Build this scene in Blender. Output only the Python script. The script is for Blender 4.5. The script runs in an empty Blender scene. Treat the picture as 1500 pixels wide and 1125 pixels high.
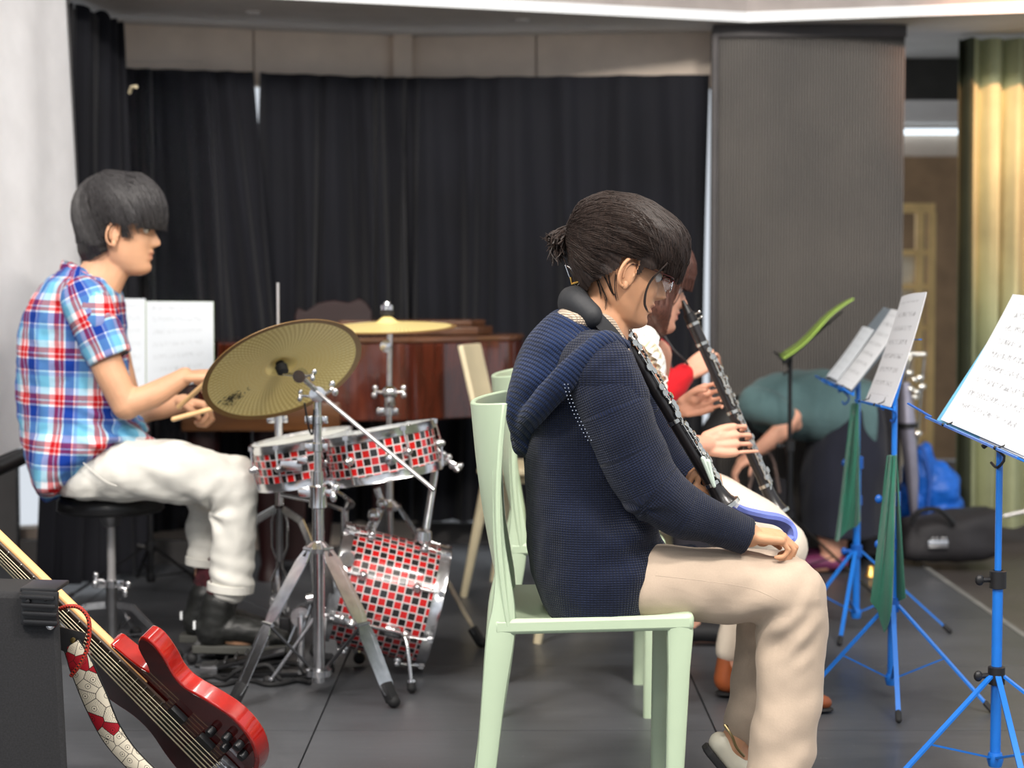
import bpy, bmesh, math, random
import numpy as np
from math import sin, cos, pi, atan2, sqrt, radians
from mathutils import Vector, Matrix, noise
from mathutils.bvhtree import BVHTree

C = bpy.context.scene.collection
random.seed(7)
V = Vector

# ------------------------------------------------------------------ camera
FPX, CXP, CYP, CAMH, YH = 2700.0, 750.0, 562.5, 1.08, 412.0
PHI = math.atan((CYP - YH) / FPX)
cam_d = bpy.data.cameras.new('camera')
cam = bpy.data.objects.new('camera', cam_d); C.objects.link(cam)
cam.location = (0, 0, CAMH); cam.rotation_euler = (pi/2 - PHI, 0, 0)
cam_d.sensor_width = 36; cam_d.lens = FPX / 1500 * 36
cam_d.clip_start = 0.05; cam_d.clip_end = 200
cam_d.dof.use_dof = True; cam_d.dof.focus_distance = 3.68; cam_d.dof.aperture_fstop = 3.4
bpy.context.scene.camera = cam

# ------------------------------------------------------------------ light and exposure
sc = bpy.context.scene
sc.view_settings.view_transform = 'Standard'; sc.view_settings.look = 'None'
sc.view_settings.gamma = 1; sc.view_settings.use_curve_mapping = False
sc.view_settings.exposure = -0.27
w = bpy.data.worlds.new('world'); sc.world = w; w.use_nodes = True
bg = w.node_tree.nodes['Background']; bg.inputs[0].default_value = (0.86, 0.92, 1.0, 1); bg.inputs[1].default_value = 1.0

def area(name, loc, tgt, sx, sy, power, col):
    l = bpy.data.lights.new(name, 'AREA'); l.shape = 'RECTANGLE'; l.size = sx; l.size_y = sy
    l.energy = power; l.color = col
    o = bpy.data.objects.new(name, l); C.objects.link(o); o.location = loc
    o.rotation_euler = (V(tgt) - V(loc)).to_track_quat('-Z', 'Y').to_euler()
    return o
for i, (x, y) in enumerate([(-1.6, 0.2), (1.5, 0.2), (-1.4, 3.2), (1.6, 3.2), (0, -2.2)]):
    area('hall_light', (x, y, 3.85), (x, y + 1.0, 0), 1.5, 0.5, 66, (1.0, 0.96, 0.90))
for x in (-1.7, 1.7):
    area('stage_fill', (x, 1.2, 3.7), (x*.2, 7.2, 1.3), .9, .35, 165, (1.0, 0.93, 0.86))  # fill lamps added to brighten the stage background, not fixtures of the hall
sp = bpy.data.lights.new('stage_spot', 'SPOT'); sp.energy = 1900; sp.color = (1.0, 0.46, 0.26)
sp.spot_size = radians(30); sp.spot_blend = 0.9; sp.shadow_soft_size = 0.03
so = bpy.data.objects.new('stage_spot', sp); C.objects.link(so); so.location = (2.35, 3.9, 2.93)
so.rotation_euler = (V((2.3, 7.5, 1.9)) - so.location).to_track_quat('-Z', 'Y').to_euler()

# ------------------------------------------------------------------ helpers
def P(px, py, d):
    cx = (px - CXP) / FPX; cy = (CYP - py) / FPX
    dy = cos(PHI) + cy * sin(PHI); dz = -sin(PHI) + cy * cos(PHI)
    t = d / dy
    return V((cx * t, d, CAMH + dz * t))
def G(px, py):
    cx = (px - CXP) / FPX; cy = (CYP - py) / FPX
    dy = cos(PHI) + cy * sin(PHI); dz = -sin(PHI) + cy * cos(PHI)
    t = -CAMH / dz
    return V((cx * t, dy * t, 0))

def lin(c):
    out = []
    for v in c:
        v = v / 255.0
        out.append(v / 12.92 if v <= 0.04045 else ((v + 0.055) / 1.055) ** 2.4)
    return (out[0], out[1], out[2], 1)

class Nodes:
    def __init__(s, name):
        s.m = bpy.data.materials.new(name); s.m.use_nodes = True
        s.t = s.m.node_tree; s.b = s.t.nodes['Principled BSDF']
    def n(s, typ, **kw):
        x = s.t.nodes.new(typ)
        for k, v in kw.items():
            if k.startswith('i_'):
                key = k[2:]
                key = int(key) if key.isdigit() else key.replace('_', ' ')
                x.inputs[key].default_value = v
            else: setattr(x, k, v)
        return x
    def l(s, a, b): s.t.links.new(a, b)
    def math(s, op, a, b=None, c=None, clamp=False):
        x = s.t.nodes.new('ShaderNodeMath'); x.operation = op; x.use_clamp = clamp
        for i, v in enumerate((a, b, c)):
            if v is None: continue
            if isinstance(v, (int, float)): x.inputs[i].default_value = v
            else: s.l(v, x.inputs[i])
        return x.outputs[0]
    def ramp(s, fac, stops, interp='LINEAR'):
        x = s.t.nodes.new('ShaderNodeValToRGB'); x.color_ramp.interpolation = interp
        e = x.color_ramp.elements
        while len(e) > 1: e.remove(e[-1])
        e[0].position = stops[0][0]; e[0].color = lin(stops[0][1])
        for p, c in stops[1:]:
            k = e.new(p); k.color = lin(c)
        s.l(fac, x.inputs[0]); return x.outputs[0]
    def mix(s, fac, a, b, mode='MIX'):
        x = s.t.nodes.new('ShaderNodeMix'); x.data_type = 'RGBA'; x.blend_type = mode
        for sock, v in ((x.inputs[0], fac), (x.inputs[6], a), (x.inputs[7], b)):
            if isinstance(v, (int, float)): sock.default_value = v
            elif isinstance(v, tuple): sock.default_value = v
            else: s.l(v, sock)
        return x.outputs[2]
    def coord(s, attr=None, kind='Object', scale=(1,1,1)):
        if attr:
            a = s.n('ShaderNodeAttribute', attribute_name=attr); o = a.outputs['Vector']
        else:
            a = s.n('ShaderNodeTexCoord'); o = a.outputs[kind]
        mp = s.n('ShaderNodeMapping'); mp.inputs['Scale'].default_value = scale
        s.l(o, mp.inputs[0]); return mp.outputs[0]
    def noise(s, vec, scale, detail=3, rough=.5):
        x = s.n('ShaderNodeTexNoise'); x.inputs['Scale'].default_value = scale
        x.inputs['Detail'].default_value = detail; x.inputs['Roughness'].default_value = rough
        if vec is not None: s.l(vec, x.inputs['Vector'])
        return x.outputs[0]
    def bump(s, h, strength=.3, dist=.002):
        x = s.n('ShaderNodeBump'); x.inputs['Strength'].default_value = strength; x.inputs['Distance'].default_value = dist
        s.l(h, x.inputs['Height']); s.l(x.outputs[0], s.b.inputs['Normal'])
    def color(s, c):
        if isinstance(c, tuple): s.b.inputs['Base Color'].default_value = c
        else: s.l(c, s.b.inputs['Base Color'])
    def set(s, rough=.5, metal=0, spec=.5, sheen=0, coat=0):
        s.b.inputs['Roughness'].default_value = rough; s.b.inputs['Metallic'].default_value = metal
        s.b.inputs['Specular IOR Level'].default_value = spec
        s.b.inputs['Sheen Weight'].default_value = sheen; s.b.inputs['Coat Weight'].default_value = coat

def simple(name, c, rough=.5, metal=0, var=.08, nscale=8, bump=0, bscale=60, bdist=.001, sheen=0, coat=0, spec=.5):
    N = Nodes(name); vec = N.coord()
    nz = N.noise(vec, nscale)
    dark = tuple(max(0, x * (1 - var)) for x in c); lite = tuple(min(255, x * (1 + var)) for x in c)
    N.color(N.ramp(nz, [(.3, dark), (.7, lite)]))
    N.set(rough, metal, spec, sheen, coat)
    if bump: N.bump(N.noise(vec, bscale, 4), bump, bdist)
    return N.m

M = {}
M['floor'] = None
def floor_mat(name, base, dirt):
    N = Nodes(name); vec = N.coord()
    a = N.noise(vec, 1.6, 5, .6); b = N.noise(N.coord(scale=(1, 9, 1)), 5, 4, .6); c = N.noise(vec, 26, 6, .75)
    col = N.ramp(a, [(.3, tuple(x*.82 for x in base)), (.7, tuple(x*1.15 for x in base))])
    s1 = N.math('GREATER_THAN', c, .665); s2 = N.math('MULTIPLY', s1, .35)
    col = N.mix(N.ramp(b, [(.35, (0,0,0)), (.75, (70,70,70))]), col, lin(dirt))
    col = N.mix(s2, col, lin(dirt)); N.color(col)
    N.set(.42, 0, .45); N.bump(N.noise(vec, 90, 3), .12, .001)
    N.l(N.ramp(a, [(.3, (150,150,150)), (.7, (185,185,185))]), N.b.inputs['Roughness'])
    return N.m
M['stage'] = floor_mat('stage_vinyl', (74, 76, 80), (150, 150, 150))
M['floor'] = floor_mat('hall_floor', (82, 77, 75), (120, 112, 108))
M['edge'] = simple('edge_strip', (128, 128, 126), .5)

def curtain_mat(name, c, rough=.9, sheen=.3, transl=None):
    N = Nodes(name); vec = N.coord()
    nz = N.noise(vec, 3, 4)
    N.color(N.ramp(nz, [(.3, tuple(x*.88 for x in c)), (.7, tuple(min(255, x*1.1) for x in c))]))
    N.set(rough, 0, .2, sheen)
    wv = N.noise(N.coord(scale=(1, 1, 1)), 400, 2); N.bump(wv, .15, .0006)
    if transl:
        tr = N.n('ShaderNodeBsdfTranslucent'); tr.inputs[0].default_value = lin(transl)
        mx = N.n('ShaderNodeMixShader'); mx.inputs[0].default_value = .3
        out = N.t.nodes['Material Output']
        N.l(N.b.outputs[0], mx.inputs[1]); N.l(tr.outputs[0], mx.inputs[2]); N.l(mx.outputs[0], out.inputs[0])
    return N.m
M['black_curtain'] = curtain_mat('black_velvet', (19, 20, 27), .75, .14)
M['green_curtain'] = curtain_mat('green_drape', (168, 172, 134), .8, .1)
M['screen'] = simple('screen_fabric', (236, 236, 238), .8, var=.02)
M['wallband'] = simple('beige_wall', (214, 198, 182), .7, var=.03)
M['soffit'] = simple('soffit_paint', (196, 192, 188), .7, var=.03)
M['fascia'] = simple('fascia_paint', (158, 150, 146), .8, var=.05)
M['trimwhite'] = simple('white_trim', (235, 238, 240), .35, var=.01)
M['darkwall'] = simple('dark_wall', (74, 72, 72), .8)
M['black_plastic'] = simple('black_plastic', (26, 26, 28), .42, var=.1)
M['black_rubber'] = simple('black_rubber', (24, 24, 26), .7)
M['black_metal'] = simple('black_metal', (30, 30, 32), .35, metal=.3)
M['chrome'] = simple('chrome', (222, 222, 224), .2, metal=1, var=.06, nscale=40)
M['nickel'] = simple('silver_keys', (205, 203, 196), .16, metal=1, var=.06, nscale=60)
M['grey_metal'] = simple('brushed_steel', (128, 128, 130), .32, metal=.9)
M['blue'] = simple('blue_enamel', (24, 112, 206), .32, var=.04, coat=.3)
M['blue_dark'] = simple('blue_wing_bolt', (14, 86, 172), .4, var=.04)
M['cream'] = simple('cream_wood', (228, 214, 178), .5, var=.03)
M['gchair'] = simple('mint_plastic', (184, 202, 173), .38, var=.015, nscale=4)
M['paper'] = simple('paper', (235, 238, 240), .7, var=.01)
M['skin'] = None

class MB:
    """collects closed shapes; build() links them as one mesh object"""
    def __init__(s): s.v = []; s.f = []; s.uv = None
    def add(s, verts, faces, uv=None):
        o = len(s.v); s.v += [V(p) for p in verts]; s.f += [tuple(i + o for i in f) for f in faces]
        if uv is not None:
            if s.uv is None: s.uv = [(0, 0)] * o
            s.uv += list(uv)
        elif s.uv is not None: s.uv += [(0, 0)] * len(verts)
        return s
    def box(s, c, size, rot=None, bev=0.0):
        hx, hy, hz = [q / 2 for q in size]
        R = rot.to_matrix() if hasattr(rot, 'to_matrix') else (rot if rot is not None else Matrix.Identity(3))
        R = R.to_3x3()
        if bev > 0:
            bm = bmesh.new(); bmesh.ops.create_cube(bm, size=1)
            bmesh.ops.scale(bm, vec=size, verts=bm.verts)
            bmesh.ops.bevel(bm, geom=bm.edges[:], offset=bev, segments=2, affect='EDGES', profile=.6)
            bm.verts.index_update()
            vs = [R @ v.co + V(c) for v in bm.verts]; fs = [[v.index for v in f.verts] for f in bm.faces]
            bm.free(); return s.add(vs, fs)
        vs = [R @ V((x*hx, y*hy, z*hz)) + V(c) for x in (-1,1) for y in (-1,1) for z in (-1,1)]
        return s.add(vs, [(0,1,3,2),(4,6,7,5),(0,4,5,1),(2,3,7,6),(0,2,6,4),(1,5,7,3)])
    def bar(s, a, b, w, h, up=(0,0,1), bev=0):
        a = V(a); b = V(b); z = (b - a).normalized(); x = V(up).cross(z)
        if x.length < 1e-4: x = V((1,0,0)).cross(z)
        x.normalize(); y = z.cross(x)
        R = Matrix((x, y, z)).transposed()
        return s.box((a+b)/2, (w, h, (b-a).length), R, bev)
    def tube(s, pts, r, seg=10, smooth=0, flat=None, round_ends=False, closed=False):
        pts = [V(p) for p in pts]
        rs = list(r) if isinstance(r, (list, tuple)) else [r] * len(pts)
        if smooth: pts, rs = catmull(pts, rs, smooth, closed)
        if round_ends:
            d0 = (pts[0]-pts[1]).normalized(); d1 = (pts[-1]-pts[-2]).normalized()
            A, RA, B, RB = [], [], [], []
            for a in (85, 60, 35, 12):
                A.append(pts[0] + d0*rs[0]*sin(radians(a))); RA.append(rs[0]*cos(radians(a)))
                B.insert(0, pts[-1] + d1*rs[-1]*sin(radians(a))); RB.insert(0, rs[-1]*cos(radians(a)))
            pts = A + pts + B; rs = RA + rs + RB
        n = len(pts); vs = []; fs = []; x = None
        for i in range(n):
            if closed: t = (pts[(i+1) % n] - pts[i-1]).normalized()
            else: t = (pts[min(i+1, n-1)] - pts[max(i-1, 0)]).normalized()
            if x is None:
                x = t.cross(V((0,0,1)))
                if x.length < .05: x = t.cross(V((0,1,0)))
            x = (x - t * x.dot(t))
            if x.length < 1e-6: x = t.orthogonal()
            x.normalize(); y = t.cross(x)
            for k in range(seg):
                a = 2*pi*k/seg; off = (x*cos(a) + y*sin(a)) * rs[i]
                if flat:
                    ax = V(flat[0]).normalized(); off = off + ax * off.dot(ax) * (flat[1] - 1)
                vs.append(pts[i] + off)
        m = n if closed else n - 1
        for i in range(m):
            for k in range(seg):
                a = i*seg + k; b = i*seg + (k+1) % seg; j = ((i+1) % n)*seg
                fs.append((a, b, j + (k+1) % seg, j + k))
        if not closed:
            fs.append(tuple(reversed(range(seg)))); fs.append(tuple((n-1)*seg + k for k in range(seg)))
        return s.add(vs, fs)
    def lathe(s, prof, o=(0,0,0), axis=(0,0,1), seg=32, uvscale=None, ref=None):
        z = V(axis).normalized(); x = (V(ref) if ref else z.orthogonal()); x = (x - z*x.dot(z)).normalized(); y = z.cross(x)
        vs = []; fs = []; n = len(prof)
        for (r, h) in prof:
            for k in range(seg):
                a = 2*pi*k/seg; vs.append(V(o) + z*h + (x*cos(a) + y*sin(a))*max(r, 1e-5))
        for i in range(n-1):
            for k in range(seg):
                a = i*seg + k; b = i*seg + (k+1) % seg
                fs.append((a, b, b+seg, a+seg))
        fs.append(tuple(reversed(range(seg)))); fs.append(tuple((n-1)*seg + k for k in range(seg)))
        return s.add(vs, fs)
    def sph(s, c, r, seg=16, rings=10, rot=None):
        r = (r, r, r) if isinstance(r, (int, float)) else r
        R = rot.to_3x3() if rot is not None else Matrix.Identity(3)
        vs = [V(c) + R @ V((0,0,r[2]))]; fs = []
        for i in range(1, rings):
            t = pi*i/rings
            for k in range(seg):
                a = 2*pi*k/seg; vs.append(V(c) + R @ V((r[0]*sin(t)*cos(a), r[1]*sin(t)*sin(a), r[2]*cos(t))))
        vs.append(V(c) + R @ V((0,0,-r[2])))
        for k in range(seg): fs.append((0, 1+k, 1+(k+1) % seg))
        for i in range(rings-2):
            for k in range(seg):
                a = 1+i*seg+k; b = 1+i*seg+(k+1) % seg; fs.append((a, a+seg, b+seg, b))
        L = len(vs)-1; o = 1+(rings-2)*seg
        for k in range(seg): fs.append((L, o+(k+1) % seg, o+k))
        return s.add(vs, fs)
    def loft(s, secs, seg=28, smooth=4, side=(0,1,0), e=2.3):
        """secs: (A, B, halfwidth): rings through the points A and B, wide along side"""
        A = [V(q[0]) for q in secs]; B = [V(q[1]) for q in secs]; Wd = [q[2] for q in secs]
        if smooth:
            A, Wd2 = catmull(A, Wd, smooth); B, _ = catmull(B, Wd, smooth); Wd = Wd2
        vs = []; fs = []; S = V(side).normalized(); n = len(A)
        for a, b, wd in zip(A, B, Wd):
            c = (a+b)/2; h = (b-a)/2
            for k in range(seg):
                t = 2*pi*k/seg; ct, st = cos(t), sin(t)
                ct = math.copysign(abs(ct)**(2/e), ct); st = math.copysign(abs(st)**(2/e), st)
                vs.append(c + h*ct + S*wd*st)
        for i in range(n-1):
            for k in range(seg):
                p = i*seg+k; q = i*seg+(k+1) % seg; fs.append((p, q, q+seg, p+seg))
        fs.append(tuple(reversed(range(seg)))); fs.append(tuple((n-1)*seg+k for k in range(seg)))
        return s.add(vs, fs)
    def grid(s, nu, nv, fn, th=0.0, uvfn=None):
        """sheet fn(u,v)->(point); th>0 gives it a real thickness"""
        Pt = [[V(fn(i/nu, j/nv)) for j in range(nv+1)] for i in range(nu+1)]
        vs = []; fs = []; uv = []
        def nrm(i, j):
            a = Pt[min(i+1, nu)][j]-Pt[max(i-1, 0)][j]; b = Pt[i][min(j+1, nv)]-Pt[i][max(j-1, 0)]
            q = a.cross(b); return q.normalized() if q.length > 1e-12 else V((0,0,1))
        N = (nu+1)*(nv+1); id_ = lambda i, j: i*(nv+1)+j
        for i in range(nu+1):
            for j in range(nv+1):
                vs.append(Pt[i][j] + (nrm(i, j)*th/2 if th else V())); uv.append((i/nu, j/nv))
        for i in range(nu):
            for j in range(nv): fs.append((id_(i,j), id_(i+1,j), id_(i+1,j+1), id_(i,j+1)))
        if th:
            for i in range(nu+1):
                for j in range(nv+1): vs.append(Pt[i][j] - nrm(i, j)*th/2); uv.append((i/nu, j/nv))
            for i in range(nu):
                for j in range(nv): fs.append((N+id_(i,j), N+id_(i,j+1), N+id_(i+1,j+1), N+id_(i+1,j)))
            for i in range(nu):
                fs.append((id_(i,0), N+id_(i,0), N+id_(i+1,0), id_(i+1,0)))
                fs.append((id_(i,nv), id_(i+1,nv), N+id_(i+1,nv), N+id_(i,nv)))
            for j in range(nv):
                fs.append((id_(0,j), id_(0,j+1), N+id_(0,j+1), N+id_(0,j)))
                fs.append((id_(nu,j), N+id_(nu,j), N+id_(nu,j+1), id_(nu,j+1)))
        return s.add(vs, fs, uv)
    def prism(s, outline, o, X, Y, Z, th):
        """outline (a,b) in the plane of X,Y at o, extruded th along Z"""
        X = V(X); Y = V(Y); Z = V(Z); n = len(outline)
        vs = [V(o)+X*a+Y*b for a, b in outline] + [V(o)+X*a+Y*b+Z*th for a, b in outline]
        fs = [tuple(reversed(range(n))), tuple(range(n, 2*n))]
        for k in range(n): fs.append((k, (k+1) % n, n+(k+1) % n, n+k))
        return s.add(vs, fs)
    def build(s, name, mat, parent=None, smooth=True, uvfn=None, bevel=0):
        me = bpy.data.meshes.new(name)
        off = wloc(parent) if parent is not None else V()
        me.from_pydata([v - off for v in s.v], [], s.f); me.update()
        o = bpy.data.objects.new(name, me); C.objects.link(o)
        finish(o, mat, parent, smooth)
        if uvfn:
            at = me.attributes.new('cuv', 'FLOAT_VECTOR', 'POINT')
            arr = np.zeros(len(s.v)*3, dtype=np.float32)
            for i, p in enumerate(s.v):
                q = uvfn(p); arr[3*i] = q[0]; arr[3*i+1] = q[1]
            at.data.foreach_set('vector', arr)
        elif s.uv is not None:
            at = me.attributes.new('cuv', 'FLOAT_VECTOR', 'POINT')
            arr = np.zeros(len(s.v)*3, dtype=np.float32)
            for i, q in enumerate(s.uv): arr[3*i] = q[0]; arr[3*i+1] = q[1]
            at.data.foreach_set('vector', arr)
        if bevel:
            md = o.modifiers.new('b', 'BEVEL'); md.width = bevel; md.segments = 2; md.limit_method = 'ANGLE'
        return o

def wloc(o):
    p = V(o.location)
    while o.parent is not None:
        o = o.parent; p = p + V(o.location)
    return p
def finish(o, mat, parent, smooth=True):
    if mat is not None: o.data.materials.append(mat)
    if parent is not None: o.parent = parent
    if smooth:
        o.data.shade_smooth()
        try:
            o.data.set_sharp_from_angle(angle=radians(42))
        except Exception: pass
def catmull(pts, rs, n, closed=False):
    out, ro = [], []; m = len(pts)
    g = (lambda i: pts[i % m]) if closed else (lambda i: pts[min(max(i, 0), m-1)])
    gr = (lambda i: rs[i % m]) if closed else (lambda i: rs[min(max(i, 0), m-1)])
    for i in range(m if closed else m-1):
        a, b, c, d = g(i-1), g(i), g(i+1), g(i+2); ra, rb, rc_, rd = gr(i-1), gr(i), gr(i+1), gr(i+2)
        for k in range(n):
            t = k/n; t2 = t*t; t3 = t2*t
            out.append(.5*((2*b)+(c-a)*t+(2*a-5*b+4*c-d)*t2+(3*b-a-3*c+d)*t3))
            ro.append(rb+(rc_-rb)*(3*t2-2*t3))
    if not closed: out.append(V(pts[-1])); ro.append(rs[-1])
    return out, ro

def thing(name, label, cat, loc=(0,0,0), group=None, rotz=0):
    o = bpy.data.objects.new(name, None); C.objects.link(o); o.location = loc; o.rotation_euler = (0, 0, rotz)
    o.empty_display_size = .1
    return tag(o, label, cat, group)
def tag(o, label, cat, group=None, kind=None):
    o['label'] = label; o['category'] = cat
    if group: o['group'] = group
    if kind: o['kind'] = kind
    return o
def struct(o, label=None):
    o['kind'] = 'structure'
    if label: o['label'] = label
    return o
def dup(root, loc, rotz, label, group=None, scale=None):
    r = root.copy(); C.objects.link(r); r.location = loc; r.rotation_euler = (0, 0, rotz); r['label'] = label
    if group: r['group'] = group
    if scale: r.scale = (scale,)*3
    for ch in list(root.children):
        c = ch.copy(); C.objects.link(c); c.parent = r
        for g in ch.children:
            d = g.copy(); C.objects.link(d); d.parent = c
    return r

def blob(mb, name, mat, parent, voxel=.004, smooth=4, disp=None, keep=None, uvfn=None, tint=None, extra=None, fac=.5):
    """one continuous skin grown over the overlapping shapes of mb"""
    me = bpy.data.meshes.new('tmp'); me.from_pydata(mb.v, [], mb.f); me.update()
    o = bpy.data.objects.new('tmp', me); C.objects.link(o)
    m = o.modifiers.new('r', 'REMESH'); m.mode = 'VOXEL'; m.voxel_size = voxel
    if smooth:
        q = o.modifiers.new('s', 'SMOOTH'); q.factor = fac; q.iterations = smooth
    dg = bpy.context.evaluated_depsgraph_get(); dg.update()
    ev = o.evaluated_get(dg); nm = bpy.data.meshes.new_from_object(ev, depsgraph=dg)
    bpy.data.objects.remove(o); bpy.data.meshes.remove(me)
    nv = len(nm.vertices); co = np.empty(nv*3, dtype=np.float64); nm.vertices.foreach_get('co', co); co = co.reshape(-1, 3)
    if disp is not None:
        nr = np.empty(nv*3, dtype=np.float32); nm.vertices.foreach_get('normal', nr); nr = nr.reshape(-1, 3)
        dv = disp(co, nr)
        co = co + (nr * dv[:, None] if dv.ndim == 1 else dv)
    if keep is not None or extra is not None:
        faces = [tuple(p.vertices) for p in nm.polygons]
        if keep is not None:
            kv = keep(co); faces = [f for f in faces if all(kv[i] for i in f)]
            used = sorted({i for f in faces for i in f}); mp = {a: b for b, a in enumerate(used)}
            faces = [tuple(mp[i] for i in f) for f in faces]; co = co[used]
        vs = [tuple(c) for c in co]
        if extra is not None:
            o_ = len(vs); vs += [tuple(p) for p in extra.v]; faces += [tuple(i+o_ for i in f) for f in extra.f]
            co = np.array(vs)
        off = wloc(parent) if parent is not None else V()
        nm2 = bpy.data.meshes.new(name); nm2.from_pydata([(a-off.x, b-off.y, c-off.z) for a, b, c in vs], [], faces); nm2.update()
        bpy.data.meshes.remove(nm); nm = nm2
    else:
        off = wloc(parent) if parent is not None else V()
        c2 = co - np.array(off)
        nm.vertices.foreach_set('co', c2.astype(np.float32).ravel()); nm.update()
    nm.name = name; nm.materials.clear()
    ob = bpy.data.objects.new(name, nm); C.objects.link(ob); finish(ob, mat, parent, False); nm.shade_smooth()
    if uvfn is not None:
        at = nm.attributes.new('cuv', 'FLOAT_VECTOR', 'POINT'); u = uvfn(co)
        arr = np.zeros((len(co), 3), dtype=np.float32); arr[:, 0] = u[0]; arr[:, 1] = u[1]
        at.data.foreach_set('vector', arr.ravel())
    if tint is not None:
        at = nm.attributes.new('tint', 'FLOAT', 'POINT'); at.data.foreach_set('value', tint(co).astype(np.float32))
    return ob
def npnoise(co, scale, seed=0):
    return np.array([noise.noise(V((c[0]*scale+seed, c[1]*scale, c[2]*scale))) for c in co])

# ================================================================== SETTING
ZS = 2.077                                    # soffit height
A0, A1, A2 = V((-1.50, 7.10, 0)), V((-.414, 7.46, 0)), V((.80, 7.33, 0))   # curtain line: left, bend, right
# floor: stage mats laid edge to edge, hall floor beyond them
root = struct(MB().box((0, 4.85, -.03), (3.14*1+0.02, 5.5, .03)).build('floor', M['stage'], None, False), 'dark grey stage floor of butted vinyl boards')
root.location = (0, 0, 0)
xs = [-2.9, -1.43, -.475, .49, 1.555]; ys = [2.1, 2.89, 3.64, 4.385, 5.13, 5.88, 6.62, 7.6]
for i in range(4):
    for j in range(7):
        x0, x1 = xs[i]+.0022, xs[i+1]-.0022; y0, y1 = ys[j]+.0015, ys[j+1]-.0015
        if i == 0: x0 = -3.0
        MB().box(((x0+x1)/2, (y0+y1)/2, -.0075), (x1-x0, y1-y0, .015)).build('floor_panel', M['stage'], root, False)
MB().box((1.567, 4.85, -.007), (.022, 5.5, .014)).build('edge_strip', M['edge'], root, False)
fl2 = struct(MB().box((4.2, 5, -.029), (5.24, 18, .03)).build('floor', M['floor'], None, False), 'brownish grey hall floor right of the stage')
fl3 = struct(MB().box((0, -1.5, -.029), (3.16, 7.2, .03)).build('floor', M['floor'], None, False), 'hall floor in front of the stage')

def off_line(a, b, t, dy): p = a.lerp(b, t); return V((p.x, p.y+dy, 0))
wb = struct(MB().box((-.95, 7.42, 2.0), (.01, .01, .01)).build('wall_back', M['wallband'], None, False), 'beige wall band above the black curtains')
def wallseg(a, b, z0, z1, th=.1, mat='wallband', name='wall_panel', parent=wb):
    d = (b-a); L = d.length; ang = atan2(d.y, d.x)
    return MB().box(((a.x+b.x)/2, (a.y+b.y)/2+th/2, (z0+z1)/2), (L, th, z1-z0), Matrix.Rotation(ang, 3, 'Z')).build(name, mat if not isinstance(mat, str) else M[mat], parent, False)
B0, B1, B2 = A0+V((-.6, -.08, 0)), A1+V((0, .14, 0)), A2+V((.5, .08, 0))
lp = lambda a, b, t: a.lerp(b, t)
for a, b in ((0, .625), (.629, 1)): wallseg(lp(B0, B1, a), lp(B0, B1, b), 1.86, ZS+.02)
for a, b in ((0, .30), (.304, 1)): wallseg(lp(B1, B2, a), lp(B1, B2, b), 1.86, ZS+.02)
MB().box((B1.x-.03, B1.y-.02, 1.97), (.075, .09, .23)).build('corner_post', M['wallband'], wb, False)
wallseg(B0, B1, 0, .125)
wallseg(B1, B2, 0, .082, mat='darkwall')
# window behind the curtains: thin mullions and glass
GL = Nodes('window_glass'); GL.color((1,1,1,1)); GL.b.inputs['Transmission Weight'].default_value = 1; GL.b.inputs['Roughness'].default_value = .15; GL.b.inputs['IOR'].default_value = 1.02
win = struct(MB().box((B1.x, B1.y+.05, .98), (.05, .06, 1.8)).build('window_1', M['trimwhite'], None, False))
for t in (0.02, .5): q = lp(B0, B1, t); MB().box((q.x, q.y+.05, .98), (.04, .05, 1.76)).build('window_frame', M['trimwhite'], win, False)
for t in (.5, .98): q = lp(B1, B2, t); MB().box((q.x, q.y+.05, .98), (.04, .05, 1.8)).build('window_frame', M['trimwhite'], win, False)
wallseg(B0+V((0,.05,0)), B1+V((0,.05,0)), .125, 1.86, .006, GL.m, 'window_pane', win)
wallseg(B1+V((0,.05,0)), B2+V((0,.05,0)), .082, 1.86, .006, GL.m, 'window_pane', win)

# soffit over the back of the stage, with its white trim, and the fascia above it
E = [V((-3.2, 5.90, 0)), V((-.895, 6.53, 0)), V((.90, 7.14, 0)), V((1.93, 6.87, 0)), V((3.6, 6.45, 0))]
def strip(z0, z1, yoff, th, name, mat, parent=None, pts=E):
    mb = MB()
    for a, b in zip(pts[:-1], pts[1:]):
        vs = [(a.x, a.y+yoff, z0), (b.x, b.y+yoff, z0), (b.x, b.y+yoff, z1), (a.x, a.y+yoff, z1),
              (a.x, a.y+yoff+th, z0), (b.x, b.y+yoff+th, z0), (b.x, b.y+yoff+th, z1), (a.x, a.y+yoff+th, z1)]
        mb.add(vs, [(0,1,2,3),(5,4,7,6),(4,0,3,7),(1,5,6,2),(3,2,6,7),(4,5,1,0)])
    return mb.build(name, mat, parent, False)
vs = [(e.x, e.y, ZS) for e in E] + [(3.6, 8.4, ZS), (-3.2, 8.4, ZS)]
n = len(vs); vs += [(a, b, ZS+.05) for a, b, c in vs]
sof = struct(MB().add(vs, [tuple(range(n)), tuple(reversed(range(n, 2*n)))] + [(k, n+k, n+(k+1) % n, (k+1) % n) for k in range(n)]).build('ceiling', M['soffit'], None, False), 'low grey soffit over the back of the stage')
for q in (P(370, 12, 6.9), P(765, 38, 7.1)):
    MB().lathe([(.028, -.006), (.03, 0), (.03, .01)], (q.x, q.y, ZS-.004), seg=20).build('ceiling_lamp_ring', M['soffit'], sof)
struct(strip(ZS-.006, ZS+.032, -.014, .014, 'trim_1', M['trimwhite']), 'white trim along the edge of the soffit')
struct(strip(ZS+.032, 4.0, -.002, .05, 'wall_fascia', M['fascia']), 'grey upper wall above the white trim')
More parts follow.
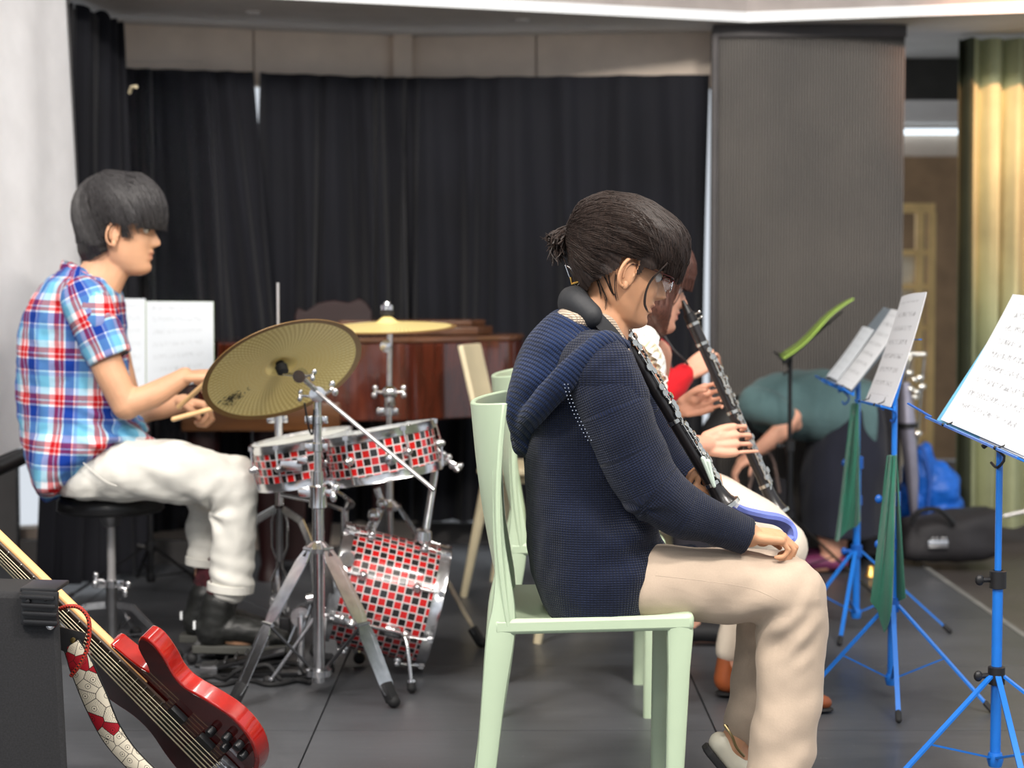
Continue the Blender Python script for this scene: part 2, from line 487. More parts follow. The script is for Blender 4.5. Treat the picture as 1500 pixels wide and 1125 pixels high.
# hall ceiling with lamp boxes, left wall
ceil = struct(MB().box((0.3, 1.6, 4.02), (7.2, 10.6, .04)).build('ceiling', M['soffit'], None, False), 'hall ceiling over the players')
wl = struct(MB().box((-2.12, 5.2, 1.0), (.1, 2.95, 2.1)).build('wall_left', M['darkwall'], None, False))
# glass door in the far left corner
dr = struct(MB().box((-2.07, 7.02, .98), (.05, .05, 1.9)).build('door_1', M['trimwhite'], None, False))
MB().box((-1.99, 6.98, 1.0), (.22, .05, 2.0)).build('door_frame', M['darkwall'], dr, False)
MB().box((-2.07+.45, 7.02, .045), (.9, .05, .09)).build('door_frame', M['darkwall'], dr, False)
MB().box((-2.07+.45, 7.03, 1.0), (.9, .006, 1.82)).build('door_pane', GL.m, dr, False)

# ---- curtains
def curtain(name, top, bot, z1, z0, nfold, amp, mat, label, seed=0, wfn=None, jag=0, parent=None, nu=None, topgather=.35, pinch=None):
    rnd = random.Random(seed)
    ph = [rnd.uniform(0, 6.28) for _ in range(8)]; fr = [nfold*q for q in (1, 1.63, .47, 2.7)]
    top = [V(q) for q in top]; bot = [V(q) for q in bot]
    T, _ = catmull(top, [0]*len(top), 12); Bt, _ = catmull(bot, [0]*len(bot), 12)
    def pick(L, u):
        x = u*(len(L)-1); i = min(int(x), len(L)-2); return L[i].lerp(L[i+1], x-i)
    def fn(u, v):
        a = pick(T, u); b = pick(Bt, u)
        c = a.lerp(b, v); a2 = pick(T, min(1, u+.01))-pick(T, max(0, u-.01))
        nn = V((-a2.y, a2.x, 0)).normalized() if a2.length > 0 else V((0,1,0))
        f = sum(wt*sin(2*pi*fq*u+p+.5*sin(3*v+p)) for wt, fq, p in ((.6, fr[0], ph[0]), (.3, fr[1], ph[1]), (.3, fr[2], ph[2]), (.12, fr[3], ph[3])))
        f = math.copysign(abs(f)**.8, f)
        g = amp*(topgather+(1-topgather)*min(1, v*1.6))
        z = z1+(z0-z1)*v
        if jag: z += jag*(noise.noise(V((u*14, seed, 0))))*(1-v)**3
        sl = .5*amp*sin(2*pi*nfold*.5*u+ph[4]+2.2*v)
        t2 = a2.normalized() if a2.length else V((1,0,0))
        return V((c.x, c.y, 0)) + nn*(f*g) + t2*sl*.8 + V((0, 0, z))
    nu = nu or int(nfold*16)
    mb = MB(); mb.grid(nu, 26, fn, .004)
    o = mb.build(name, mat, parent)
    return o
zt = lambda px_y, d: CAMH+(YH-px_y)*d/FPX
ca = curtain('black_curtain', [A0+V((-.02,0,0)), lp(A0, A1, .44)+V((0,-.02,0))], [A0+V((-.02,-.03,0)), lp(A0, A1, .59)+V((0,-.05,0))], 1.895, .11, 5.5, .045, M['black_curtain'], '', 3)
tag(ca, 'black stage curtain left of the thin gap of daylight behind the drummer', 'curtain', 'black curtains round the stage')
cb = curtain('black_curtain', [lp(A0, A1, .475), lp(A0, A1, .8), A1+V((-.03,-.03,0)), A1+V((.08,-.03,0)), lp(A1, A2, .5), lp(A1, A2, .984)],
             [lp(A0, A1, .45)+V((0,.03,0)), lp(A0, A1, .8), A1+V((-.03,-.03,0)), A1+V((.08,-.03,0)), lp(A1, A2, .5), lp(A1, A2, .984)], 1.895, .11, 14, .052, M['black_curtain'], '', 11)
tag(cb, 'wide black stage curtain behind the piano and the seated women', 'curtain', 'black curtains round the stage')
c3 = curtain('black_curtain', [(-1.56, 6.36, 0), (-1.53, 6.6, 0), (-1.50, 6.85, 0), (-1.47, 7.0, 0)],
             [(-1.64, 6.36, 0), (-1.53, 6.36, 0), (-1.43, 6.46, 0), (-1.34, 6.76, 0)], 2.05, .03, 7, .03, M['black_curtain'], '', 21, jag=.06, topgather=.8)
tag(c3, 'bunched black side curtain hanging beside the white screen', 'curtain', 'black curtains round the stage')
hk = MB().tube([P(190,136,6.6), P(193,128,6.58), P(200,127,6.56)], .006, 8, 3).build('curtain_hook', M['cream'], None)
tag(hk, 'small pale hook on the edge of the bunched side curtain', 'hook')
# daylight slit on the right needs a slim white jamb


# ---- ribbed grey folding door
N = Nodes('ribbed_door'); vec = N.coord()
nz = N.noise(vec, 2.2, 4); N.color(N.ramp(nz, [(.3, (96, 93, 90)), (.7, (114, 109, 104))])); N.set(.55, 0, .4); M['ribbed'] = N.m
M['ribdark'] = simple('ribbed_door_shade', (66, 62, 62), .6)
xa, xb, yd = (1042-750)/2700*7.24, (1321-750)/2700*7.24, 7.24
fd = thing('folding_door', 'tall grey ribbed folding door between the black curtain and the green curtain', 'door', (xa, yd, 0))
mb = MB(); nrib = 66; pts = []
for k in range(nrib*4+1):
    t = k/(nrib*4); x = xa+.02+(xb-xa-.02)*t; ph_ = (k % 4)
    pts.append((x, yd - (.013 if ph_ in (1, 2) else 0)))
vs = []; fs = []
for (x, y) in pts: vs += [(x, y, .01), (x, y, 2.052)]
for k in range(len(pts)-1): fs.append((2*k, 2*k+2, 2*k+3, 2*k+1))
mb.add(vs, fs); o = mb.build('ribbed_sheet', M['ribbed'], fd, False)
mb = MB().box(((xa+xb)/2, yd+.045, 1.03), (xb-xa, .07, 2.04)); mb.build('door_core', M['ribdark'], fd, False)
MB().box((xa+.006, yd-.012, 1.035), (.026, .04, 2.05), bev=.008).build('door_edge', M['ribdark'], fd)
MB().box(((xa+xb)/2, yd-.012, 2.05), (xb-xa, .03, .045)).build('head_rail', M['ribdark'], fd)

# ---- room beyond, seen through the gap
rb = struct(MB().box((2.9, 11.2, 1.2), (2.5, .1, 2.4)).build('wall_far', simple('far_wall', (150, 122, 92), .8), None, False), 'brown wall of the room beyond')
o = struct(MB().box((2.6, 10.1, 2.0), (2.0, 1.9, .05)).build('ceiling', M['soffit'], None, False), 'ceiling of the room beyond')
struct(MB().box((2.15, 8.2, 2.115), (1.0, .06, .06)).build('trim_3', M['wallband'], None, False), 'beige lintel over the gap')
struct(MB().box((2.15, 8.35, 1.995), (1.0, .05, .20)).build('wall_lintel', M['darkwall'], None, False), 'dark lintel beyond the folding door')
lamp = Nodes('lamp_tube'); lamp.color(lin((240,245,250))); lamp.b.inputs['Emission Color'].default_value = lin((225,240,250)); lamp.b.inputs['Emission Strength'].default_value = 2.2
tl = thing('ceiling_lamp', 'white tube lamp in the room beyond the folding door', 'lamp', P(1345, 193, 10.6))
q = P(1345, 193, 10.6)
MB().box((q.x, q.y, q.z), (1.2, .03, .03), bev=.008).build('tube', lamp.m, tl)
MB().box((q.x, q.y+.05, q.z-.075), (1.3, .05, .12)).build('housing', M['wallband'], tl)
sh = thing('wooden_shelf', 'pale wooden shelf frame with paper panels in the room beyond', 'shelf', (2.05, 9.7, 0))
wd = simple('pale_pine', (226, 190, 128), .5)
x0, x1 = P(1300,500,9.7).x, P(1366,500,9.7).x
zz = lambda py: P(1340, py, 9.7).z
for px in (1305, 1345, 1362): q = P(px, 500, 9.7); MB().box((q.x, 9.7, .72), (.04, .05, 1.44)).build('upright', wd, sh, False)
for py in (305, 370, 420, 480, 560, 640): MB().box(((x0+x1)/2, 9.7, zz(py)), (x1-x0, .045, .03 if py > 305 else .05)).build('shelf_rail', wd, sh, False)
MB().box(((P(1308,500,9.7).x+P(1340,500,9.7).x)/2, 9.72, .62), (.13, .02, 1.24)).build('paper_panel', simple('panel_paper', (240, 228, 208), .8), sh, False)

# ---- green curtain at the right
GT = [(1.845, 7.50, 0), (2.0, 7.50, 0), (2.5, 7.46, 0), (3.2, 7.40, 0)]
def green(u, v):
    x = 1.865+1.3*u; w_ = .097
    z = 2.06+(.075-2.06)*v
    ph_ = 2*pi*(x-1.90)/w_*(1-.12*v*0) + .5*sin(3*x)
    # pinch pleats at the top relax into round folds
    fold = .052*(1-abs(sin(ph_/2))**1.2*1.9)+.006*sin(ph_*2.3+1+v*1.5)
    fold *= (.55+.55*min(1, v*2.5))
    dx = .02*sin(ph_*.5+1.3*v)*v
    return V((x+dx, 7.53+fold-.05*u, z))
mb = MB(); mb.grid(240, 24, green, .003)
gc = mb.build('green_curtain', M['green_curtain'], None)
tag(gc, 'pleated light green curtain at the right, lit warm along its folds', 'curtain')
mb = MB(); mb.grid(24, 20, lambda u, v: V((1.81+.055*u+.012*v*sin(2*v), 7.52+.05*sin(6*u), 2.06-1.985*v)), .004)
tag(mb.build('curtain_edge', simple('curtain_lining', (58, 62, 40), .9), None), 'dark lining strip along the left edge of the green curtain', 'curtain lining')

# ---- projection screen on the left
sc0 = [P(-140, 730, 5.0), P(131, 612, 6.25), P(96, -30, 6.25), P(-170, -60, 5.0)]
sr = thing('projection_screen', 'large white projection screen hanging at the left edge', 'projection screen', (sc0[1].x, sc0[1].y, sc0[1].z))
def scr(u, v):
    a = sc0[0].lerp(sc0[1], u); b = sc0[3].lerp(sc0[2], u); p = a.lerp(b, v)
    return p + V((.006*sin(9*u+2*v)+.003*sin(23*u-v*3), .0, 0))
mb = MB(); mb.grid(30, 20, scr, .003); mb.build('screen_cloth', M['screen'], sr)
a = sc0[0]+V((0,0,-.03)); b = sc0[1]+V((0,0,-.03)); MB().tube([a, b], .026, 14).build('bottom_bar', M['black_plastic'], sr)
MB().tube([sc0[3]+V((0,0,.03)), sc0[2]+V((0,0,.03))], .03, 14).build('top_case', M['black_plastic'], sr)
mb = MB(); mb.bar(sc0[1]+V((.004,-.004,0)), sc0[2]+V((.004,-.004,0)), .006, .006); mb.build('black_border', M['black_plastic'], sr)
# ================================================================== PIANO
N = Nodes('piano_wood'); vec = N.coord(scale=(1, 1, 5)); nz = N.noise(N.coord(scale=(6, 6, .7)), 5, 5, .6)
N.color(N.ramp(nz, [(.25, (44, 17, 11)), (.55, (84, 36, 22)), (.8, (108, 54, 34))])); N.set(.16, 0, .6, coat=.8); M['piano'] = N.m
N = Nodes('piano_key_side'); nz = N.noise(N.coord(scale=(1, 1, 8)), 6, 5, .6)
N.color(N.ramp(nz, [(.3, (74, 44, 22)), (.7, (104, 66, 34))])); N.set(.3, 0, .5); M['piano_bed'] = N.m
M['piano_dark'] = simple('piano_dark', (36, 12, 12), .45)
pw = thing('grand_piano', 'brown polished grand piano behind the drum kit', 'piano', (-.95, 6.75, 0))
zt_, zb_ = .862, .585
X_ = lambda px, d: (px-750)/FPX*d
# outline: keyboard end on the left, curved side towards the camera
out = [(X_(318, 6.55), 6.55), (X_(520, 6.50), 6.50), (X_(600, 6.52), 6.52), (X_(668, 6.62), 6.62), (X_(722, 6.72), 6.72), (X_(752, 6.80), 6.80), (X_(766, 6.92), 6.92), (X_(760, 7.04), 7.04), (X_(735, 7.10), 7.10), (X_(470, 7.1), 7.1), (X_(318, 7.08), 7.08)]
oo, _ = catmull([V((x, y, 0)) for x, y in out[1:9]], [0]*8, 4)
outl = [out[0]] + [(q.x, q.y) for q in oo] + out[9:]
MB().prism(outl, (0,0,zb_), (1,0,0), (0,1,0), (0,0,1), zt_-zb_).build('case', M['piano'], pw, True, bevel=.006)
cx = sum(q[0] for q in outl)/len(outl); cy = sum(q[1] for q in outl)/len(outl)
lid = [(cx+(x-cx)*1.02, cy+(y-cy)*1.03) for x, y in outl]
lidc = [q for q in lid if q[0] > X_(455, 6.6)]
M['piano_lid'] = simple('piano_lid', (92, 60, 40), .25, var=.25, nscale=4, coat=.5)
MB().prism(lidc, (0,0,zt_), (1,0,0), (0,1,0), (0,0,1), .02).build('lid', M['piano_lid'], pw, True, bevel=.005)
fl_ = [(X_(500,6.75), 6.68), (X_(700,6.8), 6.74), (X_(722, 6.9), 6.86), (X_(700,7.05), 7.05), (X_(500,7.05), 7.08)]
MB().prism(fl_, (0,0,zt_+.022), (1,0,0), (0,1,0), (0,0,1), .03).build('folded_lid', M['piano_lid'], pw, True, bevel=.005)
MB().prism([(x*.96+.03*0-.03, y+.02) for x, y in fl_], (0,0,zt_+.053), (1,0,0), (0,1,0), (0,0,1), .022).build('folded_lid', M['piano_lid'], pw, True, bevel=.005)
MB().box(((X_(268,6.55)+X_(500,6.55))/2, 6.79, .60), (X_(500,6.55)-X_(268,6.55), .60, .10), bev=.008).build('key_bed', M['piano_bed'], pw)
MB().box(((X_(268,6.55)+X_(322,6.55))/2, 6.53, .70), (X_(322,6.55)-X_(268,6.55), .09, .16), bev=.02).build('cheek_block', M['piano'], pw)
k0, k1 = X_(272,6.6), X_(318,6.6)
for i in range(26):
    y = 6.60+i*.0225; MB().box(((k0+k1)/2, y, .665), (k1-k0, .021, .018)).build('key', M['paper'], pw, False)
MB().box((X_(330,6.9), 6.9, .79), (.02, .62, .14)).build('fall_board', M['piano_dark'], pw)
# carved music desk
q0, q1 = X_(432, 6.85), X_(545, 6.85)
pr = [(0, 0), (1, 0), (1.0, .085), (.93, .115), (.84, .135), (.7, .118), (.5, .128), (.3, .118), (.14, .085), (.04, .10), (0, .075)]
MB().prism([(q0+(q1-q0)*a, b+zt_+.02) for a, b in pr], (0, 6.85, 0), (1,0,0), (0,0,1), (0,1,0), .03).build('music_desk', M['piano_dark'], pw, True, bevel=.005)
for px, yy in ((272+24, 6.60), (392, 6.62), (470, 7.05)):
    x = X_(px, yy)
    MB().lathe([(.045, 0), (.04, .03), (.03, .06), (.035, .10), (.05, .3), (.062, .5), (.068, .59)], (x, yy, 0), seg=12).build('leg', M['piano_dark'], pw)
MB().box((X_(415, 6.8), 6.8, .32), (.16, .04, .55), bev=.01).build('pedal_lyre', M['piano_dark'], pw)
x = X_(560, 7.0); MB().lathe([(.04, 0), (.03, .06), (.05, .4), (.062, .59)], (x, 7.0, 0), seg=12).build('leg', M['piano_dark'], pw)

# ================================================================== MUSIC STANDS AND SHEETS
def sheet_mat(name, rows=9, base=(214, 217, 221), ink=(70, 70, 76), seed=0., title=True, margin=.1, faint=1.0):
    N = Nodes(name); a = N.n('ShaderNodeAttribute', attribute_name='cuv'); sp_ = N.n('ShaderNodeSeparateXYZ'); N.l(a.outputs['Vector'], sp_.inputs[0])
    u, v = sp_.outputs[0], sp_.outputs[1]
    r = N.math('FRACT', N.math('MULTIPLY', v, float(rows)))
    inband = N.math('MULTIPLY', N.math('GREATER_THAN', r, .30), N.math('LESS_THAN', r, .66))
    ins = N.math('MULTIPLY', N.math('MULTIPLY', N.math('GREATER_THAN', u, margin), N.math('LESS_THAN', u, 1-margin*1.6)), N.math('MULTIPLY', N.math('GREATER_THAN', v, .06), N.math('LESS_THAN', v, .92)))
    l5 = N.math('FRACT', N.math('MULTIPLY', N.math('SUBTRACT', r, .30), 5/.36))
    line = N.math('LESS_THAN', l5, .22)
    mp = N.n('ShaderNodeMapping'); mp.inputs['Scale'].default_value = (46, rows*2.6, 1); mp.inputs['Location'].default_value = (seed, seed, 0); N.l(a.outputs['Vector'], mp.inputs[0])
    nz = N.noise(mp.outputs[0], 1, 2, .7)
    notes = N.math('GREATER_THAN', nz, .56)
    inkf = N.math('MULTIPLY', N.math('MULTIPLY', inband, ins), N.math('MAXIMUM', N.math('MULTIPLY', line, .45), notes), clamp=True)
    inkf = N.math('MULTIPLY', inkf, .8*faint)
    N.color(N.mix(inkf, lin(base), lin(ink))); N.set(.6, 0, .3)
    return N.m
M['sheet'] = sheet_mat('printed_music', 10, seed=1.3, faint=.62, margin=.13); M['sheet2'] = sheet_mat('printed_music_b', 8, seed=7.7, faint=.7); M['sheet_faint'] = sheet_mat('printed_music_faint', 7, seed=4.1, faint=.3, base=(204, 210, 216))
M['plastic_sleeve'] = simple('clear_sleeve', (222, 232, 240), .15, var=.01)
M['film_blue'] = simple('blue_folder', (112, 182, 218), .3); M['film_green'] = simple('green_folder', (146, 178, 72), .4); M['film_grey'] = simple('grey_folder', (120, 132, 142), .3, var=.05)
def desk_frame(bn, bf, tn, tf):
    """bottom near, bottom far, top near, top far -> point(u: near->far, v: bottom->top, out)"""
    bn, bf, tn, tf = V(bn), V(bf), V(tn), V(tf)
    nrm = (bf-bn).cross(tn-bn).normalized()
    if nrm.x > 0: nrm = -nrm
    return (lambda u, v, h=0.: (bn.lerp(bf, u)).lerp(tn.lerp(tf, u), v) + nrm*h), nrm
def paper(name, fr, u0, u1, v0, v1, h, mat, label, cat, group=None, curl=.006, flip=False, edge=None, parent=None):
    mb = MB()
    def fn(a, b):
        return fr(u1+(u0-u1)*a, v1+(v0-v1)*b, h + curl*sin(pi*a)*.5 + curl*(1-b)**2*1.5)
    mb.grid(8, 12, fn, .0016); o = mb.build(name, mat, parent)
    if parent is None: tag(o, label, cat, group)
    return o
def music_stand(ctr, desk_pt, fr, yaw, label, blue=True, hub=.245, foot=.30, zlow=.045, knobs=(.30, .52), group='folding music stands', desk=True, legr=.008, down=.17, parts=True):
    mt = M['blue'] if blue else M['black_metal']; mk = M['blue_dark'] if blue == 1 else M['black_plastic']
    t = thing('music_stand', label, 'music stand', (ctr[0], ctr[1], 0), group)
    x, y = ctr; zt2 = desk_pt.z
    MB().tube([(x, y, zlow), (x, y, knobs[1]+.02)], .0115, 12).build('lower_tube', mt, t)
    MB().tube([(x, y, knobs[1]), (x, y, zt2-.03), (desk_pt.x, desk_pt.y, zt2)], .0075, 10).build('upper_tube', mt, t)
    for z in (hub, knobs[1]):
        mb = MB().lathe([(.012, -.02), (.018, -.018), (.018, .018), (.012, .02)], (x, y, z), seg=14)
        c = mb.build('clamp', mk, t)
        MB().tube([(x-.015, y, z), (x-.036, y-.005, z)], [.006, .006], 8).sph((x-.04, y-.006, z), (.010, .008, .012), 8, 6).build('wing_bolt', mk, c)
    if blue == 1:
        z = (hub+knobs[1])/2+.02
        c = MB().lathe([(.012, -.016), (.016, -.014), (.016, .014), (.012, .016)], (x, y, z), seg=14).build('clamp', mk, t)
        MB().tube([(x-.015, y, z), (x-.036, y-.005, z)], [.006, .006], 8).sph((x-.04, y-.006, z), (.010, .008, .012), 8, 6).build('wing_bolt', mk, c)
    for k in range(3):
        a = yaw[k] if isinstance(yaw, (list, tuple)) else yaw + 2*pi*k/3; dx, dy = cos(a), sin(a)
        p0 = V((x+dx*.016, y+dy*.016, hub)); p1 = V((x+dx*foot, y+dy*foot, .012))
        l = MB().bar(p0, p1, .012, .005, up=(dx, dy, 0)).build('leg', mt, t)
        MB().tube([p1+(p0-p1).normalized()*.015, p1-(p0-p1).normalized()*.006], .008, 8, round_ends=True).build('rubber_foot', M['black_rubber'], l)
        pm = p0.lerp(p1, .52); MB().bar(pm, V((x+dx*.012, y+dy*.012, zlow+.01)), .008, .004, up=(dx, dy, 0)).build('brace', mt, t)
    MB().lathe([(.014, -.015), (.018, 0), (.014, .015)], (x, y, zlow+.005), seg=12).build('base_collar', mt, t)
    if desk:
        mb = MB()
        mb.bar(fr(-.02, 0, -.004), fr(1.02, 0, -.004), .006, .010); mb.bar(fr(-.03, -.02, .03), fr(1.03, -.02, .03), .004, .005)
        for u in (0, .3, .7, 1): mb.bar(fr(u, -.01, -.004), fr(u, -.02, .032), .005, .004)
        mb.build('desk_ledge', mt, t, False)
        mb = MB()
        mb.bar(fr(.05, 0, -.006), fr(.55, .8, -.006), .008, .003); mb.bar(fr(.95, 0, -.006), fr(.45, .8, -.006), .008, .003)
        mb.bar(fr(.5, 0, -.007), fr(.5, .85, -.007), .008, .004); mb.bar(fr(.08, .62, -.008), fr(.92, .62, -.008), .008, .003)
        mb.build('desk_frame', mt, t, False)
        mb = MB(); mb.tube([fr(.5, -.03, -.01), desk_pt, fr(.5, .08, -.02)], .006, 8); mb.tube([fr(.5,.0,-.012), fr(.40, -.02, -.04), fr(.42, -.10, -.045), fr(.48, -.09, -.04)], .003, 6, 3)
        mb.build('tilt_bracket', mk, t)
        for u in (.2, .8):
            mb = MB().tube([fr(u, -.02, .03), fr(u+.015, .03, .012), fr(u+.03, .07, .010)], .0018, 6, 3).sph(fr(u, -.02, .032), .004, 8, 6)
            mb.build('page_holder', M['black_metal'], t)
    return t
# stand with single curled sheet (in the middle)
fr2, n2 = desk_frame((.942, 4.55, .767), (.950, 4.92, .757), (1.045, 4.55, 1.045), (1.062, 4.92, 1.03))
c2 = ((1312-750)/FPX*4.73, 4.73)
music_stand(c2, V((c2[0]-.012, 4.73, .80)), fr2, [radians(200), radians(322), radians(262)], 'blue folding music stand with one tall printed sheet and a green cloth on its knob', 1, foot=.27)
paper('sheet_music', fr2, 0.0, 1.0, .0, 1.0, .006, M['sheet2'], 'tall printed music sheet on the blue stand in the middle, curling at the foot', 'sheet music', 'music on the stands', .012)
# stand behind it with open folder
fr1, n1 = desk_frame((1.012, 5.48, .748), (.996, 5.86, .763), (1.195, 5.48, .972), (1.185, 5.86, .995))
c1 = ((1258-750)/FPX*5.68, 5.68)
music_stand(c1, V((c1[0], 5.68, .77)), fr1, [radians(215), radians(345), radians(250)], 'blue folding music stand farther back holding an open grey folder', 1, foot=.28)
mb = MB(); mb.grid(10, 8, lambda a, b: fr1(1-a, 1-b, .004), .003); tag(mb.build('music_folder', M['film_grey'], None), 'translucent grey folder open on the farther blue stand', 'folder')
paper('sheet_music', fr1, -.02, .52, .02, .98, .009, M['sheet2'], 'printed page on the near half of the grey folder', 'sheet music', 'music on the stands', .01)
paper('sheet_music', fr1, .56, .96, .05, .70, .009, M['sheet_faint'], 'smaller pale page on the far half of the grey folder', 'sheet music', 'music on the stands', .008)
# stand at the right edge
fr3, n3 = desk_frame((1.030, 3.66, .722), (.960, 4.12, .765), (1.205, 3.66, 1.02), (1.136, 4.12, 1.042))
c3_ = ((1467-750)/FPX*3.87, 3.87)
music_stand(c3_, V((c3_[0]-.01, 3.87, .752)), fr3, [radians(212), radians(330), radians(268)], 'blue folding music stand with black knobs at the right edge, holding a light blue folder', 2, hub=.245, foot=.36, knobs=(.3, .45), zlow=.06)
mb = MB(); mb.grid(10, 8, lambda a, b: fr3(1.02-1.06*a, 1.0-b, .004), .004); tag(mb.build('music_folder', M['film_blue'], None), 'light blue plastic folder standing on the right stand', 'folder')
paper('sheet_music', fr3, .02, .96, .012, .985, .010, M['sheet'], 'wide printed music page in the light blue folder', 'sheet music', 'music on the stands', .012)
paper('sheet_music', fr3, -.06, .5, -.0, .6, .0065, M['sheet_faint'], 'page showing behind the front page of the light blue folder', 'sheet music', 'music on the stands', .002)
mb = MB(); mb.bar(fr3(1.03, .0, .02), fr3(1.20, .01, .05), .006, .003); tag(mb.build('spring_clip', M['blue_dark'], None), 'dark blue clip at the far end of the right stand ledge', 'clip')
# far black stand with green folder seen edge on
fr4, n4 = desk_frame(P(1150,528,6.34), P(1143,523,6.62), P(1253,440,6.34), P(1243,443,6.62))
c4 = ((1158-750)/FPX*6.48, 6.48)
music_stand(c4, V((c4[0], 6.48, .80)), fr4, [radians(180), radians(322), radians(75)], 'thin black music stand with a green folder by the bending person', 0, foot=.33, knobs=(.3, .50), legr=.006)
mb = MB(); mb.grid(10, 8, lambda a, b: fr4(1-a, 1-b, .008+.008*sin(2*pi*b)), .006); tag(mb.build('music_folder', M['film_green'], None), 'lime green folder seen edge-on on the thin black stand', 'folder')
# black stand behind the drummer with two white pages
fr5, n5 = desk_frame((-1.42, 6.35, .70), (-1.02, 6.42, .70), (-1.46, 6.42, 1.03), (-1.025, 6.48, 1.02))
c5 = ((217-750)/FPX*6.37, 6.37)
def fr5(u, v, h=0.):
    a = P(172, 575, 6.2).lerp(P(314, 556, 6.2), u); b = P(172, 441, 6.28).lerp(P(313, 442, 6.28), u); return a.lerp(b, v) + V((0, -h, 0))
music_stand(c5, P(217, 575, 6.3), fr5, [radians(330), radians(215), radians(110)], 'black tripod music stand behind the drummer with two white pages', 0, foot=.30, hub=.16, knobs=(.3, .45))
mb = MB(); mb.grid(6, 6, lambda a, b: fr5(a, b, .0), .004); tag(mb.build('music_folder', M['film_green'], None), 'green-edged folder behind the white pages by the drummer', 'folder')
def pg(u0, u1, v0, v1, h, mt, lab):
    mb = MB(); mb.grid(8, 8, lambda a, b: fr5(u0+(u1-u0)*a, v1+(v0-v1)*b, h+.01*sin(pi*a)), .002); tag(mb.build('sheet_music', mt, None), lab, 'sheet music', 'music behind the drummer')
pg(0.0, .295, .0, 1.03, .008, M['sheet_faint'], 'white page half hidden behind the drummer')
pg(.305, 1.0, -.02, 1.0, .008, M['sheet_faint'], 'wide white page between the drummer and the cymbal')

# green cloths hanging from the stands
def cloth(name, top, bots, mat, label, d, seed=0):
    rnd = random.Random(seed)
    def fn(u, v):
        t = top[0].lerp(top[1], u)
        k = u*(len(bots)-1); i = min(int(k), len(bots)-2); b = bots[i].lerp(bots[i+1], k-i)
        p = t.lerp(b, v)
        return p + V((.004*sin(9*u+3*v), .022*sin(8.5*u+seed)*(v**.7)+.01*sin(15*u+4*v), 0))
    mb = MB(); mb.grid(28, 24, fn, .0022); o = mb.build(name, mat, None); tag(o, label, 'cloth', 'green cloths hanging on music stands'); return o
M['gcloth'] = simple('green_felt', (36, 104, 84), .9, bump=.3, bscale=300, sheen=.3)
d = 4.70; cloth('cleaning_cloth', [P(1300, 668, d), P(1313, 666, d)], [P(1276, 882, d), P(1290, 895, d-.02), P(1292, 925, d), P(1305, 880, d-.03), P(1312, 886, d+.02), P(1328, 876, d)], M['gcloth'], 'green cloth hanging on the middle blue stand', d, 1)
d = 5.62; cloth('cleaning_cloth', [P(1247, 592, d), P(1258, 590, d)], [P(1221, 790, d), P(1230, 793, d-.02), P(1240, 778, d), P(1252, 772, d+.02), P(1261, 762, d)], M['gcloth'], 'green cloth hanging on the farther blue stand', d, 4)

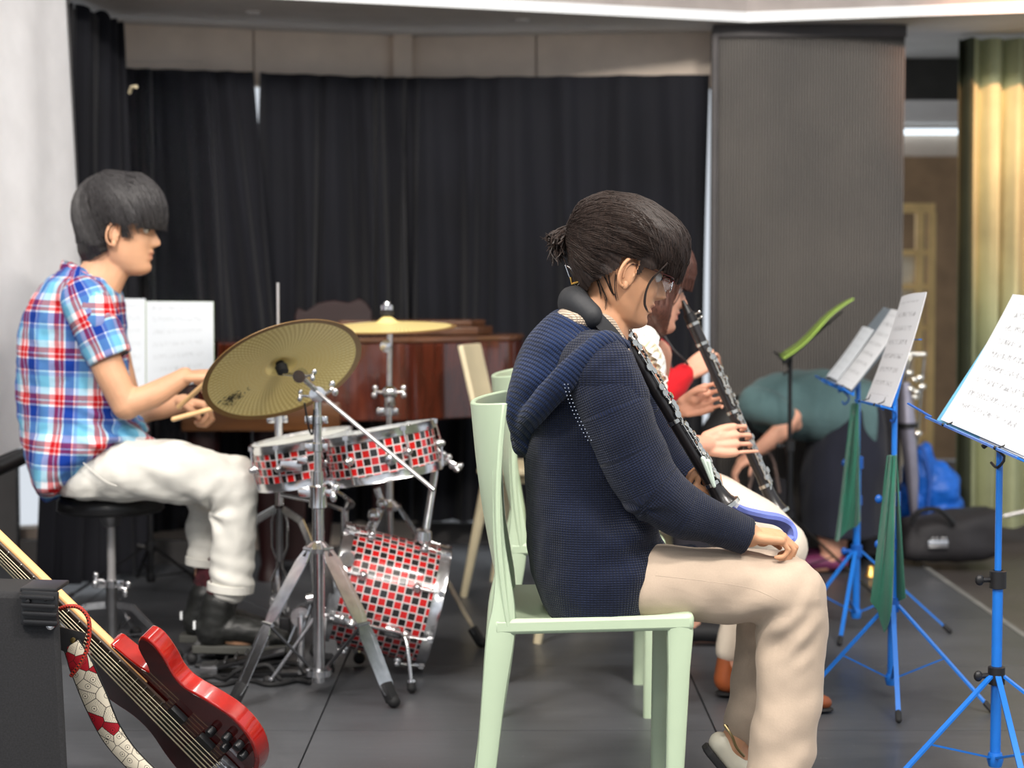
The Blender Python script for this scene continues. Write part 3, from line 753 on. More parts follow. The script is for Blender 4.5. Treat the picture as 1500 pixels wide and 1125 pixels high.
# ================================================================== CHAIRS
def chair_parts(t, mt, thick=1.0):
    W_ = .205
    # seat: slab with a dipped top, rolled rim and front edge
    def seat_top(u, v):
        x = .045+.385*u; y = -W_+2*W_*v; e = (2*v-1)
        dip = .022*(1-e**4)*(sin(pi*min(1, u*1.05))**.6 if 0 < u < 1 else 0)
        return V((x, y, .437+.010*u-dip))
    mb = MB(); nu, nv = 16, 18
    top = [[seat_top(i/nu, j/nv) for j in range(nv+1)] for i in range(nu+1)]
    vs = []; fs = []
    for i in range(nu+1):
        for j in range(nv+1): vs.append(top[i][j])
    for i in range(nu+1):
        for j in range(nv+1):
            p = top[i][j]; rim = (i in (0, nu)) or (j in (0, nv)); vs.append(V((p.x, p.y, .437+.010*i/nu-(.034 if rim else .030))))
    N0 = (nu+1)*(nv+1); idx = lambda i, j: i*(nv+1)+j
    for i in range(nu):
        for j in range(nv):
            fs.append((idx(i,j), idx(i+1,j), idx(i+1,j+1), idx(i,j+1))); fs.append((N0+idx(i,j), N0+idx(i,j+1), N0+idx(i+1,j+1), N0+idx(i+1,j)))
    for i in range(nu):
        fs.append((idx(i,0), N0+idx(i,0), N0+idx(i+1,0), idx(i+1,0))); fs.append((idx(i,nv), idx(i+1,nv), N0+idx(i+1,nv), N0+idx(i,nv)))
    for j in range(nv):
        fs.append((idx(0,j), idx(0,j+1), N0+idx(0,j+1), N0+idx(0,j))); fs.append((idx(nu,j), N0+idx(nu,j), N0+idx(nu,j+1), idx(nu,j+1)))
    mb.add(vs, fs); mb.build('seat', mt, t, True, bevel=.009)
    # backrest: one curved shell whose sides sweep forward
    def back(u, v):
        e = 2*u-1; z = .42+.43*v
        xc = .070-.066*v**1.15-.012*sin(pi*v)
        wing = (.006+.060*v**1.4)
        ww = W_*(1.0+.02*v)
        return V((xc+wing*abs(e)**2.6, e*ww, z-.010*(1-e*e)*v))
    mb = MB(); mb.grid(22, 16, back, .011); mb.build('backrest', mt, t, True, bevel=.003)
    for s in (-1, 1):
        y = s*(W_-.016)
        # rear post and leg in one sweep
        mb = MB()
        prof = [(.0, .0, .034, .030), (.018, .12, .038, .030), (.034, .28, .046, .031), (.048, .40, .056, .032), (.054, .46, .044, .028), (.052, .52, .030, .022), (.044, .60, .022, .018), (.040, .72, .016, .013)]
        pts, _ = catmull([V((a, 0, b)) for a, b, c, d in prof], [0]*len(prof), 4)
        cw, _ = catmull([V((c, d, 0)) for a, b, c, d in prof], [0]*len(prof), 4)
        vs = []; fs = []; n = len(pts)
        for p, q in zip(pts, cw):
            for k in range(12):
                a = 2*pi*k/12; cx_ = math.copysign(abs(cos(a))**.6, cos(a)); cy_ = math.copysign(abs(sin(a))**.6, sin(a))
                vs.append(V((p.x+cx_*q.x/2+.012, y+cy_*q.y/2, p.z)))
        for i in range(n-1):
            for k in range(12): fs.append((i*12+k, i*12+(k+1) % 12, (i+1)*12+(k+1) % 12, (i+1)*12+k))
        fs.append(tuple(reversed(range(12)))); fs.append(tuple((n-1)*12+k for k in range(12)))
        mb.add(vs, fs); mb.build('rear_leg', mt, t)
        prof = [(.392, 0, .030), (.396, .15, .036), (.402, .34, .044), (.404, .41, .052), (.398, .436, .056)]
        mb = MB(); vs = []; fs = []; n = len(prof)
        for (a_, b_, c_) in prof:
            for k in range(12):
                a = 2*pi*k/12; cx_ = math.copysign(abs(cos(a))**.6, cos(a)); cy_ = math.copysign(abs(sin(a))**.6, sin(a))
                vs.append(V((a_+cx_*c_/2, y+cy_*.032/2, b_)))
        for i in range(n-1):
            for k in range(12): fs.append((i*12+k, i*12+(k+1) % 12, (i+1)*12+(k+1) % 12, (i+1)*12+k))
        fs.append(tuple(reversed(range(12)))); fs.append(tuple((n-1)*12+k for k in range(12)))
        mb.add(vs, fs); mb.build('front_leg', mt, t)
ch1 = thing('plastic_chair', 'mint green plastic chair under the woman in the navy cardigan', 'chair', (0, 0, 0), 'mint green plastic chairs')
chair_parts(ch1, M['gchair'])
ch1.location = (-.082, 3.69, 0)
dup(ch1, (-.052, 4.71, 0), 0, 'mint green plastic chair behind, under the woman in the white frilled top', 'mint green plastic chairs')
ch3 = thing('cream_chair', 'empty cream chair standing in front of the piano', 'chair', (0, 0, 0), 'cream chairs')
# cream chair: plank back, flat seat, four tapered legs
MB().box((.20, 0, .435), (.36, .36, .022), bev=.009).build('seat', M['cream'], ch3)
mb = MB(); mb.grid(10, 10, lambda u, v: V((.03-.10*v+.006*(2*u-1)**2, (2*u-1)*(.105), .44+.42*v)), .018); mb.build('backrest', M['cream'], ch3, True, bevel=.005)
for sx, sy in ((0, -1), (0, 1), (1, -1), (1, 1)):
    xt = .05 if sx == 0 else .35; xb = -.03 if sx == 0 else .38
    MB().tube([(xb, sy*.17, 0), (xt, sy*.135, .43)], [.013, .021], 12).build('leg', M['cream'], ch3)
MB().box((.20, 0, .408), (.30, .26, .034), bev=.006).build('seat_rail', M['cream'], ch3)
ch3.location = (X_(705, 6.45)+.02, 6.42, 0); ch3.rotation_euler = (0, 0, radians(-17))
dup(ch3, (X_(800, 5.7), 5.62, 0), radians(0), 'cream chair under the player in the red sweater', 'cream chairs')

# ================================================================== DRUM KIT
N = Nodes('checker_wrap'); a = N.n('ShaderNodeAttribute', attribute_name='cuv'); s_ = N.n('ShaderNodeSeparateXYZ'); N.l(a.outputs['Vector'], s_.inputs[0])
pch = .0218
cu = N.math('DIVIDE', s_.outputs[0], pch); cv = N.math('DIVIDE', s_.outputs[1], pch)
fu, fv = N.math('FRACT', cu), N.math('FRACT', cv)
par = N.math('MODULO', N.math('ADD', N.math('FLOOR', cu), N.math('FLOOR', cv)), 2.0); par = N.math('ABSOLUTE', par)
sq = N.mix(par, lin((196, 18, 18)), lin((26, 26, 26)))
line = N.math('MAXIMUM', N.math('LESS_THAN', fu, .14), N.math('LESS_THAN', fv, .14))
N.color(N.mix(line, sq, lin((214, 206, 206)))); N.set(.2, 0, .5, coat=.7); M['checker'] = N.m
M['head'] = simple('drum_head', (222, 226, 222), .45, var=.01)
def drum(name, label, o, axis, R, depth, lugs=6, heads=('head', 'head'), group='drums of the kit', hoop=.013, lugoff=0, rods=True):
    o = V(o); z = V(axis).normalized(); t = thing(name, label, 'drum', o, group)
    ref = V((0, -1, 0)); x = (ref - z*ref.dot(z)).normalized(); y = z.cross(x)
    def uv(p):
        q = p-o; return (atan2(q.dot(y), q.dot(x))*R+5*pch*40, q.dot(z)+pch*40)
    nseg = max(24, int(round(2*pi*R/pch)))
    seg = 72
    mb = MB(); mb.lathe([(R*.97, -depth/2), (R, -depth/2+.002), (R, 0), (R, depth/2-.002), (R*.97, depth/2)], o, z, seg, ref=ref)
    mb.build('shell', M['checker'], t, True, uvfn=uv)
    for s in (-1, 1):
        h = s*depth/2
        mt = M['head'] if heads[0 if s < 0 else 1] == 'head' else M['black_plastic']
        prof = [(R*.6, h+s*.002), (R*.96, h+s*.002), (R*1.0, h)] if s > 0 else [(R*1.0, h), (R*.96, h+s*.002), (R*.6, h+s*.002)]
        MB().lathe(prof, o, z, 48, ref=ref).build('drum_head', mt, t)
        c = o+z*(h-s*.002); ring = []
        mb = MB(); w_ = hoop
        pr = [(R*1.005, -w_), (R*1.035, -w_), (R*1.035, w_*.6), (R*1.05, w_), (R*1.005, w_), (R*1.005, -w_)]
        vs = []; fs = []; sg = 64
        for (r_, hh) in pr[:-1]:
            for k in range(sg):
                a_ = 2*pi*k/sg; vs.append(c + z*(hh*s) + (x*cos(a_)+y*sin(a_))*r_)
        for i in range(5):
            for k in range(sg):
                j = (i+1) % 5; fs.append((i*sg+k, i*sg+(k+1) % sg, j*sg+(k+1) % sg, j*sg+k))
        mb.add(vs, fs); mb.build('hoop', M['chrome'], t)
    for k in range(lugs):
        a_ = 2*pi*(k+.5)/lugs+lugoff; dr_ = x*cos(a_)+y*sin(a_)
        for s in (-1, 1):
            if depth < .13 and s < 0: continue
            hz = s*depth*.27 if depth >= .13 else 0
            mb = MB().lathe([(.004, 0), (.013, .002), (.013, .010), (.008, .016), (.003, .018)], o+z*hz+dr_*R, dr_, 12)
            mb.sph(o+z*hz+dr_*(R+.015), .010, 10, 6)
            l = mb.build('lug', M['chrome'], t)
            e = o+z*(s*(depth/2+.004))+dr_*(R*1.04)
            mb = MB().tube([o+z*hz+dr_*(R+.013), e], .0032, 8); mb.box(e, (.014, .014, .012)); mb.build('tension_rod', M['chrome'], l)
        if depth < .13:
            e = o-z*(depth/2+.004)+dr_*(R*1.04); MB().tube([o+dr_*(R+.013), e], .0032, 8).build('tension_rod', M['chrome'], t)
    return t, (o, x, y, z)

def chrome_tripod(t, ctr, hub, spread, angs, mt='chrome', width=.022, foot=True, zlow=.05, double=True):
    x, y = ctr
    for a in angs:
        dx, dy = cos(a), sin(a); nrm = V((-dy, dx, 0))
        p0 = V((x+dx*.03, y+dy*.03, hub)); p1 = V((x+dx*(.03+.30*(spread-.03)), y+dy*(.03+.30*(spread-.03)), hub*.80)); p2 = V((x+dx*spread, y+dy*spread, .035))
        pm = p0.lerp(p2, .52) + V((dx, dy, 0))*.012
        mb = MB()
        for s in ((-1, 1) if double else (0,)):
            w0 = nrm*(s*width*.25); w1 = nrm*(s*width*.62); w2 = nrm*(s*width*.3)
            mb.bar(p0+w0, p0.lerp(pm, .18)+w1, .003, .013, up=nrm); mb.bar(p0.lerp(pm, .18)+w1, p0.lerp(pm, .85)+w1, .003, .013, up=nrm)
            mb.bar(p0.lerp(pm, .85)+w1, pm+w2, .003, .013, up=nrm); mb.bar(pm+w2, pm.lerp(p2, .15)+w1, .003, .013, up=nrm)
            mb.bar(pm.lerp(p2, .15)+w1, pm.lerp(p2, .86)+w1*.9, .003, .013, up=nrm); mb.bar(pm.lerp(p2, .86)+w1*.9, p2+w2, .003, .013, up=nrm)
        mb.bar(p0.lerp(pm, .1), pm, width*1.1, .0025, up=(dx, dy, 0)); mb.bar(pm, p2, width*1.1, .0025, up=(dx, dy, 0))
        mb.tube([pm-nrm*width*.7, pm+nrm*width*.7], .005, 8); mb.tube([p0-nrm*width*.5, p0+nrm*width*.5], .006, 8)
        l = mb.build('leg', M[mt], t, False)
        MB().bar(pm, V((x+dx*.02, y+dy*.02, zlow+.01)), .016, .004, up=(dx, dy, 0)).build('brace', M['grey_metal'], t, False)
        if foot:
            d_ = (p2-p0).normalized()
            MB().bar(p2-d_*.03, p2+d_*.022, .030, .026, up=(dx, dy, 0), bev=.006).sph(V((p2.x+dx*.014, p2.y+dy*.014, .017)), (.017, .017, .016), 10, 8).build('rubber_foot', M['black_rubber'], l)
    mb = MB().lathe([(.014, -.014), (.034, -.010), (.036, .002), (.022, .014), (.015, .02)], (x, y, hub), seg=18); mb.build('hub', M[mt], t)
    MB().lathe([(.014, -.01), (.034, -.008), (.034, .008), (.014, .012)], (x, y, zlow), seg=18).build('base_collar', M[mt], t)

def wing(o, axis, r=.006, mt='chrome', parent=None, name='wing_nut'):
    axis = V(axis).normalized(); s = axis.orthogonal().normalized()
    mb = MB().tube([o, V(o)+axis*.02], r*.8, 8).lathe([(r*.8, 0), (r*1.3, .004), (r, .012)], V(o)+axis*.014, axis, 10)
    for k in (-1, 1): mb.sph(V(o)+axis*.024+s*k*r*2.2, (r*1.3, r*.8, r*1.7), 8, 6)
    return mb.build(name, M[mt], parent)

def clamp(t, c, r=.018, name='memory_lock'):
    c = V(c); mb = MB().lathe([(r*.8, -.012), (r, -.010), (r, .010), (r*.8, .012)], c, (0,0,1), 14)
    mb.box(c+V((-r*1.6, 0, 0)), (r*1.5, .022, .022), bev=.003); mb.box(c+V((r*1.4, 0, 0)), (r*1.0, .016, .020), bev=.003)
    return mb.build(name, M['chrome'], t)

N = Nodes('cymbal_brass'); a = N.n('ShaderNodeAttribute', attribute_name='cuv'); s_ = N.n('ShaderNodeSeparateXYZ'); N.l(a.outputs['Vector'], s_.inputs[0])
rr, th = s_.outputs[0], s_.outputs[1]
# hammered dots on crossing spirals; plain rim and bell
k1 = N.math('SINE', N.math('ADD', N.math('MULTIPLY', th, 84.0), N.math('MULTIPLY', rr, 34.0)))
k2 = N.math('SINE', N.math('SUBTRACT', N.math('MULTIPLY', rr, 90.0), N.math('MULTIPLY', th, 84.0)))
dots = N.math('MULTIPLY', N.math('MULTIPLY_ADD', k1, .5, .5), N.math('MULTIPLY_ADD', k2, .38, .62))
band = N.math('MULTIPLY', N.math('GREATER_THAN', rr, .20), N.math('LESS_THAN', rr, .925))
dots = N.math('MULTIPLY', dots, band)
nz = N.noise(N.coord(), 6, 3)
base = N.ramp(nz, [(.3, (246, 220, 136)), (.7, (252, 230, 156))])
rim = N.math('GREATER_THAN', rr, .93)
col = N.mix(N.math('MULTIPLY', N.math('POWER', dots, 2.0), .9), base, lin((244, 232, 176))); col = N.mix(rim, col, lin((138, 106, 62)))
col = N.mix(N.math('MULTIPLY', N.math('LESS_THAN', dots, .25), N.math('MULTIPLY', band, .30)), col, lin((140, 112, 58)))
N.color(col); N.set(.42, .10, .5); N.bump(dots, .3, .001); M['cymbal'] = N.m
def cymbal(name, label, o, axis, R, group='cymbals', bell=.2, bow=.055, parent=None, mark=False):
    o = V(o); z = V(axis).normalized()
    t = thing(name, label, 'cymbal', o, group) if parent is None else parent
    prof = []
    for k in range(25):
        r = k/24; h = -bow*R*1.5*(r**1.6)
        if r < bell: h += .11*R*(cos(r/bell*pi)*.5+.5)
        prof.append((max(r*R, .004), h))
    full = prof + [(r, h-.0018) for r, h in reversed(prof)]
    x = z.orthogonal().normalized(); y = z.cross(x)
    def uv(p):
        q = p-o; a_, b_ = q.dot(x), q.dot(y); return (sqrt(a_*a_+b_*b_)/R, atan2(b_, a_))
    mb = MB(); mb.lathe(full, o, z, 96, ref=x); mb.build('cymbal_plate' if parent is None else name, M['cymbal'], t, True, uvfn=uv)
    if mark:
        rnd = random.Random(5); mb = MB()
        dr0 = (P(338, 576, 4.6)-V((0, 0, CAMH))).normalized(); cc = V((0, 0, CAMH)); c = cc + dr0*((o-cc).dot(z)/dr0.dot(z))
        ux = (P(360, 560, 4.6)-P(325, 580, 4.6)).normalized(); ux = (ux-z*ux.dot(z)).normalized(); uy = z.cross(ux)
        for k in range(60):
            a_ = c + ux*rnd.gauss(0, .018) + uy*rnd.gauss(0, .008); a_ = a_ - z*(.0165)
            dd = (ux*rnd.uniform(-1, 1)+uy*rnd.uniform(-1, 1)).normalized()*rnd.uniform(.004, .012)
            mb.bar(a_, a_+dd, .0014, .0008, up=z)
        mb.build('scribbled_mark', M['black_plastic'], t, False)
    return t
# -- crash cymbal and its boom stand (in front)
cz = P(411, 535, 4.74)
# plate seen from below and the side: major axis 122 px, minor about 58 px, tilted 22 deg
nrm = V((-.36, .58, .85)); nrm = V((-.30, -.62, .72)).normalized()
maj = V((cos(radians(20)), 0, sin(radians(20))))
view = (cz-V((0,0,CAMH))).normalized()
perp = maj.cross(view).normalized(); perp = perp if perp.z > 0 else -perp
nrm = (perp*0.845 + view*0.53).normalized()
cymbal('crash_cymbal', 'large tilted golden crash cymbal in front of the drummer, its underside towards us', cz, nrm, .2124, mark=True)
st = thing('cymbal_stand', 'chrome boom cymbal stand in front of the kit, holding the tilted crash cymbal', 'cymbal stand', (P(469, 1000, 4.76).x, 4.76, 0), 'cymbal stands')
sx, sy = P(467, 900, 4.76).x, 4.76
zz = lambda py, d=4.76: P(467, py, d).z
MB().tube([(sx, sy, .035), (sx, sy, zz(690))], .0155, 16).build('lower_tube', M['chrome'], st)
MB().tube([(sx, sy, zz(690)), (sx, sy, zz(585))], .0105, 14).build('upper_tube', M['chrome'], st)
MB().lathe([(.016, 0), (.024, .004), (.022, .03), (.024, .058), (.016, .062)], (sx, sy, zz(745)), seg=18).build('collar', M['chrome'], st)
clamp(st, (sx, sy, zz(722)), .022); clamp(st, (sx, sy, zz(615)), .014); clamp(st, (sx, sy, zz(655)), .014)
wing((sx+.02, sy, zz(722)), (1, -.2, 0), .007, parent=st)
mb = MB().lathe([(.01, -.022), (.021, -.02), (.021, .02), (.01, .022)], (sx+.002, sy-.004, zz(577)), (0,1,0), 18); mb.sph((sx, sy, zz(577)), .021, 12, 8); mb.build('boom_tilter', M['chrome'], st)
wing((sx+.022, sy-.01, zz(575)), (1, -.1, .6), .0065, parent=st); wing((sx-.02, sy-.01, zz(580)), (-1, -.1, .1), .005, parent=st)
M['whiterod'] = simple('satin_rod', (190, 188, 188), .3, metal=.6)
MB().tube([P(462, 572, 4.74), P(634, 716, 4.62)], .0055, 12).build('boom_arm', M['whiterod'], st)
MB().tube([P(630, 712.6, 4.62), P(636, 717.6, 4.615)], .007, 12).build('boom_tip', M['chrome'], st)
a0, a1, a2 = P(466, 574, 4.75), P(440, 550, 4.68), P(411, 527, 4.62)
mb = MB().tube([a0, a1], .008, 12); mb.lathe([(.006, -.012), (.017, -.012), (.017, .012), (.006, .012)], a1, (.2, 1, .2), 18); mb.build('ratchet_tilter', M['chrome'], st)
wing(a1+V((.012, -.01, .0)), (1, -.3, .1), .005, parent=st)
MB().tube([a1, cz-nrm*.028], .0045, 10).build('cymbal_rod', M['chrome'], st)
MB().lathe([(.010, -.034), (.0155, -.03), (.0165, -.012), (.0125, -.008), (.011, 0)], cz+nrm*.008, nrm, 20).build('cymbal_felt', M['black_rubber'], st)
MB().tube([P(446, 590, 4.72), P(452, 625, 4.73), P(458, 636, 4.74), P(460, 600, 4.74)], .0025, 6, 3).build('retaining_wire', M['black_metal'], st)
chrome_tripod(st, (sx, sy), zz(803), .235, [radians(215), radians(-35), radians(90)], width=.036, zlow=zz(985))

# -- second cymbal stand at the back with a flat cymbal
bx, by = P(570, 700, 5.45).x, 5.45
z2 = lambda py: P(570, py, 5.45).z
st2 = thing('cymbal_stand', 'straight chrome cymbal stand behind the rack tom, under the flat cymbal', 'cymbal stand', (bx, by, 0), 'cymbal stands')
MB().tube([(bx, by, .05), (bx, by, z2(640))], .0125, 14).build('lower_tube', M['chrome'], st2)
MB().tube([(bx, by, z2(640)), (bx+.004, by, z2(488))], .0085, 12).build('upper_tube', M['chrome'], st2)
clamp(st2, (bx, by, z2(603)), .015); clamp(st2, (bx, by, z2(640)), .013)
mb = MB().sph((bx+.003, by, z2(575)), (.024, .018, .022), 12, 8).lathe([(.012, -.02), (.018, -.01), (.013, .02)], (bx+.003, by, z2(588)), seg=14); mb.build('clamp', M['chrome'], st2)
wing((bx+.02, by, z2(575)), (1, 0, .1), .0065, parent=st2); wing((bx-.018, by, z2(575)), (-1, 0, .1), .0065, parent=st2)
mb = MB().lathe([(.006, -.016), (.018, -.014), (.018, .014), (.006, .016)], (bx-.006, by-.01, z2(507)), (0,1,0), 16); mb.build('ratchet_tilter', M['chrome'], st2)
MB().tube([(bx+.002, by, z2(500)), (bx-.004, by, z2(458))], .004, 8).build('cymbal_rod', M['chrome'], st2)
MB().lathe([(.008, 0), (.020, .003), (.021, .014), (.014, .017)], (bx-.004, by, z2(463)), seg=16).build('cymbal_felt', M['black_rubber'], st2)
MB().lathe([(.006, 0), (.019, .002), (.019, .016), (.011, .018), (.009, .026)], (bx-.004, by, z2(455)), seg=16).build('wing_nut', M['chrome'], st2)
cymbal('ride_cymbal', 'flat golden cymbal on the stand behind the rack tom', (bx-.004, by, z2(472)), V((-.02, -.06, 1)), .205, bow=.05)
chrome_tripod(st2, (bx, by), z2(742), .27, [radians(-14), radians(225), radians(110)], width=.022, zlow=z2(860))

# -- hi-hat
hx, hy = P(409, 700, 5.25).x, 5.25
z3 = lambda py: P(409, py, 5.25).z
hh = thing('hi_hat_stand', 'chrome hi-hat stand with a bare rod rising behind the tilted cymbal', 'hi-hat stand', (hx, hy, 0))
MB().tube([(hx, hy, z3(740)), (hx, hy, z3(575))], .0125, 14).build('upper_tube', M['chrome'], hh)
MB().tube([(hx, hy, z3(575)), (hx, hy, z3(414))], .0042, 10).build('pull_rod', M['whiterod'], hh)
clamp(hh, (hx, hy, z3(614)), .014)
mb = MB()
for s in (-1, 1):
    pth = [(s*.012, 745), (s*.022, 765), (s*.022, 800), (s*.008, 820), (s*.008, 832), (s*.024, 850), (s*.022, 900), (s*.016, 945)]
    mb.tube([(hx+a_, hy, z3(b_)) for a_, b_ in pth], .0035, 8)
mb.build('frame_rod', M['chrome'], hh)
MB().tube([(hx, hy, z3(745)), (hx, hy, z3(822))], .011, 12).build('spring_tube', M['grey_metal'], hh)
MB().box((hx, hy, .075), (.06, .05, .09), bev=.006).build('pedal_housing', M['black_metal'], hh)
for a_ in (radians(-25), radians(205), radians(100)):
    dx, dy = cos(a_), sin(a_)
    p0 = V((hx+dx*.012, hy+dy*.012, z3(745))); pk = V((hx+dx*.07, hy+dy*.07, z3(760))); p1 = V((hx+dx*.26, hy+dy*.26, .02))
    mb = MB(); mb.bar(p0, pk, .020, .008, up=(-dy, dx, 0)); mb.bar(pk, p1, .018, .007, up=(-dy, dx, 0)); l = mb.build('leg', M['chrome'], hh, False)
    MB().sph(p1, .017, 10, 8).build('rubber_foot', M['black_rubber'], l)
    MB().bar(pk.lerp(p1, .5), V((hx, hy, z3(905))), .010, .004, up=(dx, dy, 0)).build('brace', M['chrome'], hh, False)
cymbal('hi_hat_cymbal', 'upper hi-hat cymbal partly hidden behind the crash cymbal', (hx, hy, z3(548)), V((0, -.02, 1)), .163, group='hi-hat pair')
cymbal('hi_hat_cymbal', 'lower hi-hat cymbal just under the upper one', (hx, hy, z3(560)), V((0, .02, -1)), .163, group='hi-hat pair')
MB().lathe([(.01, 0), (.012, .03)], (hx, hy, z3(545)), seg=12).build('hi_hat_clutch', M['chrome'], hh)

# -- bass drum, rack tom, snare
bc = P(563, 871, 5.06)
bax = V((.965, .07, -.235)).normalized()
bd, fb = drum('bass_drum', 'small bass drum in red and black checks lying on its side', bc, bax, .165, .275, 8, ('black', 'head'), hoop=.015)
o, x, y, z = fb
for s, pts in (('near', [P(500, 907, 4.92), P(572, 925, 4.86), P(592, 932, 4.82), P(598, 960, 4.80), P(603, 1008, 4.78)]), ('rear', [P(470, 893, 4.9), P(392, 1003, 4.88)])):
    l = MB().tube(pts, .0055, 10, 3 if s == 'near' else 0).build('spur', M['chrome'], bd)
    e = pts[-1]; dd = (pts[-1]-pts[-2]).normalized()
    MB().tube([e-dd*.012, V((e.x, e.y, max(.014, e.z)))+dd*.0], [.012, .013], 12, round_ends=True).build('rubber_foot', M['black_rubber'], l)
    MB().lathe([(.005, -.004), (.013, -.003), (.013, .004), (.005, .005)], e-dd*.018, dd, 12).build('foot_collar', M['chrome'], l)
for pp in (P(500, 907, 4.90), P(575, 925, 4.90)):
    mb = MB().sph(pp, .016, 10, 8).lathe([(.014, -.02), (.018, -.008), (.012, .0), (.018, .008), (.012, .02)], pp, z, 12); mb.build('spur_bracket', M['chrome'], bd)
mb = MB().lathe([(.010, -.01), (.021, -.01), (.021, .03), (.014, .03)], P(513, 820, 4.93), V((-.2,-1,.2)), 16); mb.build('tom_mount', M['chrome'], bd)
# tom holder post and L-arm to the rack tom
mb = MB().tube([P(622, 790, 5.05), P(637, 690, 5.1)], .0105, 12); mb.lathe([(.018, -.02), (.026, -.01), (.022, .015), (.014, .02)], P(620, 785, 5.04), (0.1, -.1, 1), 14)
mb.build('tom_post', M['chrome'], bd)
mb = MB().tube([P(545, 770, 5.15), P(560, 740, 5.2), P(552, 715, 5.2)], .011, 12); mb.sph(P(548, 755, 5.15), .02, 10, 8); mb.sph(P(560, 738, 5.18), .018, 10, 8); mb.build('tom_arm', M['chrome'], bd)
# fan of little clamps at the right of the rack tom
mb = MB(); rnd = random.Random(3)
for k in range(13):
    t_ = k/12; p_ = P(634+38*t_+rnd.uniform(-5, 5), 655+32*t_+rnd.uniform(-7, 7), 5.06)
    mb.sph(p_, rnd.uniform(.006, .011), 10, 6)
mb.tube([P(632, 650, 5.08), P(672, 690, 5.05)], .007, 10); mb.tube([P(640, 668, 5.06), P(668, 680, 5.04)], .005, 8)
mb.build('multi_clamp', M['chrome'], bd)
tax = V((-.17, .03, .975)).normalized()
rt, fr_ = drum('rack_tom', 'shallow rack tom in red and black checks right of the cymbal stand', P(560, 664, 5.0), tax, .150, .118, 6, hoop=.011)
o, x, y, z = fr_
MB().lathe([(.004, 0), (.016, .003), (.018, .016), (.008, .024)], P(573, 672, 4.86), V((0, -1, .1)), 14).build('lug_bracket', M['chrome'], rt)
for px, py in ((606, 640), (629, 640), (494, 655), (602, 620)):
    pass
for px, py in ((601, 632), (626, 628)): MB().tube([P(px, py+18, 4.95), P(px-2, py-8, 4.95)], .006, 8, round_ends=True).build('hoop_claw', M['chrome'], rt)
sn_ax = V((-.17, -.03, .97)).normalized()
sn, fs_ = drum('snare_drum', 'small snare drum in red and black checks beside the drummer\'s knee', P(447, 672, 5.12), sn_ax, .140, .108, 8, hoop=.012)
o, x, y, z = fs_
mb = MB().box(o+V((-.02, -.150, -.005)), (.06, .018, .03), bev=.004).box(o+V((.01, -.155, .01)), (.03, .014, .02), bev=.003); mb.build('snare_strainer', M['chrome'], sn)
ss = thing('snare_stand', 'low chrome snare stand under the snare drum', 'drum stand', (P(500, 800, 5.22).x, 5.22, 0))
q = P(505, 800, 5.22)
MB().tube([(q.x, q.y, .06), (q.x, q.y, P(505, 745, 5.22).z)], .011, 12).build('tube', M['chrome'], ss)
for k, (ax_, ay_) in enumerate(((-.13, -.04), (.06, -.1), (.0, .12))):
    MB().tube([(q.x, q.y, P(505, 748, 5.22).z), (q.x+ax_*.5, q.y+ay_*.6, P(505, 735, 5.22).z), (q.x+ax_-.05, q.y+ay_, P(505, 722, 5.22).z)], .006, 8, 3).build('basket_arm', M['chrome'], ss)
for a_ in (20, 140, 260):
    dx, dy = cos(radians(a_)), sin(radians(a_)); MB().tube([(q.x+dx*.015, q.y+dy*.015, .22), (q.x+dx*.21, q.y+dy*.21, .012)], .006, 8).build('leg', M['chrome'], ss)

# -- pedals under the drummer's shoes, with their cables
def pedal(o, L, ang, label, group):
    t = thing('drum_pedal', label, 'drum pedal', o, group)
    R = Matrix.Rotation(ang, 3, 'Z'); T = lambda a, b, c: V(o)+R @ V((a, b, c))
    MB().box(T(L/2, 0, .008), (L, .085, .012), R, .003).build('base_plate', M['black_metal'], t)
    a = radians(12); Rt = R @ Matrix.Rotation(-a, 3, 'Y')
    MB().box(T(L*.42, 0, .045), (L*.74, .078, .010), Rt, .003).build('foot_board', M['black_metal'], t)
    mb = MB()
    for k in range(6): mb.box(T(L*(.12+.1*k), 0, .034+.0105*k), (.006, .07, .006), Rt)
    mb.build('tread_rib', M['grey_metal'], t, False)
    MB().box(T(.02, 0, .020), (.05, .088, .028), R, .006).build('heel_plate', M['grey_metal'], t)
    for s in (-1, 1): MB().bar(T(L*.93, s*.045, .01), T(L*.93, s*.045, .17), .012, .014, bev=.002).build('post', M['chrome'], t)
    MB().tube([T(L*.93, -.05, .16), T(L*.93, .05, .16)], .007, 10).build('axle', M['chrome'], t)
    mb = MB().lathe([(.01, -.01), (.028, -.01), (.028, .01), (.01, .01)], T(L*.93, 0, .16), R @ V((0,1,0)), 16)
    mb.tube([T(L*.9, 0, .15), T(L*.80, 0, .08)], .004, 8); mb.build('cam', M['chrome'], t)
    return t
pd1 = pedal((P(298, 960, 5.02).x, 5.00, 0), .29, radians(4), 'kick pedal under the drummer\'s near shoe', 'drum pedals')
b0 = P(440, 915, 5.0)
MB().tube([P(443, 925, 5.0), P(458, 880, 5.0)], .004, 8).lathe([(.006, -.018), (.018, -.016), (.018, .016), (.006, .018)], P(459, 876, 5.0), (1, 0, .2), 14).build('beater', M['chrome'], pd1)
pd2 = pedal((P(298, 935, 5.28).x, 5.27, 0), .24, radians(-2), 'hi-hat foot pedal behind the kick pedal', 'drum pedals')
rnd = random.Random(9)
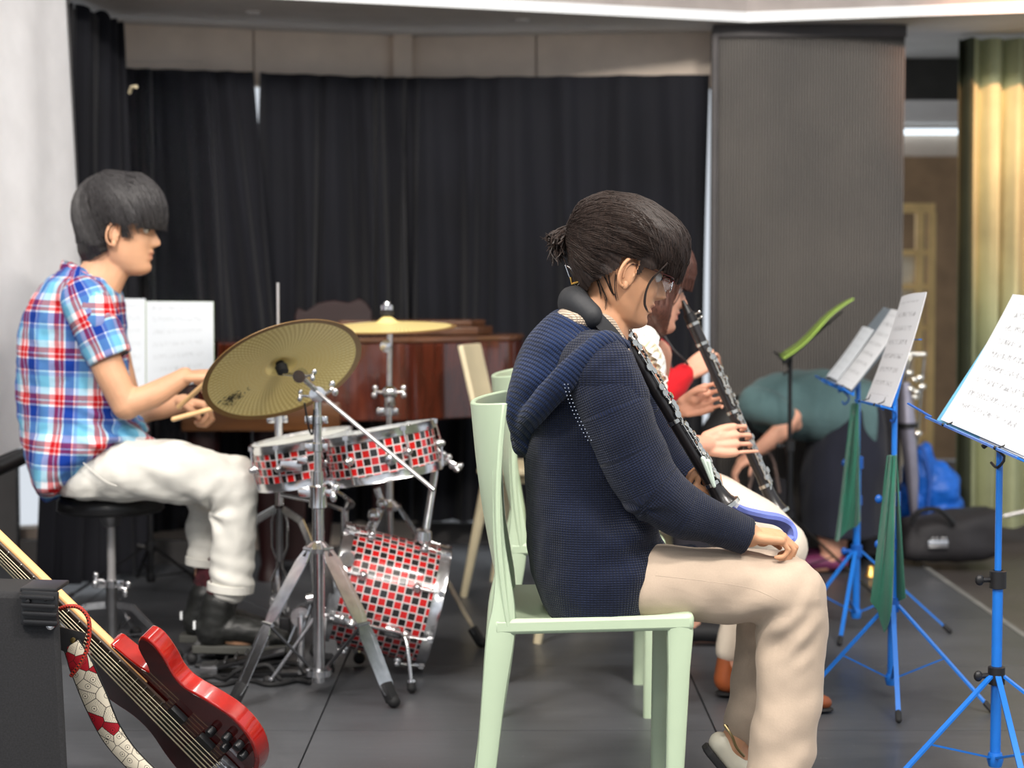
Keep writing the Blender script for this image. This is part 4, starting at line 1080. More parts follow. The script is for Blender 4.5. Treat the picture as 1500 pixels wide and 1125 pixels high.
for k, lab in enumerate(('black cable looping round the kick pedal', 'second black cable lying along the front of the pedals', 'thin black cable under the hi-hat stand')):
    d0 = [4.93, 4.88, 5.12][k]; pts = []
    for j in range(9):
        px = 285+165*j/8; pts.append(V(((px-750)/FPX*d0, d0+.03*sin(j*1.7+k*2)+.01*rnd.random(), .007+(.03 if (k == 0 and 2 < j < 6) else .0))))
    tag(MB().tube(pts, .0065, 8, 4, round_ends=True).build('cable', M['black_rubber'], None), lab, 'cable', 'black cables by the pedals')

# -- drum throne
tx, ty = P(164, 900, 5.32).x, 5.32
z4 = lambda py: P(164, py, 5.32).z
thr = thing('drum_throne', 'round black drum stool on a chrome post under the drummer', 'stool', (tx, ty, 0))
zs_ = z4(722)
MB().lathe([(.05, -.006), (.145, -.002), (.153, .008), (.153, .030), (.143, .042), (.10, .047), (.02, .048)], (tx, ty, zs_-.052), seg=40).build('cushion', simple('black_vinyl', (24, 24, 26), .38), thr)
MB().lathe([(.149, -.003), (.1545, 0), (.149, .003)], (tx, ty, zs_-.046), seg=40).build('piping', M['black_plastic'], thr)
MB().lathe([(.02, -.04), (.026, -.035), (.036, 0)], (tx, ty, zs_-.058), seg=16).build('post_cap', M['grey_metal'], thr)
MB().tube([(tx, ty, z4(870)), (tx, ty, zs_-.09)], .0125, 14).build('post', M['whiterod'], thr)
MB().tube([(tx, ty, z4(938)), (tx, ty, z4(856))], .0165, 14).build('sleeve_tube', M['grey_metal'], thr)
clamp(thr, (tx, ty, z4(855)), .019); wing((tx-.022, ty-.005, z4(850)), (-1, -.2, .1), .007, parent=thr); wing((tx+.022, ty-.005, z4(862)), (1, -.2, 0), .007, parent=thr)
for a_ in (radians(-28), radians(203), radians(85)):
    dx, dy = cos(a_), sin(a_)
    p0 = V((tx+dx*.02, ty+dy*.02, z4(885))); pk = V((tx+dx*.075, ty+dy*.075, z4(886))); p1 = V((tx+dx*.235, ty+dy*.235, .018))
    mb = MB(); mb.bar(p0, pk, .020, .007, up=(-dy, dx, 0)); mb.bar(pk, p1, .018, .006, up=(-dy, dx, 0)); l = mb.build('leg', M['chrome'], thr, False)
    MB().sph((p1.x, p1.y, .016), (.02, .02, .016), 10, 8).build('rubber_foot', M['black_rubber'], l)
    MB().bar(pk.lerp(p1, .55), V((tx+dx*.015, ty+dy*.015, .05)), .010, .004, up=(dx, dy, 0)).build('brace', M['chrome'], thr, False)

# ================================================================== AMPLIFIER, BASS, STRAP
M['carpet'] = simple('amp_covering', (36, 36, 38), .95, bump=.8, bscale=900, bdist=.0006, var=.15, nscale=300)
am = thing('amplifier', 'black carpet-covered amplifier cabinet at the lower left corner', 'amplifier', (-1.2, 3.6, 0))
ax0, ax1 = -1.62, P(103, 1125, 3.42).x
zt_a = P(60, 868, 3.42).z
prof = [(ax1+.012, 0), (ax1, .03), (P(86, 875, 3.42).x, zt_a-.03), (P(72, 862, 3.42).x, zt_a-.008), (P(60, 862, 3.42).x, zt_a), (ax0, zt_a+.014), (ax0, 0)]
mb = MB(); mb.prism([(a, b) for a, b in prof], (0, 3.42, 0), (1,0,0), (0,0,1), (-.262,.965,-.07), .30); mb.build('cabinet', M['carpet'], am, True, bevel=.012)
cp = MB(); xr, xl, zc = P(84, 870, 3.415).x, P(30, 870, 3.415).x, zt_a
cp.box(((xl+xr)/2+.002, 3.412, zc-.028), (xr-xl, .012, .066), Matrix.Rotation(radians(3), 3, 'Y'), .004)
for k in range(4): cp.box(((xl+xr)/2+.002*k, 3.404, zc-.006-.0155*k), (xr-xl-.004, .012, .008), Matrix.Rotation(radians(3), 3, 'Y'), .003)
cp.box(((xl+xr)/2, 3.46, zc+.006), (xr-xl+.0, .10, .008), Matrix.Rotation(radians(1), 3, 'Y'), .003)
cp.build('corner_protector', M['black_plastic'], am)
for px, py in ((41, 881), (66, 877)): MB().lathe([(.005, 0), (.004, .003), (.001, .004)], P(px, py, 3.402), (0, -1, 0), 10).build('screw', M['black_metal'], am)
MB().lathe([(.009, 0), (.008, .003), (.004, .005), (.001, .004)], P(74, 916, 3.418), (0, -1, 0), 14).build('cap_nut', M['chrome'], am)

N = Nodes('red_lacquer'); nz = N.noise(N.coord(scale=(3, 3, 3)), 6, 5, .6)
N.color(N.ramp(nz, [(.3, (128, 14, 8)), (.7, (176, 26, 14))])); N.set(.14, 0, .6, coat=1); M['red_lacquer'] = N.m
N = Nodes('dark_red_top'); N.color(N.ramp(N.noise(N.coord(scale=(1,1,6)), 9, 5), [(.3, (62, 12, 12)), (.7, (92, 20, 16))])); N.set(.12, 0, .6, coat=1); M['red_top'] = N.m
M['maple'] = simple('maple', (226, 174, 116), .4, var=.06); M['rosewood'] = simple('rosewood', (64, 50, 42), .5, var=.2)
gt = thing('bass_guitar', 'glossy red electric bass guitar leaning behind the amplifier', 'bass guitar', P(240, 1000, 3.75))
Lx = V((.707, .0, -.707)); Wv = V((.255, -.933, .255)).normalized(); Nv = Wv.cross(Lx).normalized()
if Nv.z > 0: Nv = -Nv
Rt_ = Matrix.Rotation(radians(22), 3, Lx)
if (Rt_ @ Nv).y > Nv.y: Rt_ = Matrix.Rotation(radians(-22), 3, Lx)
Wv = Rt_ @ Wv; Nv = Rt_ @ Nv
# origin: middle of the face where the neck meets the body
O = P(186, 985, 3.76)
def gp(l, w_, n=0.): return O + Lx*l + Wv*w_ + Nv*n
bo = [(-.085, -.135), (-.045, -.165), (.02, -.150), (.075, -.128), (.125, -.128), (.18, -.152), (.235, -.165), (.285, -.150), (.325, -.105), (.342, -.04), (.338, .04), (.318, .115), (.275, .165), (.215, .178), (.155, .155), (.105, .128), (.07, .130), (.035, .152), (-.005, .165), (-.030, .150), (-.022, .115), (.020, .085), (.030, .066), (.0, .050), (-.045, .040), (-.066, .030), (-.07, -.02), (-.08, -.05), (-.085, -.085), (-.095, -.11)]
bo = [(l*1.0, w_) for l, w_ in bo]
oc, _ = catmull([V((a, b, 0)) for a, b in bo], [0]*len(bo), 3, True)
ol = [(q.x, q.y) for q in oc]
mb = MB(); mb.prism(ol, gp(0, 0, -.040), Lx, Wv, Nv, .038); mb.build('body', M['red_lacquer'], gt, True, bevel=.008)
cxl = sum(a for a, b in ol)/len(ol); cyl = sum(b for a, b in ol)/len(ol)
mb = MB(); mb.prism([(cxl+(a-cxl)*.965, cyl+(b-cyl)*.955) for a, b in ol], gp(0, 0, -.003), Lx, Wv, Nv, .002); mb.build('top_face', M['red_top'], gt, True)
mb = MB(); mb.prism([(-.62, -.024), (.045, -.033), (.045, .033), (-.62, .024)], gp(0, 0, -.018), Lx, Wv, Nv, .019); mb.build('neck', M['maple'], gt, True, bevel=.004)
mb = MB(); mb.prism([(-.62, -.023), (.10, -.033), (.10, .033), (-.62, .023)], gp(0, 0, .0015), Lx, Wv, Nv, .006); mb.build('fingerboard', M['rosewood'], gt, True, bevel=.0015)
for k in range(22):
    l = .095-.86*(1-2**(-k/12.))*0 - .022*k*(1+.022*k)
    if l > -.6: MB().bar(gp(l, -.031, .0082), gp(l, .031, .0082), .0018, .0018, up=Nv).build('fret', M['nickel'], gt, False)
for k in range(5):
    w0 = -.017+.0085*k; w1 = -.036+.018*k
    MB().tube([gp(-.60, w0, .011), gp(.268, w1, .020)], .0011 + .0003*(4-k)*.5, 6).build('string', simple('steel_string', (200, 190, 160), .3, metal=.7) if k == 0 else bpy.data.materials['steel_string'], gt)
for l in (.135, .215):
    c = MB().box(gp(l, 0, .007), (.040, .098, .014), Matrix((Lx, Wv, Nv)).transposed(), .003).build('pickup', M['black_plastic'], gt)
br = MB().box(gp(.285, 0, .006), (.05, .092, .012), Matrix((Lx, Wv, Nv)).transposed(), .003).build('bridge', M['grey_metal'], gt)
for k in range(5): MB().box(gp(.272, -.036+.018*k, .016), (.022, .013, .008), Matrix((Lx, Wv, Nv)).transposed(), .002).build('saddle', M['chrome'], br)
for l, w_ in ((.205, .088), (.235, .118), (.248, .085), (.262, .130), (.283, .112)):
    MB().lathe([(.0095, 0), (.0095, .014), (.008, .017), (.003, .0175)], gp(l, w_, 0), Nv, 16).build('knob', M['black_metal'], gt)
MB().lathe([(.004, 0), (.004, .008), (.009, .010), (.008, .014)], gp(.342, .01, -.02), Lx, 12).build('strap_button', M['chrome'], gt)

# strap: cream with red patches and round eyes, generic
N = Nodes('strap_print'); a = N.n('ShaderNodeAttribute', attribute_name='cuv'); 
mp = N.n('ShaderNodeMapping'); mp.inputs['Scale'].default_value = (1.7, 15, 1); N.l(a.outputs['Vector'], mp.inputs[0])
vo = N.n('ShaderNodeTexVoronoi'); vo.voronoi_dimensions = '2D'; vo.inputs['Scale'].default_value = 1; N.l(mp.outputs[0], vo.inputs['Vector'])
vd = N.n('ShaderNodeTexVoronoi'); vd.voronoi_dimensions = '2D'; vd.feature = 'DISTANCE_TO_EDGE'; vd.inputs['Scale'].default_value = 1; N.l(mp.outputs[0], vd.inputs['Vector'])
sc_ = N.n('ShaderNodeSeparateColor'); N.l(vo.outputs['Color'], sc_.inputs[0])
c1_ = N.ramp(sc_.outputs[0], [(0, (232, 222, 200)), (.52, (172, 24, 40)), (.78, (232, 222, 200))], 'CONSTANT')
edge = N.math('LESS_THAN', vd.outputs['Distance'], .022)
dist = vo.outputs['Distance']; ring_ = N.math('MULTIPLY', N.math('GREATER_THAN', dist, .17), N.math('LESS_THAN', dist, .20)); dot_ = N.math('LESS_THAN', dist, .05)
wv = N.n('ShaderNodeTexWave'); wv.inputs['Scale'].default_value = 3; wv.inputs['Distortion'].default_value = 3; N.l(mp.outputs[0], wv.inputs['Vector'])
feather = N.math('MULTIPLY', N.math('GREATER_THAN', wv.outputs['Fac'], .93), N.math('MULTIPLY', N.math('GREATER_THAN', sc_.outputs[1], .6), N.math('GREATER_THAN', dist, .25)))
ink = N.math('MAXIMUM', N.math('MAXIMUM', edge, N.math('MAXIMUM', ring_, dot_)), feather)
N.color(N.mix(ink, c1_, lin((40, 26, 24)))); N.set(.75, 0, .3); M['strap_print'] = N.m
sp_t = thing('guitar_strap', 'cream guitar strap printed with red patches and round eyes, hanging from the bass', 'strap', P(150, 1040, 3.6))
sp_pts = [P(104, 945, 3.62), P(118, 975, 3.60), P(137, 1020, 3.60), P(160, 1070, 3.60), P(190, 1110, 3.60), P(235, 1150, 3.60), P(300, 1185, 3.62)]
sw = [30, 38, 40, 36, 32, 30, 30]
spc, spw = catmull(sp_pts, sw, 8)
def strap(u, v):
    x_ = v*(len(spc)-1); i = min(int(x_), len(spc)-2); p = spc[i].lerp(spc[i+1], x_-i); t_ = (spc[i+1]-spc[i]).normalized()
    s_ = t_.cross(V((0, -1, 0))).normalized(); wd = (spw[i])/FPX*3.6
    return p + s_*((u-.5)*wd) + V((0, .012*(u-.5)+.02*(u-.5)**2, 0))
mb = MB(); mb.grid(8, 60, strap, .003); mb.build('strap_band', M['strap_print'], sp_t, True)
mb = MB()
for u in (0.0, 1.0): mb.tube([strap(u, k/30)+V((0,-.001,0)) for k in range(31)], .0016, 6)
mb.build('strap_edging', M['black_plastic'], sp_t)
mb = MB(); q = [P(86, 918, 3.63), P(126, 928, 3.63), P(120, 948, 3.62), P(100, 957, 3.62), P(84, 950, 3.63)]
mb.add([*q, *[v_+V((0, .006, 0)) for v_ in q]], [(4,3,2,1,0), (5,6,7,8,9)] + [(k, (k+1) % 5, 5+(k+1) % 5, 5+k) for k in range(5)]); mb.build('strap_end', M['black_plastic'], sp_t)
MB().lathe([(.006, 0), (.005, .003), (.001, .004)], P(107, 938, 3.627), (0, -1, 0), 12).build('rivet', simple('brass', (150, 130, 80), .3, metal=.9), sp_t)
# red and black woven lead
N = Nodes('woven_lead'); a = N.n('ShaderNodeAttribute', attribute_name='cuv'); ch = N.n('ShaderNodeTexChecker'); ch.inputs['Scale'].default_value = 1
ch.inputs[1].default_value = lin((220, 60, 40)); ch.inputs[2].default_value = lin((44, 26, 26))
mp = N.n('ShaderNodeMapping'); mp.inputs['Scale'].default_value = (1, 1, 1); N.l(a.outputs['Vector'], mp.inputs[0]); N.l(mp.outputs[0], ch.inputs[0]); N.l(ch.outputs[0], N.b.inputs['Base Color']); N.set(.7)
ld = [P(88, 892, 3.58), P(100, 888, 3.56), P(116, 890, 3.56), P(129, 905, 3.56), P(131, 930, 3.56), P(126, 955, 3.56), P(116, 975, 3.56), P(104, 990, 3.57)]
lc, _ = catmull(ld, [0]*len(ld), 10); vs_uv = []
mb = MB(); mb.tube(lc, .0042, 10); mb.uv = [((i % 10)*.6, (i//10)*.9) for i in range(len(mb.v))]
tag(mb.build('instrument_lead', N.m, None), 'red and black woven lead looped over the amplifier corner', 'cable')

# ================================================================== THINGS AT THE RIGHT, BACK
M['bag_blue'] = simple('blue_nylon', (22, 100, 200), .5, bump=.5, bscale=30, bdist=.004, var=.15)
mb = MB(); d = 7.28
for px, py, rx, ry, rz in ((1348, 700, .07, .08, .14), (1372, 716, .10, .09, .11), (1330, 735, .08, .08, .08), (1392, 738, .05, .06, .05), (1355, 668, .035, .05, .06), (1378, 752, .10, .10, .045)):
    mb.sph(P(px, py, d), (rx, ry, rz), 16, 10)
def dsp(co, nr): return npnoise(co, 14, 3)*.014 + npnoise(co, 40, 9)*.004
bb = thing('blue_bag', 'bright blue soft bag leaning by the green curtain', 'bag', P(1365, 795, d)); bb.location.z = 0
blob(mb, 'bag_body', M['bag_blue'], bb, .007, 3, dsp)
MB().tube([P(1335, 668, 7.2), P(1350, 655, 7.18), P(1362, 700, 7.17), P(1360, 742, 7.17)], .007, 8, 4, flat=((0,1,0), .4)).build('bag_strap', simple('blue_webbing', (14, 74, 160), .6), bb)
d = 6.98
bk = thing('black_case', 'long black fabric instrument case lying in front of the blue bag', 'case', P(1385, 800, d)); bk.location.z = 0
M['nylon'] = simple('black_nylon', (42, 40, 43), .7, bump=.4, bscale=60, bdist=.003)
mb = MB(); za, zb2 = P(0, 752, d).z, 0.012
secs = []
for px, t0, b0_, w_ in ((1318, 778, 812, .08), (1324, 764, 818, .11), (1345, 757, 820, .13), (1385, 750, 820, .14), (1402, 748, 820, .14), (1448, 742, 816, .13), (1454, 745, 812, .11)):
    A_ = P(px, t0, d); B_ = P(px, b0_, d); B_.z = max(B_.z, .012); secs.append((A_, B_, w_))
mb.loft(secs, 28, 3, e=3.4); blob(mb, 'case_body', M['nylon'], bk, .008, 2, lambda co, nr: npnoise(co, 12, 2)*.010)
MB().tube([P(1335, 770, 6.83), P(1345, 750, 6.82), P(1375, 747, 6.82), P(1398, 768, 6.83)], .010, 8, 4).build('carry_handle', M['black_plastic'], bk)
MB().box(P(1374, 797, 6.835), (.075, .012, .03), bev=.004).build('latch_plate', M['chrome'], bk)
for px in (1366, 1372, 1380, 1385): MB().sph(P(px, 789, 6.83), .007, 8, 6).build('buckle', M['chrome'], bk)
# white pole of a stand by the curtain
tag(MB().tube([P(1470, 756, 7.2), P(1520, 745, 7.2)], .008, 8).build('pale_rod', M['whiterod'], None), 'thin pale rod lying by the foot of the green curtain', 'rod')
# tall black bag leaning on the folding door
d = 7.12; tb = thing('tall_black_case', 'tall dark instrument bag standing against the folding door', 'case', P(1290, 812, d)); tb.location.z = 0
mb = MB(); mb.loft([(P(1245, 812, d), P(1320, 812, d), .05), (P(1246, 760, d), P(1318, 760, d), .06), (P(1250, 680, d), P(1312, 680, d), .06), (P(1252, 610, d), P(1304, 610, d), .055), (P(1262, 575, d), P(1296, 575, d), .045), (P(1270, 566, d), P(1288, 566, d), .03)], 24, 3, e=3)
blob(mb, 'bag_body', simple('dark_cloth', (34, 33, 38), .85), tb, .008, 2, lambda co, nr: npnoise(co, 9, 2)*.012)
MB().tube([P(1284, 600, 7.065), P(1288, 680, 7.055), P(1286, 770, 7.055)], .004, 6, 3).build('zip', M['black_metal'], tb)
# silver wind instrument upright on its stand
d = 7.1; wi = thing('wind_instrument', 'pale silver wind instrument standing upright beside the green curtain', 'wind instrument', P(1332, 815, d)); wi.location.z = 0
M['silver_soft'] = simple('satin_silver', (168, 164, 178), .3, metal=.7)
MB().tube([P(1326, 560, d), P(1329, 622, d)], [.020, .036], 18).build('bell', M['silver_soft'], wi)
MB().tube([P(1329, 624, d), P(1336, 700, d), P(1340, 775, d)], [.030, .026, .010], 18).build('body_tube', M['silver_soft'], wi)
MB().tube([P(1329, 619, d), P(1329, 627, d)], .038, 18).build('joint_ring', M['black_plastic'], wi)
for px, py in ((1335, 519), (1341, 519), (1347, 519), (1353, 519), (1333, 546), (1341, 556), (1349, 553), (1352, 566), (1335, 570), (1343, 574), (1351, 567), (1341, 582), (1346, 635)):
    MB().lathe([(.003, -.005), (.010, -.003), (.011, .003), (.004, .006)], P(px, py, d-.02), (0,-1,.2), 12).build('key_cup', M['nickel'], wi)
MB().tube([P(1325, 560, d), P(1330, 535, d), P(1338, 519, d), P(1356, 519, d)], .007, 8, 3).build('crook', M['nickel'], wi)
MB().tube([P(1336, 700, d), P(1344, 640, d), P(1349, 570, d), P(1354, 525, d)], .005, 8, 3).build('key_rod', M['nickel'], wi)
mb = MB()
for a_ in (20, 140, 260): mb.tube([(P(1338, 790, d).x, d, .16), (P(1338, 790, d).x+.12*cos(radians(a_)), d+.12*sin(radians(a_)), .01)], .006, 8)
mb.tube([(P(1338, 790, d).x, d, .15), (P(1338, 790, d).x, d, .30)], .008, 8); mb.build('peg_stand', M['black_metal'], wi)
# small gold glint on the floor, imitated by a brass-coloured cup shape
bg_ = MB().lathe([(.006, .0), (.022, .002), (.016, .012), (.012, .035), (.010, .04)], (P(1276, 790, 6.7).x, 6.7, 0.0), seg=16).build('glint_cup', simple('brass_gold', (214, 170, 90), .25, metal=.9), None)
tag(bg_, 'tiny brass-coloured cup shape imitating a gold glint on the floor by the farther blue stand', 'cup')
# ================================================================== PEOPLE
def skin_mat(name, base, lip=(176, 96, 84), flush=(214, 140, 110)):
    N = Nodes(name); vec = N.coord(); nz = N.noise(vec, 14, 4)
    c = N.ramp(nz, [(.3, tuple(x*.94 for x in base)), (.7, tuple(min(255, x*1.03) for x in base))])
    a = N.n('ShaderNodeAttribute', attribute_name='tint')
    f = a.outputs['Fac']
    c = N.mix(N.math('MULTIPLY', f, 1.0, clamp=True), c, lin(lip)); N.color(c)
    N.set(.5, 0, .35); N.b.inputs['Subsurface Weight'].default_value = .12
    N.b.inputs['Subsurface Radius'].default_value = (.012, .005, .003); N.b.inputs['Subsurface Scale'].default_value = 1
    N.bump(N.noise(vec, 240, 3), .08, .0006)
    return N.m
M['skin_m'] = skin_mat('skin_drummer', (214, 164, 130)); M['skin_w'] = skin_mat('skin_woman', (206, 154, 118), (182, 104, 92)); M['skin_w2'] = skin_mat('skin_player', (222, 166, 140), (190, 100, 96))
def hair_mat(name, c, hi):
    N = Nodes(name); vec = N.coord(); nz = N.noise(N.coord(scale=(30, 30, 6)), 12, 3)
    N.color(N.ramp(nz, [(.3, c), (.8, hi)])); N.set(.5, 0, .35); N.bump(nz, .3, .002)
    return N.m
M['hair_m'] = hair_mat('hair_black', (22, 20, 20), (44, 42, 42)); M['hair_w'] = hair_mat('hair_dark_brown', (26, 20, 18), (56, 43, 37)); M['hair_w2'] = hair_mat('hair_brown', (58, 36, 30), (104, 66, 54))

HT = [  # z, back, front, half width
 (-.122, .020, .052, .010), (-.117, .002, .068, .026), (-.108, -.018, .078, .038), (-.095, -.035, .081, .047), (-.08, -.050, .080, .055),
 (-.06, -.062, .080, .062), (-.04, -.076, .081, .067), (-.02, -.090, .082, .071), (0., -.098, .081, .074), (.02, -.103, .085, .0765),
 (.045, -.104, .087, .078), (.07, -.099, .080, .074), (.09, -.086, .066, .064), (.108, -.062, .044, .047), (.120, -.034, .018, .026), (.124, -.012, -.004, .006)]
def head(center, pitch=0, yaw=0, k=1.0, zs=1.0, roll=0, nose=1.0):
    Mx = Matrix.Translation(center) @ Matrix.Rotation(yaw, 4, 'Z') @ Matrix.Rotation(pitch, 4, 'Y') @ Matrix.Rotation(roll, 4, 'X') @ Matrix.Diagonal((k, k, k*zs, 1))
    A, _ = catmull([V((q[0], q[1], q[2])) for q in HT], [0]*len(HT), 5); Wd, _ = catmull([V((q[3], 0, 0)) for q in HT], [0]*len(HT), 5)
    seg = 72; vs = []; fs = []
    NT = [(-.05, 0), (-.046, .006), (-.041, .020), (-.034, .027), (-.026, .024), (-.015, .017), (-.003, .010), (.008, .004), (.016, .002), (.03, 0)]
    def nz(z):
        if z <= NT[0][0] or z >= NT[-1][0]: return 0
        for (a, b), (c, d) in zip(NT[:-1], NT[1:]):
            if a <= z <= c: t = (z-a)/(c-a); t = t*t*(3-2*t); return b+(d-b)*t
    g = lambda x, s: math.exp(-(x/s)**2)
    for q, w_ in zip(A, Wd):
        z, b, f = q; wd = w_.x; cx = (b+f)/2; hx = (f-b)/2
        for i in range(seg):
            a = 2*pi*i/seg; ca, sa = cos(a), sin(a); e = 2.15
            x = cx+hx*math.copysign(abs(ca)**(2/e), ca); y = wd*math.copysign(abs(sa)**(2/e), sa)
            if ca > 0:
                sn = .0085+.006*g(z+.038, .012)
                x += nose*nz(z)*g(y, sn)
                x += .0115*g(z+.0575, .0050)*g(y, .019) + .0095*g(z+.0725, .0052)*g(y, .017) - .004*g(z+.065, .0028)*g(y, .02) - .004*g(z+.084, .005)*g(y, .02)
                x += .004*g(z+.100, .011)*g(y, .02)
                x -= .010*(g(y-.031, .015)+g(y+.031, .015))*g(z-.003, .012)
                x += .004*(g(y-.03, .02)+g(y+.03, .02))*g(z-.026, .008)
                x += .004*(g(y-.04, .018)+g(y+.04, .018))*g(z+.03, .018)
            vs.append(Mx @ V((x, y, z)))
    n = len(A)
    for i in range(n-1):
        for j in range(seg): fs.append((i*seg+j, i*seg+(j+1) % seg, (i+1)*seg+(j+1) % seg, (i+1)*seg+j))
    fs.append(tuple(reversed(range(seg)))); fs.append(tuple((n-1)*seg+j for j in range(seg)))
    return Mx, vs, fs
def ear(Mx, s, k=1.0, x0=-.006, z0=-.012):
    """ear of side s in head space: rim, antihelix and lobe on a thin bowl"""
    mb = MB(); T = lambda x, y, z: Mx @ V((x, y, z))
    y0 = s*.0735; tilt = radians(-10)
    def e(a, r, h, out):
        x = cos(a)*r; z = sin(a)*h
        return T(x0+(x*cos(tilt)-z*sin(tilt))*k, y0+s*(out+.010*max(0, -(x)/.016)*.9), z0+(x*sin(tilt)+z*cos(tilt))*k)
    rim = [e(radians(a), .0155, .029, .010) for a in range(-70, 265, 15)]
    rim = [e(radians(0), .012, .008, .004), e(radians(35), .014, .022, .007)] + [e(radians(a), .0165, .029, .011) for a in range(60, 275, 15)]
    mb.tube(rim, [.0026]*2+[.0036]*8+[.0034]*(len(rim)-10), 8, 3, round_ends=True)
    mb.tube([e(radians(a), .0085, .018, .008) for a in range(70, 250, 20)], .0026, 8, 3, round_ends=True)
    mb.sph(T(x0+.000*k, y0+s*.006, z0-.025*k), (.0065*k, .0045, .009*k), 10, 8, Mx.to_3x3())
    mb.sph(T(x0+.009*k, y0+s*.005, z0-.004*k), (.004*k, .004, .006*k), 8, 6, Mx.to_3x3())
    # back bowl
    R = (Mx.to_3x3().normalized() @ Matrix.Rotation(tilt, 3, 'Y'))
    mb.sph(T(x0-.002*k, y0+s*.004, z0+.001), (.0145*k, .0055, .027*k), 14, 10, R)
    return mb
def lips_tint(Mx, red=.75):
    inv = np.array(Mx.inverted())
    def f(co):
        h = np.c_[co, np.ones(len(co))] @ inv.T; x, y, z = h[:, 0], h[:, 1], h[:, 2]
        l = np.exp(-((z+.0650)/.0095)**4)*np.exp(-(y/.021)**4)*(x > .074)
        return l*red
    return f
def eye_parts(par, Mx, closed=False, brow=True, hair='hair_m'):
    for s in (-1, 1):
        c = Mx @ V((.0665, s*.031, .002))
        MB().sph(c, .0118, 14, 10).build('eye', M['eye_white'], par)
        MB().sph(Mx @ V((.0755, s*.032, .001)), .0048, 10, 8).build('iris', M['iris'], par)
        R = Mx.to_3x3().normalized()
        mb = MB(); pts = [Mx @ V((.0800-.0009*abs(t)**2*8, s*.031+.0028*t*1.6, (.0025 if not closed else -.003)+.0025*(1-(t/4)**2))) for t in range(-4, 5)]
        mb.tube(pts, .0011, 6); mb.build('eyelash', M[hair], par)
        if brow:
            mb = MB(); mb.tube([Mx @ V((.0865-.0045*t*t, s*(.018+.011*t*1.6), .0235+.003*sin(t*1.5))) for t in (0, .5, 1, 1.5)], [.0022, .003, .0026, .001], 8, 3, flat=(Mx.to_3x3() @ V((1, 0, 0)), .5)); mb.build('eyebrow', M[hair], par)
M['eye_white'] = simple('eye_white', (226, 222, 216), .2, var=.01); M['iris'] = simple('iris', (34, 24, 20), .15)

def head_shell(Mx, infl, top=.0, seg=64):
    """scalp-following shell for hair; infl(x,y,z)->extra radius"""
    A, _ = catmull([V((q[0], q[1], q[2])) for q in HT], [0]*len(HT), 4); Wd, _ = catmull([V((q[3], 0, 0)) for q in HT], [0]*len(HT), 4)
    vs = []; fs = []
    for q, w_ in zip(A, Wd):
        z, b, f = q; wd = w_.x; cx = (b+f)/2; hx = (f-b)/2
        for i in range(seg):
            a = 2*pi*i/seg; p = V((cx+hx*cos(a), wd*sin(a), z)); d = (p-V((-.01, 0, .02))).normalized()
            vs.append(Mx @ (p+d*infl(p.x, p.y, p.z)))
    n = len(A)
    for i in range(n-1):
        for j in range(seg): fs.append((i*seg+j, i*seg+(j+1) % seg, (i+1)*seg+(j+1) % seg, (i+1)*seg+j))
    fs.append(tuple(reversed(range(seg)))); fs.append(tuple((n-1)*seg+j for j in range(seg)))
    return vs, fs
def hair_disp(Mx, c, ax, f1=9., a1=.0022, f2=26., a2=.0010):
    inv = np.array(Mx.inverted()); ax = V(ax).normalized(); e1 = ax.orthogonal().normalized(); e2 = ax.cross(e1)
    def f(co, nr):
        h = (np.c_[co, np.ones(len(co))] @ inv.T)[:, :3]-np.array(c)
        az = np.arctan2(h @ np.array(e2), h @ np.array(e1)); L_ = h @ np.array(ax)
        return np.array([a1*noise.noise(V((cos(a)*f1, sin(a)*f1, l*8)))+a2*noise.noise(V((cos(a)*f2, sin(a)*f2, l*14))) for a, l in zip(az, L_)])*1.6
    return f
def local_keep(Mx, pred):
    inv = np.array(Mx.inverted())
    def f(co):
        h = np.c_[co, np.ones(len(co))] @ inv.T
        return pred(h[:, 0], h[:, 1], h[:, 2])
    return f
def strands(hobj, par, Mx, pairs, rad=.0007, nseg=9, seed=1, mat=None, lift=.0015, name='hair_strands', wob=.02, over=0.):
    """thin tubes over the hair surface; pairs = (start dir, end dir) in head space"""
    rnd = random.Random(seed)
    off = wloc(hobj); me = hobj.data
    bvh = BVHTree.FromPolygons([v.co + off for v in me.vertices], [tuple(p.vertices) for p in me.polygons])
    c = Mx @ V((-.012, 0, .022)); R = Mx.to_3x3().normalized()
    mb = MB()
    for d0, d1 in pairs:
        pts = []; last = None; wa = rnd.uniform(-wob, wob); wb_ = rnd.uniform(-wob, wob); lf = lift*rnd.uniform(.2, 1.6)
        for i in range(nseg+1):
            t = i/nseg; d = V(d0).normalized().slerp(V(d1).normalized(), t) if V(d0).angle(V(d1)) < 3.1 else V(d0)
            d = (d + V((wa*sin(pi*t), wb_*sin(pi*t*1.3), 0))).normalized(); w_ = R @ d
            hit = bvh.ray_cast(c + w_*.4, -w_, .39)
            if hit[0] is not None: r = (hit[0]-c).length; last = r if last is None else .5*last+.5*r if abs(r-last) > .02 else r
            if last is None: continue
            pts.append(c + w_*(last+lf))
        if len(pts) > 3:
            n = len(pts); mb.tube(pts, [rad*(1-.65*(abs(2*i/(n-1)-1))**2) for i in range(n)], 4)
    return mb.build(name, mat, par)

